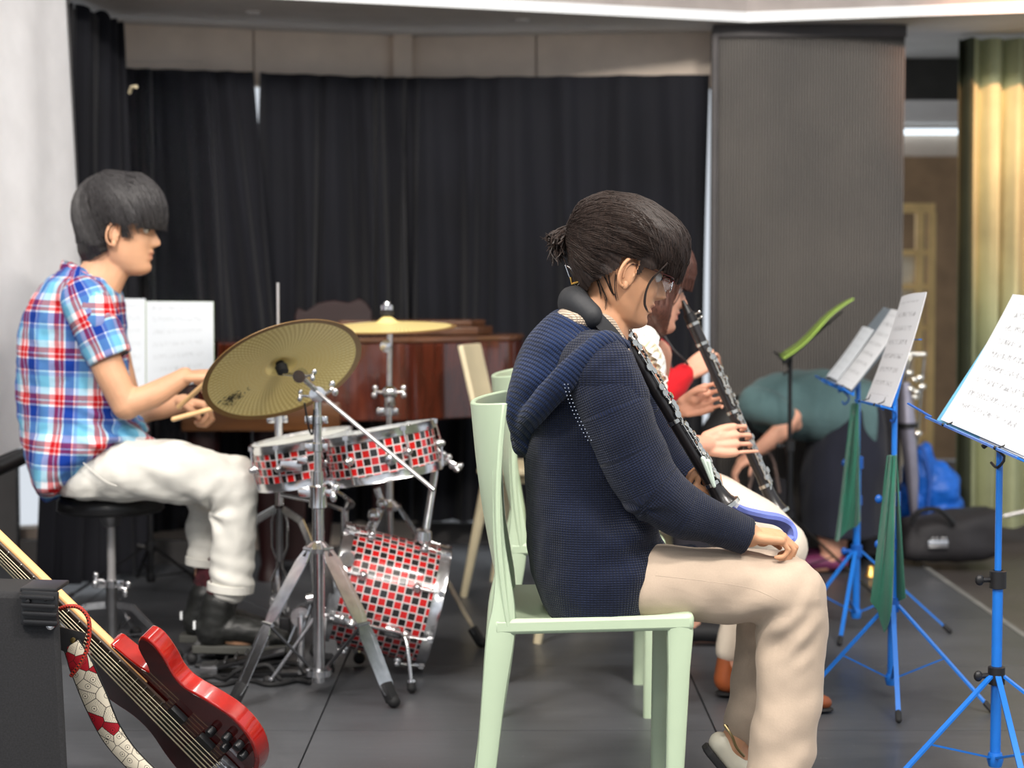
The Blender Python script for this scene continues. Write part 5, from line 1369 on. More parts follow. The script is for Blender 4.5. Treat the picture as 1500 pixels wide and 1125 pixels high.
def hand(mb, W_, f, n, t, k=1.0, gap=1.0, thin=1.0, *, curls=((.5, .6, .4),)*4, spread=.06, thumb=(.5, .3, .25), thumb_side=.8, fr=1.0):
    """palm and five fingers: W_ wrist, f finger direction, n palm direction, t thumb side"""
    f = V(f).normalized(); n = V(n); n = (n-f*n.dot(f)).normalized(); t = V(t); t = (t-f*t.dot(f)-n*t.dot(n)).normalized()
    W_ = V(W_)
    lens = [(.040, .024, .020), (.044, .028, .021), (.041, .026, .020), (.032, .020, .018)]
    offs = [.030, .010, -.010, -.029]; base = [.088, .092, .087, .078]; rad = [.0088*thin, .0090*thin, .0084*thin, .0074*thin]; offs = [q*gap for q in offs]
    for i in range(4):
        b = W_ + (f*base[i]+t*offs[i])*k
        mb.tube([W_+f*.004*k+t*offs[i]*.55*k, W_+(f*base[i]*.6+t*offs[i]*.9)*k, b], [.0150*k, .0142*k, .0115*k], 12, 3, round_ends=True)
        d = (f+t*(offs[i]*spread*30*.1)).normalized(); ax = d.cross(n).normalized(); p = b; pts = [b-d*.012*k]; rr_ = [rad[i]*k*1.05]
        pts.append(b); rr_.append(rad[i]*k*1.06)
        for l, c_ in zip(lens[i], curls[i % len(curls)]):
            d = (Matrix.Rotation(c_, 3, ax) @ d).normalized()
            p2 = p + d*l*k; pts.append(p.lerp(p2, .5)); rr_.append(rad[i]*k*.95*fr); pts.append(p2); rr_.append(rad[i]*k*(1.0 if l > .022 else .84)*fr); p = p2
        mb.tube(pts, rr_, 12, 0, round_ends=True)
    mb.sph(W_+(f*.045+t*.018+n*.008)*k, (.024*k,)*3, 12, 8)
    b = W_+(f*.022+t*.022+n*.004)*k; d = (f*thumb[0]*1.2+t*thumb_side+n*thumb[1]).normalized()
    p1 = b+d*.042*k; d2 = (d+f*thumb[2]*1.6+n*thumb[1]*.5-t*.35).normalized(); p2 = p1+d2*.030*k; d3 = (d2+n*.25-t*.2).normalized(); p3 = p2+d3*.022*k
    mb.tube([W_+(f*.01+t*.008)*k, b, p1, p2, p3], [.013*k, .0150*k, .0108*k, .0098*k, .0078*k], 12, 3, round_ends=True)
    return mb

def knit(name, c, pu=.0052, pv=.0046, rib=False, dark=.55, bumpd=.002):
    N = Nodes(name); a = N.n('ShaderNodeAttribute', attribute_name='cuv'); s_ = N.n('ShaderNodeSeparateXYZ'); N.l(a.outputs['Vector'], s_.inputs[0])
    wob = N.noise(N.coord(), 30, 2); wobm = N.math('MULTIPLY', N.math('SUBTRACT', wob, .5), 1.2)
    su = N.math('ABSOLUTE', N.math('SINE', N.math('ADD', N.math('MULTIPLY', s_.outputs[0], pi/pu), wobm)))
    sv = N.math('ABSOLUTE', N.math('SINE', N.math('ADD', N.math('MULTIPLY', s_.outputs[1], pi/pv), wobm)))
    h = N.math('MULTIPLY', N.math('POWER', su, .7), sv if not rib else N.math('MULTIPLY_ADD', sv, .35, .65))
    nz = N.noise(N.coord(), 9, 4)
    base = N.ramp(nz, [(.3, tuple(x*.85 for x in c)), (.7, tuple(x*1.2 for x in c))])
    N.color(N.mix(N.math('MULTIPLY_ADD', h, -1, 1), base, lin(tuple(x*dark for x in c)))); N.set(.9, 0, .2, .12); N.bump(h, .9, bumpd)
    return N.m
def cloth_mat(name, c, weave=500, rough=.85, bumps=.25, var=.05, spots=None):
    N = Nodes(name); nz = N.noise(N.coord(), 5, 4); w2 = N.noise(N.coord(scale=(1, 1, 1)), weave, 3)
    b = N.ramp(nz, [(.3, tuple(x*(1-var) for x in c)), (.7, tuple(min(255, x*(1+var)) for x in c))])
    N.color(N.mix(N.ramp(w2, [(.35, (0,0,0)), (.7, (90,90,90))]), b, lin(tuple(x*.8 for x in c)))); N.set(rough, 0, .25, .1); N.bump(w2, bumps, .0008)
    return N.m
def axis_uv(A_, B_, R=.15, flip=1):
    A_ = np.array(A_); B_ = np.array(B_); ax = (B_-A_)/np.linalg.norm(B_-A_)
    side = np.array([0, -1., 0]); side = side-ax*side.dot(ax); side /= np.linalg.norm(side); xp = np.cross(side, ax)
    def f(co):
        q = co-A_; v = q @ ax; a = np.arctan2(q @ xp, q @ side)
        return a*R+2, v+2
    return f

# ------------------------------------------------------------------ 1. drummer
D = 5.26
dm = thing('person', 'young man in a plaid short-sleeved shirt and white trousers drumming on a black stool', 'person', (P(165, 700, D).x, D, 0))
Mh, hv, hf = head(P(178, 336, D), radians(3), radians(4), 1.06)
body = MB().add(hv, hf)
# neck, torso, legs under the clothes
body.tube([P(150, 350, D), P(152, 385, D), P(138, 425, D)], [.058, .056, .075], 20, 4, round_ends=True)
body.tube([P(178, 372, D), P(166, 396, D), P(150, 420, D)], [.046, .046, .055], 16, 4, round_ends=True)
body.loft([(P(70, 715, D), P(170, 690, D), .13), (P(50, 640, D), P(175, 640, D), .15), (P(44, 560, D), P(165, 560, D), .145), (P(50, 490, D), P(160, 490, D), .155), (P(72, 445, D), P(160, 445, D), .16), (P(105, 412, D), P(160, 415, D), .09)], 24)
dn, df = D-.17, D+.17
def PP(l): return [P(*q) for q in l]
# near arm: shoulder, elbow, wrist
body.tube(PP([(128, 455, dn), (155, 530, dn-.02), (185, 594, dn-.02)]), [.056, .045, .041], 18, 5, round_ends=True)
body.tube(PP([(184, 592, dn-.02), (222, 580, dn-.01), (271, 551, dn+.02)]), [.041, .037, .0255], 18, 5, round_ends=True)
body.tube(PP([(150, 460, df), (190, 590, df-.02), (225, 598, df-.04), (270, 590, df-.08)]), [.056, .04, .036, .026], 18, 5, round_ends=True)
hand(body, P(268, 552, dn+.02), V((1, .1, .05)), V((.1, .15, -1)), V((.2, .95, .1)), .98, curls=((.9, 1.3, .7), (1.0, 1.3, .7), (1.1, 1.3, .7), (1.2, 1.3, .7)), thumb=(.7, .5, .4))
hand(body, P(266, 590, df-.08), V((1, -.35, -.12)), V((-.1, -.3, -1)), V((.2, -.9, .25)), .98, curls=((.95, 1.2, .8), (1.0, 1.3, .8), (1.0, 1.3, .8), (1.1, 1.3, .8)), thumb=(.8, .5, .4))
# legs
for s, pts in ((-1, [(110, 690, D-.09), (230, 690, D-.10), (340, 702, D-.11), (338, 790, D-.10), (332, 885, D-.10)]), (1, [(120, 690, D+.09), (215, 690, D+.08), (300, 705, D+.06), (300, 780, D+.06), (300, 880, D+.05)])):
    body.tube(PP(pts), [.06, .055, .036, .034, .026], 18, 4, round_ends=True)
    e = P(*pts[-1]); body.tube([e, e+V((-.01, 0, -.08)), e+V((.06, 0, -.105))], [.026, .026, .02], 14, 3, round_ends=True)
ex = ear(Mh, -1, 1.05, -.008, -.014); ex2 = ear(Mh, 1, 1.05, -.008, -.014); ex.add(ex2.v, ex2.f)
blob(body, 'body', M['skin_m'], dm, .0038, 3, tint=lips_tint(Mh, .55), extra=ex)
eye_parts(dm, Mh)
def infl(x, y, z):
    r = .016+.010*max(0, (z+.0)/.12)
    if x > .02 and z > .0: r += .012
    if x < -.03: r += .007+.010*max(0, -z/.1)
    if x < -.03 and z < -.05: r += .010
    return r + .003*noise.noise(V((x*60, y*60, z*20)))
hs, hfs = head_shell(Mh, infl)
def pred_m(x, y, z):
    line = np.where(x > .052, .002+.05*np.maximum(0, .08-x)*0, np.where(x > .012, .010+(.03-np.abs(x-.032))*.0+.004, np.where(x > -.022, -.002+.6*np.abs(x+.005)*0+.014, -.062-(-.022-x)*.55)))
    # sideburn
    line = np.where((x > .010) & (x < .030), -.024, line)
    return z > line
hmb = MB().add(hs, hfs); hmb.sph(Mh @ V((-.060, 0, -.050)), (.056, .064, .060), 20, 14)
hair = blob(hmb, 'hair', M['hair_m'], dm, .0038, 1, hair_disp(Mh, (-.03, 0, 0), (-.3, 0, 1)), keep=local_keep(Mh, pred_m))
rnd = random.Random(4); prs = []
for i in range(1500):
    a = rnd.uniform(0, 2*pi); crown = V((-.55+rnd.gauss(0, .1), rnd.gauss(0, .1), 1))
    x, y = cos(a), sin(a)
    zl = -.12 if x > .55 else (-.22+.25*(1-abs(x))*0 if x > -.15 else -.62)
    if -.15 < x < .3: zl = -.10
    if x > .35 and x < .52: zl = -.42
    e = V((x, y*.8, zl+rnd.uniform(-.05, .55 if rnd.random() < .4 else .05)))
    prs.append((crown, e))
M['strand_m'] = hair_mat('hair_black_strand', (34, 32, 32), (74, 72, 74)); strands(hair, dm, Mh, prs, .0011, 9, 2, M['strand_m'], .003)

# plaid shirt
def plaid(name):
    N = Nodes(name); a = N.n('ShaderNodeAttribute', attribute_name='cuv'); s_ = N.n('ShaderNodeSeparateXYZ'); N.l(a.outputs['Vector'], s_.inputs[0])
    w = .104
    blue, white, red, cyan, lb = (24, 74, 168), (236, 236, 240), (206, 30, 40), (140, 202, 226), (120, 158, 208)
    def rp(c, per):
        f = N.math('FRACT', N.math('DIVIDE', c, per))
        return N.ramp(f, [(0, blue), (.19, white), (.23, red), (.31, white), (.335, red), (.45, white), (.60, cyan), (.84, lb), (.93, white), (.96, blue)], 'CONSTANT')
    c1 = rp(s_.outputs[0], w); c2 = rp(N.math('ADD', s_.outputs[1], .02), w*1.25)
    m_ = N.mix(.46, c1, c2); 
    dk = N.mix(.55, m_, N.mix(1.0, c1, c2, 'MULTIPLY')); N.color(dk)
    N.set(.85, 0, .2); N.bump(N.noise(N.coord(), 500, 2), .1, .0005)
    return N.m
M['plaid'] = plaid('plaid_cotton')
sh_ = MB()
sh_.loft([(P(76, 732, D), P(96, 722, D), .12), (P(62, 712, D), P(124, 696, D), .200), (P(48, 680, D), P(176, 656, D), .212), (P(40, 652, D), P(214, 636, D), .205), (P(33, 615, D), P(206, 622, D), .180), (P(28, 560, D), P(190, 570, D), .172), (P(30, 505, D), P(184, 515, D), .185), (P(42, 455, D), P(180, 465, D), .195), (P(64, 418, D), P(176, 432, D), .170), (P(92, 392, D), P(168, 418, D), .10), (P(104, 384, D), P(166, 412, D), .070)], 36, 5)
sh_.tube(PP([(100, 440, dn+.02), (125, 440, dn), (140, 470, dn-.01)]), [.05, .066, .066], 18, 3, round_ends=True)
sh_.tube(PP([(105, 440, df-.02), (130, 440, df), (145, 470, df)]), [.05, .064, .064], 18, 3, round_ends=True)
sh_.tube(PP([(180, 625, D-.10), (198, 640, D-.10), (222, 646, D-.08)]), [.035, .035, .014], 14, 3, round_ends=True, flat=((0, 0, 1), .6))
def dshirt(co, nr):
    f = .006*npnoise(co*np.array([1, 1, .35]), 22, 5) + .004*npnoise(co, 38, 8)
    # gathers above the hip
    g = np.exp(-((co[:, 2]-P(170, 620, D).z)/.07)**2)*np.clip((co[:, 0]-P(110, 600, D).x)/.1, 0, 1)
    ang = (co[:, 0]*.8+co[:, 2]*1.6)
    return f + g*.008*np.sin(ang*95)
shirt = blob(sh_, 'shirt', M['plaid'], dm, .006, 4, dshirt, uvfn=axis_uv(P(110, 700, D), P(120, 400, D), .17))
for s, dd in ((-1, dn), (1, df)):
    a_, b_ = P(124, 440, dd), P(160, 522, dd-.02*(s < 0))
    mb = MB().tube([a_, a_.lerp(b_, .5), b_, a_.lerp(b_, 1.04)], [.068, .067, .064, .060], 24, 4, round_ends=False)
    mb.sph(a_, (.068, .066, .068), 20, 12)
    kb = np.array(b_); ka = np.array((b_-a_).normalized())
    def keep(co, kb=kb, ka=ka):
        q = (co-kb) @ ka; r = np.linalg.norm(co-kb-np.outer(q, ka), axis=1); return ~((q > -.001) & (r < .052))
    blob(mb, 'sleeve', M['plaid'], dm, .005, 3, lambda co, nr: .004*npnoise(co, 26, 3), keep=keep, uvfn=axis_uv(b_, a_, .066))
# collar
col = []
for i in range(25):
    t = i/24; a = radians(-115+230*t)
    # from the front left tip round the back of the neck to the front right
    x = -cos(a); y = sin(a)
    base_ = P(134+36*x*1.0, 402-0*x, D); lowf = .5*(1+math.copysign(abs(cos(a))**1, -cos(a)))
    pt = V((P(134, 400, D).x - cos(a)*.066 - .012, D + sin(a)*.072, P(134, 408, D).z + (.030*cos(a)) - .008))
    col.append(pt)
mb = MB()
def collar(u, v):
    x_ = u*24; i = min(int(x_), 23); p = col[i].lerp(col[i+1], x_-i)
    c = V((P(136, 400, D).x, D, p.z)); d = (p-c); d.z = 0; d.normalize()
    return p + d*(.002+.012*v) + V((0, 0, .030-.044*v))
mb.grid(40, 6, collar, .004)
# rear points towards -x: cos(a)=1 at the back
mb.build('shirt_collar', M['plaid'], dm, True, uvfn=lambda p: (p.x*1.0+p.y+2, p.z+2.03))
# trousers
tr = MB()
tr.tube(PP([(126, 702, D-.085), (180, 690, D-.095), (250, 690, D-.11), (318, 704, D-.115), (344, 706, D-.11)]), [.062, .090, .087, .079, .066], 26, 5, round_ends=True)
tr.tube(PP([(344, 700, D-.11), (343, 740, D-.11), (341, 800, D-.10), (338, 852, D-.095)]), [.066, .066, .063, .062], 24, 5, round_ends=True)
tr.tube(PP([(130, 700, D+.085), (180, 690, D+.09), (240, 694, D+.08), (305, 712, D+.065)]), [.062, .090, .084, .068], 24, 5, round_ends=True)
tr.tube(PP([(302, 706, D+.065), (300, 760, D+.06), (300, 812, D+.055)]), [.062, .052, .050], 22, 5, round_ends=True)
tr.loft([(P(92, 722, D), P(190, 722, D), .15), (P(86, 700, D), P(200, 700, D), .165), (P(80, 665, D), P(190, 662, D), .155)], 28)
tr.tube(PP([(366, 858, D-.095), (310, 850, D-.095)]), .0, 4) if 0 else None
def keep_tr(co):
    a = np.array(P(338, 852, D-.095)); return np.ones(len(co), bool)
def dtr(co, nr):
    kx, kz = P(318, 745, D).x, P(318, 745, D).z
    r = np.sqrt((co[:, 0]-kx)**2+(co[:, 2]-kz)**2); a = np.arctan2(co[:, 2]-kz, co[:, 0]-kx)
    f = .004*npnoise(co, 13, 1)+.003*npnoise(co, 32, 4)
    f += .006*np.exp(-(r/.09)**2)*np.sin(a*6+r*40+npnoise(co, 9, 3)*3)
    d1 = co[:, 0]*.55+co[:, 2]*1.0
    f += .004*np.sin(d1*70)*np.exp(-((co[:, 0]-P(250, 700, D).x)/.12)**2)
    low = np.clip((P(0, 800, D).z-co[:, 2])/.08, 0, 1); f += .005*low*np.sin(co[:, 2]*110+co[:, 0]*40)
    return f
M['white_denim'] = cloth_mat('white_denim', (224, 222, 214), 420, .85, .2, .03)
blob(tr, 'trousers', M['white_denim'], dm, .006, 4, dtr)
# hem cuffs, pocket seam
for c, r in ((P(338, 860, D-.095), .063), (P(299, 822, D+.055), .051)):
    MB().lathe([(r*.9, -.012), (r+.003, -.011), (r+.004, .010), (r*.9, .012)], c, (.1, 0, 1), 28).build('trouser_cuff', M['white_denim'], dm)
MB().tube(PP([(122, 678, D-.188), (140, 694, D-.192), (156, 706, D-.194), (171, 712, D-.192)]), .0016, 6, 3).build('pocket_seam', M['white_denim'], dm)
# socks and boots
M['sock'] = simple('dark_maroon_sock', (70, 26, 34), .9, var=.25, nscale=60); M['boot'] = simple('black_boot', (30, 31, 30), .45, var=.3, nscale=30, bump=.4, bscale=80, bdist=.002); M['sole'] = simple('grey_sole', (66, 66, 62), .7)
for nm, dd, ax_, top in (('near', D-.10, 310, 862), ('far', D+.05, 291, 826)):
    z0 = P(ax_, 932 if nm == 'near' else 918, dd)
    c = P(ax_+20, top-6, dd)
    MB().tube([c, V((c.x-.012, c.y, .20)), V((c.x-.022, c.y, .17))], [.043, .042, .040], 18, 3, round_ends=True).build('sock', M['sock'], dm)
    mb = MB(); hx_ = P(ax_-24, 900, dd).x; zb_ = .065; xs_ = P(ax_+12, 900, dd).x
    mb.tube([V((xs_, dd, .175)), V((xs_-.012, dd, .13)), V((hx_+.05, dd, zb_+.03))], [.050, .050, .050], 20, 3, round_ends=True)
    mb.tube([V((hx_+.04, dd, zb_+.025)), V((hx_+.12, dd, zb_+.035)), V((hx_+.19, dd, zb_+.018)), V((hx_+.245, dd, zb_+.008))], [.040, .044, .040, .028], 20, 4, round_ends=True, flat=((0, 0, 1), .85))
    bt = blob(mb, 'boot', M['boot'], dm, .005, 2, lambda co, nr: .002*npnoise(co, 60, 3))
    mb = MB(); mb.prism([(-.005, -.032), (.06, -.036), (.14, -.046), (.22, -.04), (.275, -.015), (.28, .01), (.25, .035), (.16, .045), (.06, .036), (-.005, .03)], (hx_, dd, zb_-.030), (1,0,0), (0,1,0), (0,0,1), .022); mb.build('boot_sole', M['sole'], bt, True, bevel=.003)
    mb = MB()
    for k in range(5): mb.tube([V((hx_+.085+.02*k, dd-.032, .125-.010*k)), V((hx_+.095+.02*k, dd, .142-.013*k)), V((hx_+.085+.02*k, dd+.03, .125-.010*k))], .0028, 6, 3)
    mb.build('boot_lace', M['black_plastic'], bt)
    MB().box(V((hx_+.002, dd-.025, .115)), (.006, .012, .022)).build('heel_tab', M['paper'], bt)
# sticks
M['stick'] = simple('maple_stick', (216, 176, 126), .4, var=.05)
def stick(a, b, label):
    L_ = (b-a).length; d_ = (b-a).normalized()
    t = MB().tube([a, a+d_*L_*.75, a+d_*L_*.93, a+d_*L_*.97, b], [.0072, .0068, .0038, .0050, .0030], 12, round_ends=True).build('drumstick', M['stick'], None)
    tag(t, label, 'drumstick', 'pair of drumsticks')
stick(P(262, 596, dn-.04), P(372, 497, 4.85), 'drumstick in the drummer\'s near hand, its tip above the cymbal edge')
stick(P(254, 614, 5.02), P(368, 583, 5.10), 'drumstick in the drummer\'s far hand, its butt end showing below the wrist')
# ------------------------------------------------------------------ 2. woman in the navy cardigan
D = 3.68; dn, df = D-.17, D+.17
wm = thing('person', 'woman in a navy knitted hooded cardigan and beige trousers looking down, clarinet in her lap', 'person', (P(850, 900, D).x, D, 0))
Mh, hv, hf = head(P(912, 392, D), radians(18), radians(8), .97, .94)
body = MB().add(hv, hf)
body.tube(PP([(892, 400, D), (888, 440, D), (870, 490, D)]), [.052, .048, .066], 20, 4, round_ends=True)
body.tube(PP([(905, 425, D), (897, 455, D), (886, 490, D)]), [.040, .040, .048], 16, 4, round_ends=True)
body.loft([(P(830, 870, D), P(930, 860, D), .12), (P(810, 800, D), P(940, 800, D), .13), (P(785, 700, D), P(935, 700, D), .13), (P(795, 600, D), P(940, 600, D), .14), (P(820, 530, D), P(930, 530, D), .15), (P(850, 490, D), P(915, 495, D), .08)], 24)
# near arm
body.tube(PP([(880, 550, dn), (920, 640, dn), (955, 715, dn)]), [.045, .04, .036], 18, 4, round_ends=True)
body.tube(PP([(955, 715, dn), (1030, 755, dn), (1098, 784, dn+.02)]), [.036, .032, .024], 18, 4, round_ends=True)
hand(body, P(1094, 783, dn+.02), V((1, .12, -.10)), V((.0, .15, -1)), V((.1, .95, .1)), .80, curls=((.55, 1.3, .9), (.6, 1.3, .9), (.7, 1.3, .9), (.8, 1.3, .9)), thumb=(.9, .4, .3))
# far arm
body.tube(PP([(905, 550, df), (965, 650, df+.02), (985, 690, df+.02)]), [.045, .038, .034], 16, 4, round_ends=True)
body.tube(PP([(985, 690, df+.02), (1010, 712, df-.0), (1040, 722, df-.05)]), [.034, .03, .023], 16, 4, round_ends=True)
hand(body, P(1047, 738, df-.07), V((-.15, -.30, 1)), V((-.85, -.4, -.1)), V((.1, -.95, -.1)), .78, curls=((.9, 1.1, .6), (.9, 1.1, .6), (.9, 1.1, .6), (.8, 1.0, .5)), thumb=(.6, .7, .2), thumb_side=.35)
for s, pts in ((-1, [(860, 865, D-.09), (1010, 862, D-.11), (1165, 860, D-.12), (1165, 960, D-.12), (1155, 1130, D-.13)]), (1, [(880, 860, D+.09), (1010, 860, D+.09), (1140, 862, D+.08), (1105, 960, D+.07), (1085, 1085, D+.06)])):
    body.tube(PP(pts), [.055, .05, .036, .034, .026], 18, 4, round_ends=True)
# feet
nf = P(1150, 1215, D-.13); body.tube([P(1155, 1130, D-.13), V((nf.x, nf.y, .07)), V((nf.x+.12, nf.y, .03))], [.030, .032, .024], 14, 3, round_ends=True)
body.tube([P(1085, 1075, D+.06), P(1074, 1096, D+.05), P(1098, 1150, D+.05), P(1115, 1180, D+.05)], [.031, .030, .027, .022], 14, 3, round_ends=True)
ex = ear(Mh, -1, 1.18, .000, -.010); ex2 = ear(Mh, 1, 1.18, .000, -.010); ex.add(ex2.v, ex2.f)
blob(body, 'body', M['skin_w'], wm, .0030, 3, tint=lips_tint(Mh, .6), extra=ex)
eye_parts(wm, Mh, True, True, 'hair_w')
def infl(x, y, z):
    r = .016
    if z > 0: r += .016*min(1, z/.08)
    if x > .02 and z > .0: r += .012*min(1, (x-.02)/.05)
    if x < -.05: r += .006
    return r + .0035*noise.noise(V((x*50, y*50, z*25)))
hs, hfs = head_shell(Mh, infl)
def pred_w(x, y, z):
    line = np.where(x > .050, .012, np.where(x > .022, .008, np.where(x > -.022, .016, np.where(x > -.06, -.012-(-.022-x)*1.2, -.075))))
    line = np.where((x > .012) & (x < .026), -.012, line)
    return z > line
hair = blob(MB().add(hs, hfs), 'hair', M['hair_w'], wm, .0034, 1, hair_disp(Mh, (-.02, 0, .03), (-1, 0, .25)), keep=local_keep(Mh, pred_w))
inv = Mh.inverted(); R_ = Mh.to_3x3().normalized()
tie_w = P(852, 354, D-.005); tie_l = (inv @ tie_w) - V((-.012, 0, .022))
rnd = random.Random(8); prs = []
for i in range(1500):     # swept back from the hairline to the tie
    u = rnd.random(); sd = -1 if rnd.random() < .6 else 1
    if u < .62:
        a = rnd.uniform(.0, 1.0); st_ = V((.9-.75*a, sd*(.15+.75*a**.6), .75-.85*a*rnd.uniform(.6, 1)))
    else:
        st_ = V((rnd.uniform(-.75, .15), sd*.85, rnd.uniform(-.75, .2)))
        if st_.x > -.3: st_.z = max(st_.z, .0)
    prs.append((st_, tie_l.normalized()+V((rnd.gauss(0, .08), rnd.gauss(0, .06), rnd.gauss(0, .08)))))
for i in range(1500):      # fringe falling forward
    y = rnd.uniform(-.85, .85); prs.append((V((-.35+rnd.gauss(0, .2), y*.55, .9)), V((1-.45*abs(y)**2, y, -.0+rnd.uniform(-.16, .3)))))
strands(hair, wm, Mh, prs, .00075, 10, 5, M['hair_w'], .0022)
# ponytail, tie and loose locks
pt = MB(); rnd = random.Random(12)
for i in range(150):
    a = P(853, 352, D)+V((rnd.gauss(0, .003), rnd.gauss(0, .006), rnd.gauss(0, .004)))
    k = rnd.random(); sp_ = rnd.gauss(0, 1)
    m1 = P(835+rnd.gauss(0, 3), 342+rnd.gauss(0, 4)-5*k, D+rnd.gauss(0, .012)); m2 = P(816+rnd.gauss(0, 5), 348+rnd.gauss(0, 5)+6*k, D+rnd.gauss(0, .016))
    e = P(812+rnd.gauss(0, 7)+10*k, 372+rnd.gauss(0, 7)+8*k, D+rnd.gauss(0, .018)) if rnd.random() < .75 else P(803+rnd.gauss(0, 5), 352+rnd.gauss(0, 6), D+rnd.gauss(0, .018))
    pt.tube([a, m1, m2, e], [.0018, .0030, .0024, .0006], 5, 4)
pt.build('ponytail', M['hair_w'], wm)
MB().lathe([(.008, -.010), (.013, -.007), (.0135, .006), (.008, .010)], P(854, 353, D), (P(830, 343, D)-P(862, 356, D)).normalized(), 16).build('hair_tie', M['black_plastic'], wm)
lk = MB()
def lock(px_pts, d, r=.0016, n=10, sd=0):
    rr_ = random.Random(sd)
    for i in range(n):
        o_ = rr_.gauss(0, 1.6); o2 = rr_.gauss(0, .004)
        lk.tube([P(a_+o_*(.3+.5*j/len(px_pts)), b_+rr_.gauss(0, 1), d+o2-.004*j*0) for j, (a_, b_) in enumerate(px_pts)], [r*.8]+[r*.6]*(len(px_pts)-2)+[r*.2], 4, 4)
lock([(978, 385), (965, 398), (953, 412), (946, 428), (944, 446), (949, 458)], D-.074, .0008, 14, 1)
lock([(902, 402), (901, 416), (902, 430), (904, 441)], D-.078, .0006, 7, 2)
lock([(874, 404), (882, 422), (888, 440), (887, 454)], D-.060, .0006, 12, 3)
lock([(884, 402), (890, 415), (896, 428), (901, 434)], D-.068, .0006, 10, 4)
lock([(870, 398), (875, 412), (879, 424), (881, 436)], D-.052, .0006, 14, 6)
lock([(892, 404), (894, 416), (897, 426), (899, 433)], D-.072, .0006, 10, 9)
lk.build('loose_lock', M['hair_w'], wm)
# glasses: thin red-dark temple and clear lens
gl = thing('glasses', 'thin red-rimmed glasses on the woman in the navy cardigan', 'glasses', P(975, 425, D))
rm = simple('red_frame', (150, 24, 30), .3); gm = Nodes('lens_glass'); gm.b.inputs['Roughness'].default_value = .03
tr_ = gm.n('ShaderNodeBsdfTransparent'); gs_ = gm.n('ShaderNodeBsdfGlossy'); gs_.inputs['Roughness'].default_value = .05; mx_ = gm.n('ShaderNodeMixShader'); mx_.inputs[0].default_value = .12; gm.l(tr_.outputs[0], mx_.inputs[1]); gm.l(gs_.outputs[0], mx_.inputs[2]); gm.l(mx_.outputs[0], gm.t.nodes['Material Output'].inputs[0])
for s in (-1, 1):
    c = Mh @ V((.103, s*.033, -.004)); X1 = R_ @ V((-.25*abs(1), s*1.0, 0)).normalized(); Z1 = R_ @ V((0, 0, 1)); 
    ring = [c + X1*.023*math.copysign(abs(cos(a))**.7, cos(a)) + Z1*.0145*math.copysign(abs(sin(a))**.7, sin(a)) for a in [2*pi*i/28 for i in range(28)]]
    MB().tube(ring, .0009, 6, closed=True).build('rim', M['chrome'], gl)
    MB().tube([ring[i] for i in range(1, 14)], .0013, 6).build('brow_bar', rm, gl)
    nn = X1.cross(Z1)
    mb = MB(); vs = [c+(p-c)*.97+nn*.0006 for p in ring]+[c+(p-c)*.97-nn*.0006 for p in ring]; n = 28
    mb.add(vs, [tuple(range(n)), tuple(reversed(range(n, 2*n)))]+[(k, n+k, n+(k+1) % n, (k+1) % n) for k in range(n)]); mb.build('lens', gm.m, gl)
    MB().tube([c+X1*.023+Z1*.009, Mh @ V((.085, s*.076, .008)), Mh @ V((.02, s*.083, .010)), Mh @ V((-.01, s*.082, .004))], .0011, 6, 3).build('temple', rm if s > 0 else simple('dark_temple', (56, 24, 24), .3), gl)
MB().tube([Mh @ V((.103, -.010, -.001)), Mh @ V((.108, 0, .002)), Mh @ V((.103, .010, -.001))], .001, 6, 3).build('bridge', M['chrome'], gl)

# cardigan
M['navy'] = knit('navy_knit', (22, 31, 56)); M['navy_rib'] = knit('navy_rib', (24, 40, 74), .0085, .0040, rib=True, bumpd=.003)
cd = MB()
cd.loft([(P(818, 905, D), P(925, 905, D), .17), (P(798, 888, D), P(950, 890, D), .19), (P(778, 835, D), P(972, 842, D), .198), (P(770, 760, D), P(972, 795, D), .182), (P(768, 700, D), P(955, 740, D), .158), (P(768, 640, D), P(950, 670, D), .160), (P(775, 580, D), P(945, 600, D), .172), (P(795, 530, D), P(935, 545, D), .182), (P(820, 490, D), P(922, 508, D), .150), (P(845, 468, D), P(912, 490, D), .085)], 40, 5)
cd.tube(PP([(860, 530, dn+.03), (880, 545, dn), (900, 590, dn)]), [.055, .068, .07], 20, 4, round_ends=True)
cd.tube(PP([(880, 530, df-.03), (900, 545, df), (925, 590, df)]), [.055, .064, .062], 20, 4, round_ends=True)
cd.tube(PP([(925, 870, D-.10), (965, 835, D-.10), (1010, 812, D-.08)]), [.05, .045, .022], 18, 4, round_ends=True)
def dcd(co, nr):
    f = .006*npnoise(co*np.array([1, 1, .5]), 13, 5)+.003*npnoise(co, 28, 8)
    zc, xc = P(930, 780, D).z, P(930, 780, D).x
    d = (co[:, 2]-zc)-(co[:, 0]-xc)*.35
    f += .007*np.sin(d*75)*np.exp(-(d/.06)**2)*np.clip((co[:, 0]-P(840, 780, D).x)/.1, 0, 1)
    return f
blob(cd, 'cardigan', M['navy'], wm, .0048, 4, dcd, uvfn=axis_uv(P(860, 900, D), P(860, 500, D), .16))
slv = MB(); spts = PP([(878, 545, dn), (900, 600, dn-.01), (925, 660, dn-.012), (952, 712, dn-.008), (1000, 748, dn), (1050, 768, dn+.01), (1096, 785, dn+.02)])
slv.tube(spts, [.066, .068, .066, .064, .052, .042, .036], 26, 5, round_ends=False); slv.sph(spts[0], (.066, .062, .068), 20, 12)
def dsl(co, nr):
    e = np.array(P(940, 740, dn)); r = np.linalg.norm(co-e, axis=1); a = np.arctan2(co[:, 2]-e[2], co[:, 0]-e[0])
    return .004*npnoise(co, 18, 6)+.003*np.exp(-(r/.08)**2)*np.sin(a*6)*np.clip(r/.04, 0, 1)
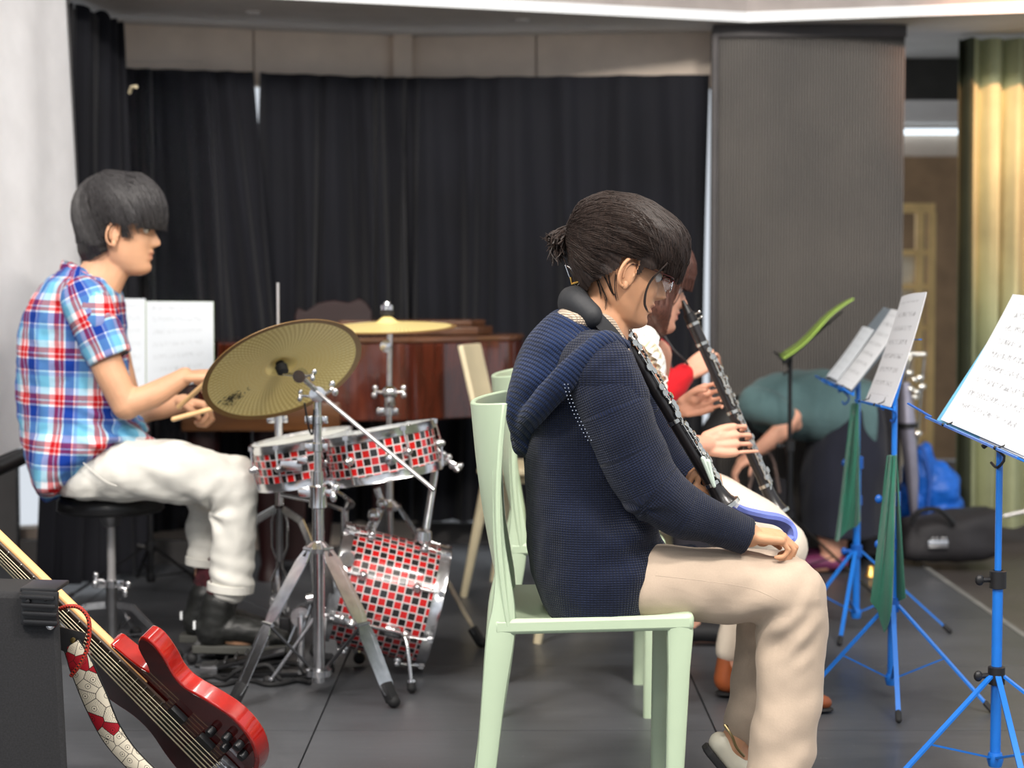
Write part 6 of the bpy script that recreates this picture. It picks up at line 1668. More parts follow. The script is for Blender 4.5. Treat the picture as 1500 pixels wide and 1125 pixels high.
cuff = np.array(spts[-1]); cdir = np.array((spts[-1]-spts[-2]).normalized())
spn = [np.array(p) for p in spts]; cum = [0]
for a_, b_ in zip(spn[:-1], spn[1:]): cum.append(cum[-1]+np.linalg.norm(b_-a_))
def sleeve_uv(co):
    best = np.full(len(co), 1e9); u = np.zeros(len(co)); v = np.zeros(len(co)); side = np.array([0, -1., 0])
    for i, (a_, b_) in enumerate(zip(spn[:-1], spn[1:])):
        d = b_-a_; L_ = np.linalg.norm(d); d = d/L_; t = np.clip((co-a_) @ d, 0, L_); q = co-(a_+np.outer(t, d)); r = np.linalg.norm(q, axis=1)
        xp = np.cross(side, d); an = np.arctan2(q @ xp, q @ side); m_ = r < best
        best = np.where(m_, r, best); u = np.where(m_, an*.06, u); v = np.where(m_, cum[i]+t, v)
    return u+2, v+2
blob(slv, 'sleeve', M['navy'], wm, .0045, 3, dsl, keep=lambda co: ~((((co-cuff) @ cdir) > -.002) & (np.linalg.norm(co-cuff-np.outer((co-cuff) @ cdir, cdir), axis=1) < .029)), uvfn=sleeve_uv)
sf = MB(); sfp = PP([(905, 550, df), (945, 620, df+.02), (985, 690, df+.02), (1030, 715, df-.03)]); sf.tube(sfp, [.06, .055, .048, .036], 22, 4, round_ends=True)
blob(sf, 'sleeve', M['navy'], wm, .006, 3, uvfn=axis_uv(sfp[0], sfp[2], .05))
# shoulder seam of eyelets
sm_ = MB()
for i in range(16):
    t = i/15
    for o_ in (0, 5): 
        p = P(824+o_+3+34*t**1.4, 563+82*t, dn-.062+.006*t); sm_.sph(p, .0011, 6, 4)
sm_.build('eyelet_seam', simple('eyelet', (150, 160, 180), .8), wm)
# hood hanging down the back
hd = MB()
hd.tube(PP([(918, 505, dn+.04), (880, 500, dn-.02), (838, 545, dn-.035), (800, 590, dn+.0), (772, 622, D-.07), (764, 640, D)]), [.012, .020, .025, .027, .026, .026], 20, 6, round_ends=True)
hd.tube(PP([(918, 505, df-.04), (880, 500, df), (838, 545, df+.02), (800, 590, df-.02), (772, 622, D+.07), (764, 640, D)]), [.012, .020, .025, .027, .026, .026], 20, 6, round_ends=True)
hd.loft([(P(752, 648, D), P(790, 640, D), .055), (P(742, 600, D), P(815, 585, D), .105), (P(747, 550, D), P(845, 545, D), .135), (P(768, 505, D), P(872, 510, D), .140), (P(795, 468, D), P(885, 485, D), .105), (P(815, 452, D), P(880, 470, D), .065)], 32, 5)
hd.tube(PP([(765, 560, D-.05), (762, 600, D-.06), (770, 640, D-.03), (778, 652, D)]), [.02, .03, .028, .022], 16, 4, round_ends=True)
hd.sph(P(763, 645, D), (.022, .035, .028), 14, 10)
def dhd(co, nr):
    # soft pleats running with the hood
    q = (co[:, 0]-P(900, 480, D).x)*.6+(co[:, 2]-P(900, 480, D).z)*-.9
    return .004*npnoise(co, 16, 2)+.005*np.sin(q*70+npnoise(co, 6, 1)*3)*np.exp(-((co[:, 0]-P(795, 560, D).x)/.07)**2)
blob(hd, 'hood', M['navy_rib'], wm, .0045, 3, dhd, uvfn=lambda co: ((co[:, 0]*.62-co[:, 2]*-.78)+co[:, 1]*.2+3, (co[:, 0]*.78-co[:, 2]*.62)+3))
# beige knit collar under it
mb = MB(); mb.tube(PP([(838, 474, D-.03), (828, 466, D-.055), (850, 468, D-.085), (886, 470, D-.082), (902, 490, D-.075), (917, 518, D-.08)]), [.014, .020, .018, .013, .013, .010], 14, 5, round_ends=True)
M['beige_knit'] = knit('beige_knit', (206, 186, 164), .005, .005, dark=.7); mb.build('inner_collar', M['beige_knit'], wm, True, uvfn=lambda p: (p.x+p.y, p.z))
# black padded neck strap with its wire buckle: its own thing, round her neck
ns = thing('neck_strap', 'black padded instrument strap with a wire buckle behind the woman\'s neck', 'strap', P(850, 450, D))
mb = MB(); mb.tube(PP([(838, 440, D), (833, 442, D-.035), (846, 446, D-.068), (866, 462, D-.088)]), [.028, .030, .029, .026], 16, 4, round_ends=True, flat=((.7, 0, -.1), .75))
mb2 = MB().sph(P(842, 443, D-.03), (.032, .05, .034), 16, 10)
M['neoprene'] = simple('black_neoprene', (34, 35, 38), .65, bump=.2, bscale=200)
mb.add(mb2.v, mb2.f); blob(mb, 'pad', M['neoprene'], ns, .004, 4)
def band(pts, w_, th, name, mt, par, up=V((0, -1, 0))):
    pc, _ = catmull([V(p) for p in pts], [0]*len(pts), 6)
    mb = MB()
    def fn(u, v):
        x_ = v*(len(pc)-1); i = min(int(x_), len(pc)-2); p = pc[i].lerp(pc[i+1], x_-i); t_ = (pc[i+1]-pc[i]).normalized(); s_ = t_.cross(up).normalized()
        return p+s_*((u-.5)*w_)
    mb.grid(4, len(pc)-1, fn, th); return mb.build(name, mt, par)
band(PP([(856, 452, D-.085), (872, 464, D-.096), (888, 480, D-.100), (904, 500, D-.102), (909, 520, D-.10)]), .026, .004, 'strap_band', M['neoprene'], ns)
wr = MB()
wr.tube(PP([(828, 388, D-.02), (833, 402, D-.02), (838, 414, D-.02), (844, 418, D-.02)]), .0013, 6); wr.tube(PP([(828, 388, D-.02), (844, 398, D-.03), (853, 412, D-.03), (846, 418, D-.03)]), .0013, 6); wr.tube(PP([(835, 392, D-.025), (845, 405, D-.025), (852, 414, D-.025)]), .0013, 6)
wr.build('wire_buckle', M['chrome'], ns)
MB().tube(PP([(836, 406, D-.02), (838, 416, D-.02), (850, 412, D-.03)]), .0028, 8).build('brass_slide', bpy.data.materials['brass_gold'], ns)
# trousers
M['beige'] = cloth_mat('beige_linen', (188, 169, 150), 300, .9, .35, .04)
tr = MB()
tr.tube(PP([(870, 868, D-.08), (960, 855, D-.10), (1060, 858, D-.115), (1130, 866, D-.125), (1163, 872, D-.125)]), [.068, .074, .072, .070, .064], 28, 5, round_ends=True)
tr.tube(PP([(1150, 862, D-.12), (1160, 905, D-.12), (1158, 960, D-.12), (1150, 1060, D-.13), (1136, 1150, D-.13), (1132, 1190, D-.13)]), [.068, .070, .068, .064, .066, .068], 26, 5, round_ends=True)
tr.tube(PP([(880, 868, D+.08), (960, 856, D+.085), (1060, 850, D+.08), (1140, 852, D+.075)]), [.070, .075, .070, .066], 26, 5, round_ends=True)
tr.tube(PP([(1135, 858, D+.07), (1122, 930, D+.07), (1104, 1010, D+.065), (1096, 1062, D+.06)]), [.064, .060, .050, .047], 24, 5, round_ends=True)
tr.loft([(P(810, 905, D), P(930, 905, D), .14), (P(800, 870, D), P(950, 860, D), .16), (P(810, 830, D), P(950, 825, D), .15)], 28)
def dtr(co, nr):
    kx, kz = P(1118, 922, D).x, P(1118, 922, D).z
    r = np.sqrt((co[:, 0]-kx)**2+(co[:, 2]-kz)**2); a = np.arctan2(co[:, 2]-kz, co[:, 0]-kx)
    f = .004*npnoise(co, 12, 1)+.002*npnoise(co, 30, 4)
    q2 = (co[:, 0]-kx)*.62-(co[:, 2]-kz)*.78; al = (co[:, 0]-kx)*.78+(co[:, 2]-kz)*.62; nn = npnoise(co, 7, 3)
    f += .0042*np.sin(q2*150+nn*2.5)*np.exp(-(q2/.05)**2)*np.exp(-((al-.035)/.055)**2) - .006*np.exp(-(r/.022)**2)
    s = (co[:, 0]*.7-co[:, 2]*.0)+co[:, 2]*-.75*-1
    q = co[:, 2]*.80-co[:, 0]*.6
    f += .004*np.sin(q*85)*np.exp(-((co[:, 0]-P(1085, 870, D).x)/.06)**2)*np.exp(-((co[:, 2]-P(0, 880, D).z)/.06)**2)
    low = np.clip((P(0, 930, D).z-co[:, 2])/.1, 0, 1)
    f += .003*low*np.sin((co[:, 2]*.8-co[:, 0]*.5)*60+npnoise(co, 5, 2)*3)
    return f
blob(tr, 'trousers', M['beige'], wm, .0052, 4, dtr)
mb = MB(); mb.tube(PP([(960, 843, dn-.02), (1040, 852, dn-.05), (1100, 862, dn-.05), (1142, 880, dn-.045)]), .0007, 5, 4); mb.build('side_seam', M['beige'], wm)
# shoes: far one tucked back on its toe
M['shoe_cream'] = simple('cream_leather', (222, 216, 196), .4, var=.02); M['gold_trim'] = simple('gold_trim', (150, 132, 92), .3, metal=.6)
a_, b_ = P(1052, 1085, D+.05), P(1118, 1190, D+.04); b_.z = .03
mb = MB(); dd = (b_-a_).normalized(); up = V((.85, 0, .5)); up = (up-dd*up.dot(dd)).normalized()
mb.tube([a_+dd*.012, a_+dd*.06, a_+dd*.13, b_-dd*.005], [.030, .031, .036, .026], 20, 4, round_ends=True, flat=(up, .85))
ctr_ = np.array(a_+dd*.055+up*.025)
sho = blob(mb, 'shoe', M['shoe_cream'], wm, .004, 2)
mb = MB(); so_ = [(-.012, -.018), (.0, -.030), (.05, -.031), (.13, -.038), (.165, -.03), (.19, 0), (.165, .03), (.13, .036), (.05, .031), (.0, .028), (-.012, .016)]
mb.prism(so_, a_+dd*.002-up*.036, dd, V((0, 1, 0)), up, .016); mb.build('shoe_sole', M['black_rubber'], sho, True, bevel=.004)
mb = MB(); mb.tube([P(1061, 1062, D+.015), P(1072, 1078, D-.0), P(1079, 1095, D+.0), P(1090, 1108, D+.01)], .0028, 8, 5); mb.tube([P(1061, 1062, D+.03), P(1077, 1071, D+.05), P(1094, 1082, D+.06)], .0026, 8, 4); mb.build('shoe_trim', M['gold_trim'], sho)
q = P(1140, 1220, D-.13)
mb = MB(); mb.tube([V((q.x-.03, q.y, .04)), V((q.x+.06, q.y, .042)), V((q.x+.14, q.y, .032)), V((q.x+.18, q.y, .028))], [.032, .034, .032, .024], 18, 4, round_ends=True, flat=((0,0,1), .85))
sho = blob(mb, 'shoe', M['shoe_cream'], wm, .005, 2); mb = MB(); mb.prism([(a*.98-.03, b) for a, b in so_], V((q.x, q.y, .004)), (1,0,0), (0,1,0), (0,0,1), .012); mb.build('shoe_sole', M['black_rubber'], sho, True, bevel=.003)

# clarinets
def clarinet(name, label, a, b, upv, full=True, R=.0135, keyside=None, group='clarinets', seed=1, top=0., bellr=.030):
    """a: mouthpiece end, b: bell end"""
    a, b = V(a), V(b); d = (b-a).normalized(); L_ = (b-a).length; up = V(upv); up = (up-d*up.dot(d)).normalized(); sd = d.cross(up)
    t = thing(name, label, 'clarinet', a, group); blk = M['grenadilla']
    at = lambda s, u=0., w_=0.: a + d*(s*L_) + up*u + sd*w_
    def seg_(n, s0, s1, r0, r1, mt=blk): return MB().tube([at(s0), at((s0+s1)/2), at(s1)], [r0, (r0+r1)/2, r1], 20).build(n, mt, t)
    def ring(s, r): MB().lathe([(r*.9, -.005), (r, -.004), (r, .004), (r*.9, .005)], at(s), d, 20).build('ring', M['nickel'], t)
    if full:
        MB().tube([at(0), at(.03), at(.07), at(.105)], [.004, .008, .0125, .0135], 18).build('mouthpiece', M['black_plastic'], t)
        lg = MB().lathe([(.0138, -.014), (.0158, -.012), (.0158, .012), (.0138, .014)], at(.085), d, 18).build('ligature', M['black_metal'], t)
        for k in (-.006, .008): MB().tube([at(.085, .014)+d*k, at(.085, .030)+d*k], .0022, 6).sph(at(.085, .032)+d*k, .0048, 8, 6).build('ligature_screw', M['nickel'], lg)
        seg_('barrel', .105, .205, .0155, .0148); ring(.112, .0170); ring(.205, .0162)
    s0 = .21 if full else 0.
    seg_('upper_joint', s0, .52, .0138, .0140); ring(.525, .0165); seg_('lower_joint', .53, .87, .0142, .0150); ring(.87, .0175)
    MB().lathe([(.0155, 0), (.017, .03*L_/.6), (.021, .055*L_/.6), (bellr, .078*L_/.6), (bellr*.93, .080*L_/.6)], at(.87), d, 24).build('bell', blk, t)
    ring(.995, bellr*1.03)
    rnd = random.Random(seed); ss = s0+.03
    while ss < .85:
        if not (.50 < ss < .54):
            w_ = rnd.choice((-.008, .0, .008)); r = rnd.choice((.0062, .0075, .0085))
            MB().lathe([(.002, -.004), (r*.5, -.003), (r, 0), (r*.95, .0025), (.002, .003)], at(ss, .0185, w_), up+sd*w_*30, 12).build('key_cup', M['nickel'], t)
            if rnd.random() < .6: MB().tube([at(ss, .0185, w_), at(ss+.03, .019, w_*.5), at(ss+.055, .0165, w_*1.2)], .0022, 6, 3).build('key_arm', M['nickel'], t)
        ss += rnd.uniform(.022, .036)
    for (q0, q1, u, w_) in ((s0+.02, .50, .0175, .007), (s0+.05, .49, .016, -.009), (.54, .84, .0178, .009), (.55, .80, .016, -.008), (.60, .86, .0195, .0)):
        MB().tube([at(q0, u, w_), at(q1, u, w_)], .0017, 6).build('key_rod', M['nickel'], t)
        mb = MB()
        for k in range(7): s_ = q0+(q1-q0)*k/6; mb.tube([at(s_, .011, w_*.7), at(s_, u+.002, w_)], .0018, 6)
        mb.build('key_post', M['nickel'], t)
    return t, at
M['grenadilla'] = simple('grenadilla', (30, 27, 28), .3, var=.1, coat=.2)
c1, at1 = clarinet('clarinet', 'clarinet resting upright against the woman in the navy cardigan', P(905, 478, D+.03), P(1064, 742, D+.035), (.8, -.62, .45), full=False, seed=3)
for k, (px, py) in enumerate(((1030, 672), (1037, 676))): 
    MB().tube([P(1046, 712, D-.0), P(px, py, D-.0)], [.004, .0055], 8, round_ends=True).build('reed_key', simple('mint_pad', (196, 212, 200), .5) if k == 0 else bpy.data.materials['mint_pad'], c1)

# lilac cloth folded on her lap
lc_ = PP([(1046, 712, df-.03), (1060, 728, df-.05), (1085, 744, df-.06), (1115, 752, df-.09), (1142, 757, df-.10), (1158, 768, D+.04), (1160, 784, D+.03), (1150, 790, D+.01)])
pc, _ = catmull(lc_, [0]*len(lc_), 8)
mb = MB()
def lcloth(u, v):
    x_ = v*(len(pc)-1); i = min(int(x_), len(pc)-2); p = pc[i].lerp(pc[i+1], x_-i)
    return p + V((-.004*u, (u-.5)*.09, -.020*u+.012*sin(pi*u)))
mb.grid(8, 60, lcloth, .008); M['lilac'] = cloth_mat('lilac_cloth', (112, 128, 206), 400, .85, .2)
tag(mb.build('lap_cloth', M['lilac'], None), 'folded lilac blue cloth on the lap of the woman in the navy cardigan', 'cloth')
tag(MB().box(P(1076, 738, df-.115), (.018, .002, .010), Matrix.Rotation(radians(35), 3, 'Y')).build('cloth_tag', simple('label_white', (210, 214, 226), .8), None), 'small white tag sewn on the lilac cloth', 'tag')

# ------------------------------------------------------------------ 3. woman in the white frilled top
D = 4.70; dn, df = D-.16, D+.16
w2 = thing('person', 'brown-haired woman in a white frilled top playing a clarinet behind the navy cardigan', 'person', (P(950, 800, D).x, D, 0))
Mh, hv, hf = head(P(953, 419, D), radians(10), radians(8), .98, .98)
body = MB().add(hv, hf)
body.tube(PP([(935, 430, D), (928, 465, D), (918, 510, D)]), [.052, .050, .065], 18, 4, round_ends=True); body.tube(PP([(955, 455, D), (945, 475, D), (932, 500, D)]), [.04, .042, .05], 16, 3, round_ends=True)
body.loft([(P(880, 760, D), P(985, 740, D), .14), (P(872, 690, D), P(972, 690, D), .13), (P(872, 610, D), P(962, 610, D), .12), (P(880, 540, D), P(962, 545, D), .14), (P(905, 500, D), P(945, 505, D), .07)], 22)
body.tube(PP([(935, 515, dn), (945, 580, dn-.01), (958, 640, dn-.01)]), [.047, .042, .034], 16, 4, round_ends=True)
body.tube(PP([(958, 640, dn-.01), (1000, 652, dn), (1036, 652, dn+.03)]), [.034, .030, .023], 16, 4, round_ends=True)
hand(body, P(1034, 650, dn+.03), V((1, .1, .12)), V((.25, .9, -.25)), V((-.15, .3, .95)), .88, 1.28, .84, curls=((.45, .95, .6), (.45, .85, .6), (.40, .75, .5), (.1, .2, .1)), thumb=(.5, .9, .2), thumb_side=.4)
body.tube(PP([(960, 520, df), (955, 590, df+.02), (966, 612, df), (1001, 597, df-.06)]), [.044, .036, .030, .023], 16, 4, round_ends=True)
hand(body, P(1001, 597, df-.07), V((1, -.15, .42)), V((.2, -.8, .0)), V((-.4, -.1, .95)), .84, 1.2, .86, curls=((.45, .9, .6), (.5, .9, .6), (.5, .9, .6), (.4, .8, .5)), thumb=(.5, .5, .2), thumb_side=.35)
for pts in ([(900, 740, D-.08), (1020, 728, D-.1), (1150, 800, D-.10), (1115, 880, D-.08), (1100, 990, D-.06)], [(905, 740, D+.08), (1010, 735, D+.08), (1120, 790, D+.07), (1085, 880, D+.06), (1072, 968, D+.05)]):
    body.tube(PP(pts), [.075, .065, .05, .045, .03], 16, 4, round_ends=True)
body.tube(PP([(1102, 985, D-.06), (1120, 1030, D-.1), (1190, 1045, D-.12)]), [.03, .032, .024], 12, 3, round_ends=True); body.tube(PP([(1072, 960, D+.05), (1070, 995, D+.05), (1120, 1010, D+.04)]), [.03, .032, .024], 12, 3, round_ends=True)
ex = ear(Mh, -1, 1.0)
blob(body, 'body', M['skin_w2'], w2, .0034, 3, tint=lips_tint(Mh, .7), extra=ex)
eye_parts(w2, Mh, False, True, 'hair_w2')
def infl(x, y, z): return .020+.006*(z > .03)+.003*noise.noise(V((x*40, y*40, z*15)))
hs, hfs = head_shell(Mh, infl)
mb = MB().add(hs, hfs)
for s in (-1, 1): mb.tube([Mh @ V((.012, s*.070, .02)), Mh @ V((.018, s*.078, -.05)), Mh @ V((.038, s*.070, -.11))], [.030, .034, .014], 14, 4, round_ends=True)
mb.tube([Mh @ V((-.05, 0, .0)), Mh @ V((-.055, 0, -.07)), Mh @ V((-.03, 0, -.12))], [.06, .06, .03], 16, 4, round_ends=True)
def pred2(x, y, z):
    return ~((x > .048) & (z < .012)) & ~((z < -.02) & (x > .06)) 
hair = blob(mb, 'hair', M['hair_w2'], w2, .005, 2, hair_disp(Mh, (0, 0, 0), (0, 0, 1)), keep=local_keep(Mh, pred2))
prs = []; rnd = random.Random(31)
for i in range(700):
    a = rnd.uniform(-2.6, 2.6); prs.append((V((-.1, rnd.gauss(0, .05), 1)), V((cos(a), sin(a), -.15 if abs(a) < .8 else -1.1+rnd.uniform(-.1, .4)))))
strands(hair, w2, Mh, prs, .0009, 9, 7, M['hair_w2'], .002)
M['white_cotton'] = cloth_mat('white_cotton', (244, 240, 232), 300, .8, .2, .02); M['cream_frill'] = cloth_mat('cream_frill', (246, 232, 200), 300, .8, .2, .02)
tp = MB(); tp.loft([(P(868, 770, D), P(990, 740, D), .16), (P(865, 690, D), P(980, 690, D), .15), (P(866, 610, D), P(970, 605, D), .14), (P(870, 550, D), P(968, 545, D), .15), (P(890, 500, D), P(955, 505, D), .11), (P(902, 478, D), P(945, 486, D), .065)], 28, 4)
blob(tp, 'top', M['white_cotton'], w2, .007, 3, lambda co, nr: .007*npnoise(co, 14, 5))
# frills: wavy ribbons round collar and armhole
def frill(pts, w_, amp, n, name='frill', mt='white_cotton', dirv=V((0, -.3, -1))):
    pc, _ = catmull(PP(pts), [0]*len(pts), 10)
    mb = MB()
    def fn(u, v):
        x_ = u*(len(pc)-1); i = min(int(x_), len(pc)-2); p = pc[i].lerp(pc[i+1], x_-i); t_ = (pc[i+1]-pc[i]).normalized(); s_ = dirv - t_*dirv.dot(t_); s_.normalize(); n_ = t_.cross(s_)
        return p + s_*(v*w_) + n_*(amp*sin(u*n*2*pi)*v) + t_*(amp*.5*cos(u*n*2*pi)*v)
    mb.grid(n*10, 5, fn, .002); return mb.build(name, M[mt], w2)
frill([(903, 478, dn+.09), (915, 473, dn+.03), (935, 474, dn), (955, 480, dn), (966, 494, dn+.02)], .045, .007, 8)
frill([(910, 492, dn-.02), (935, 490, dn-.045), (958, 500, dn-.04), (972, 520, dn-.02), (975, 545, dn), (966, 568, dn)], .036, .007, 9, dirv=V((-.3, -.4, -.8)))
frill([(948, 492, dn-.05), (962, 506, dn-.05), (970, 528, dn-.03), (966, 558, dn-.02)], .030, .007, 7, mt='cream_frill', dirv=V((-1, -.2, .1)))
tr = MB()
tr.tube(PP([(900, 745, D-.07), (1000, 728, D-.09), (1090, 760, D-.10), (1148, 800, D-.10)]), [.085, .082, .074, .062], 22, 5, round_ends=True)
tr.tube(PP([(1146, 802, D-.10), (1125, 870, D-.09), (1108, 950, D-.07), (1100, 975, D-.06)]), [.062, .054, .045, .043], 20, 4, round_ends=True)
tr.tube(PP([(905, 745, D+.07), (1000, 735, D+.08), (1070, 760, D+.08), (1120, 792, D+.07)]), [.085, .08, .07, .06], 22, 5, round_ends=True)
tr.tube(PP([(1118, 795, D+.07), (1092, 870, D+.06), (1076, 930, D+.05), (1070, 950, D+.05)]), [.058, .05, .042, .040], 20, 4, round_ends=True)
blob(tr, 'trousers', cloth_mat('cream_trousers', (228, 214, 196), 300, .9, .2, .03), w2, .007, 3, lambda co, nr: .005*npnoise(co, 16, 9))
M['brown_leather'] = simple('tan_leather', (150, 78, 40), .45, var=.12)
for pts, z in (([(1064, 995, D+.05), (1072, 1000, D+.05), (1120, 1008, D+.04), (1170, 1012, D+.03)], 0), ([(1100, 1030, D-.12), (1130, 1032, D-.12), (1180, 1038, D-.13), (1206, 1041, D-.13)], 1)):
    pp = PP(pts)
    for q in pp: q.z = max(q.z, .034)
    pp[-1].z = .026
    mb = MB().tube(pp, [.034, .036, .034, .022], 16, 4, round_ends=True, flat=((0,0,1), .8))
    mb.tube([pp[0], pp[0]+V((.004, 0, .05))], [.034, .030], 14, round_ends=True) if z == 0 else None
    s_ = blob(mb, 'shoe', M['brown_leather'], w2, .005, 2)
    MB().tube([V((p.x, p.y, .009)) for p in pp], [.030, .034, .034, .026], 14, 4, round_ends=True, flat=((0,0,1), .28)).build('shoe_sole', M['black_rubber'], s_)
tag(MB().tube([P(994+8*cos(a), 600+12*sin(a), 4.79+.03*cos(a)) for a in [2*pi*i/20 for i in range(20)]], .004, 8, closed=True).build('bracelet', M['nickel'], None), 'silver bracelet on the left wrist of the woman in white', 'bracelet')
c2, at2 = clarinet('clarinet', 'clarinet being played by the woman in the white frilled top', P(1000, 440, D-.005), P(1140, 752, D-.05), (.62, -.62, .35), True, seed=5)
# thumb-rest string of second player: long thin rod beside the upper joint
MB().tube([at2(.12, -.012, -.016), at2(.5, -.02, -.02)], .0035, 8).build('long_key', M['gold_trim'], c2)

# ------------------------------------------------------------------ 4. player in red behind
D = 5.50
w3 = thing('person', 'player in a dark vest over a red sweater, mostly hidden behind the woman in white', 'person', (P(930, 800, D).x, D, 0))
Mh, hv, hf = head(P(948, 424, D), radians(8), 0, .96)
body = MB().add(hv, hf)
body.tube(PP([(940, 440, D), (935, 480, D)]), [.05, .06], 16, round_ends=True)
body.loft([(P(890, 760, D), P(980, 740, D), .13), (P(885, 640, D), P(980, 640, D), .12), (P(895, 560, D), P(985, 560, D), .13), (P(915, 495, D), P(965, 500, D), .08)], 20)
body.tube(PP([(955, 520, D-.14), (958, 585, D-.15), (985, 566, D-.15), (1006, 546, D-.13)]), [.045, .036, .030, .023], 14, 4, round_ends=True)
hand(body, P(1004, 548, D-.13), V((.8, -.1, .55)), V((.5, .7, -.4)), V((-.4, .3, .8)), .84, 1.2, .86, curls=((.6, 1.1, .6),)*4, thumb=(.5, .6, .2), thumb_side=.4)
for s in (-1, 1): body.tube(PP([(910, 740, D+s*.08), (1010, 735, D+s*.09), (1010, 920, D+s*.08)]), [.075, .05, .03], 14, 4, round_ends=True); body.tube([P(1010, 920, D+s*.08), V((P(1010, 900, D).x+.0, D+s*.08, .04)), V((P(1010, 900, D).x+.12, D+s*.08, .03))], [.03, .03, .024], 12, 3, round_ends=True)
blob(body, 'body', M['skin_w2'], w3, .005, 3)
vs3, fs3 = head_shell(Mh, lambda x, y, z: .015)
blob(MB().add(vs3, fs3), 'hair', M['hair_w'], w3, .007, 2, keep=local_keep(Mh, lambda x, y, z: ~((x > .02) & (z < .02))))
tr = MB()
for s in (-1, 1): tr.tube(PP([(915, 742, D+s*.075), (1000, 738, D+s*.09), (1012, 790, D+s*.09), (1008, 880, D+s*.08)]), [.085, .070, .055, .045], 18, 5, round_ends=True)
blob(tr, 'trousers', simple('dark_trousers', (44, 42, 50), .9), w3, .008, 2)
for s in (-1, 1):
    x = P(1010, 900, D).x; MB().tube([V((x-.02, D+s*.08, .04)), V((x+.06, D+s*.08, .04)), V((x+.15, D+s*.08, .03))], [.036, .038, .026], 14, 3, round_ends=True, flat=((0,0,1), .8)).build('shoe', M['black_rubber'], w3)
M['red_knit'] = cloth_mat('red_knit', (196, 24, 34), 300, .9, .4, .08); M['dark_vest'] = cloth_mat('dark_vest', (34, 36, 48), 300, .9, .4, .1)
mb = MB(); mb.loft([(P(885, 770, D), P(990, 750, D), .16), (P(880, 640, D), P(990, 640, D), .15), (P(888, 560, D), P(992, 560, D), .16), (P(905, 505, D), P(975, 510, D), .12), (P(918, 480, D), P(960, 488, D), .06)], 24)
blob(mb, 'vest', M['dark_vest'], w3, .008, 3, lambda co, nr: .006*npnoise(co, 14, 5))
mb = MB().tube(PP([(955, 520, D-.15), (956, 585, D-.17), (975, 576, D-.17), (1000, 552, D-.14)]), [.056, .052, .046, .036], 18, 4, round_ends=True)
blob(mb, 'sleeve', M['red_knit'], w3, .006, 2, lambda co, nr: .005*npnoise(co, 22, 2))
mb = MB().tube(PP([(948, 474, D-.02), (953, 484, D-.06), (958, 492, D-.05)]), .012, 10, 3, round_ends=True); mb.build('red_collar', M['red_knit'], w3)
tag(MB().tube([P(1003+8*cos(a), 546+11*sin(a), D-.13+.03*cos(a)) for a in [2*pi*i/20 for i in range(20)]], .005, 8, closed=True, flat=((1, 0, 0), 1.2)).build('wristband', M['black_plastic'], None), 'black band on the wrist of the player in red', 'wristband')
lg = MB().tube(PP([(966, 480, D-.17), (985, 510, D-.18), (1000, 525, D-.18), (1008, 534, D-.17)]), .0035, 8, 4); tag(lg.build('lanyard', M['black_plastic'], None), 'dark lanyard hanging in front of the player in red', 'lanyard')

# ------------------------------------------------------------------ 5. bending person at the back
D = 6.86
w4 = thing('person', 'person in a teal T-shirt and dark skirt bending low in front of the folding door', 'person', (P(1210, 800, D).x, D, 0))
body = MB()
body.loft([(P(1255, 580, D), P(1255, 650, D), .12), (P(1225, 562, D), P(1215, 630, D), .12), (P(1170, 562, D), P(1170, 622, D), .12), (P(1120, 572, D), P(1120, 622, D), .12), (P(1095, 580, D), P(1095, 624, D), .09)], 22, side=(0, 1, 0))
Mh4, hv, hf = head(P(1074, 628, D+.02), radians(75), 0, .95); body.add(hv, hf)
body.tube(PP([(1105, 600, D), (1085, 612, D)]), [.06, .05], 14, round_ends=True)
body.tube(PP([(1112, 590, D-.16), (1135, 604, D-.2), (1160, 612, D-.22)]), [.048, .042, .036], 14, 4, round_ends=True)
body.tube(PP([(1160, 612, D-.22), (1135, 640, D-.22), (1104, 664, D-.2)]), [.036, .034, .022], 14, 4, round_ends=True)
hand(body, P(1106, 662, D-.2), V((-.8, -.1, -.6)), V((.4, .2, -.7)), V((0, -1, 0)), .85, curls=((.4, .6, .4),)*4)
body.tube(PP([(1112, 590, D+.16), (1150, 612, D+.1), (1165, 622, D-.2)]), [.045, .038, .026], 14, 4, round_ends=True)
hand(body, P(1160, 622, D-.22), V((-.3, -.2, -.6)), V((-.6, .6, .3)), V((.2, 0, 1)), .6, curls=((.9, 1.2, .7),)*4)
for dx, s in ((0, -1), (14, 1)):
    body.tube([P(1240+dx, 620, D+s*.09), P(1218+dx, 710, D+s*.09), P(1212+dx, 775, D+s*.08), V((P(1212+dx, 775, D).x, D+s*.08, .05)), V((P(1212+dx, 775, D).x-.12, D+s*.08, .03))], [.06, .055, .045, .036, .026], 14, 4, round_ends=True)
blob(body, 'body', M['skin_w2'], w4, .007, 3)
vs4, fs4 = head_shell(Mh4, lambda x, y, z: .02)
blob(MB().add(vs4, fs4), 'hair', M['hair_m'], w4, .008, 2, keep=local_keep(Mh4, lambda x, y, z: ~((x > .03) & (z < .01))))
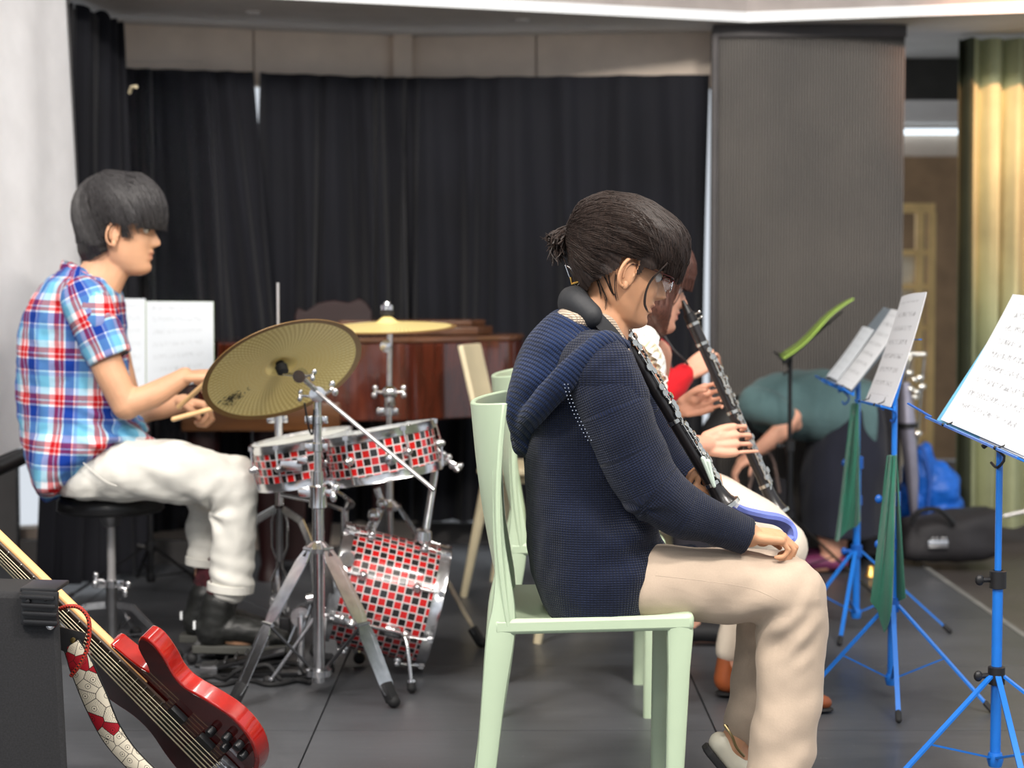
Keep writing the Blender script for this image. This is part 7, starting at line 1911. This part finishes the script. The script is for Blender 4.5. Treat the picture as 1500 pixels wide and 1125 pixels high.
mb = MB(); mb.loft([(P(1278, 560, D), P(1268, 672, D), .17), (P(1228, 543, D), P(1218, 655, D), .165), (P(1180, 541, D), P(1176, 645, D), .17), (P(1130, 549, D), P(1135, 640, D), .18), (P(1098, 566, D), P(1104, 632, D), .16), (P(1084, 590, D), P(1092, 618, D), .07)], 28)
mb.tube(PP([(1106, 592, D-.14), (1122, 596, D-.19), (1146, 606, D-.22)]), [.066, .066, .052], 18, 4, round_ends=True)
M['teal'] = cloth_mat('teal_cotton', (84, 110, 112), 200, .9, .2, .08); blob(mb, 't_shirt', M['teal'], w4, .009, 3, lambda co, nr: .008*npnoise(co*np.array([1.6, 1, .5]), 12, 5))
mb = MB(); mb.loft([(P(1175, 782, D), P(1290, 780, D), .19), (P(1172, 720, D), P(1292, 720, D), .19), (P(1180, 660, D), P(1298, 655, D), .18), (P(1200, 620, D), P(1292, 600, D), .17), (P(1225, 585, D), P(1282, 572, D), .14)], 28)
blob(mb, 'skirt', M['dark_vest'], w4, .009, 3, lambda co, nr: .010*npnoise(co*np.array([1.6, 1, .5]), 12, 8))
for s in (-1, 1):
    x = P(1212, 775, D).x; MB().tube([V((x+.03, D+s*.08, .04)), V((x-.06, D+s*.08, .04)), V((x-.14, D+s*.08, .03))], [.036, .038, .026], 14, 3, round_ends=True, flat=((0,0,1), .8)).build('shoe', simple('plum_shoe', (112, 44, 84), .6), w4)
# dark bag on the floor between the bending person and the clarinet
d = 6.85; db = thing('dark_bag', 'dark open bag on the floor left of the bending person', 'bag', P(1125, 800, d)); db.location.z = 0
mb = MB(); mb.loft([(P(1085, 815, d), P(1165, 815, d), .13), (P(1082, 780, d), P(1168, 780, d), .14), (P(1090, 730, d), P(1160, 730, d), .12), (P(1098, 700, d), P(1150, 700, d), .07)], 24, 3, e=3)
blob(mb, 'bag_body', bpy.data.materials['dark_cloth'], db, .008, 2, lambda co, nr: .012*npnoise(co, 12, 2))
MB().tube(PP([(1095, 725, 6.72), (1110, 672, 6.74), (1130, 668, 6.74), (1142, 722, 6.72)]), .006, 8, 4).build('bag_handle', simple('taupe_strap', (120, 100, 92), .7), db)
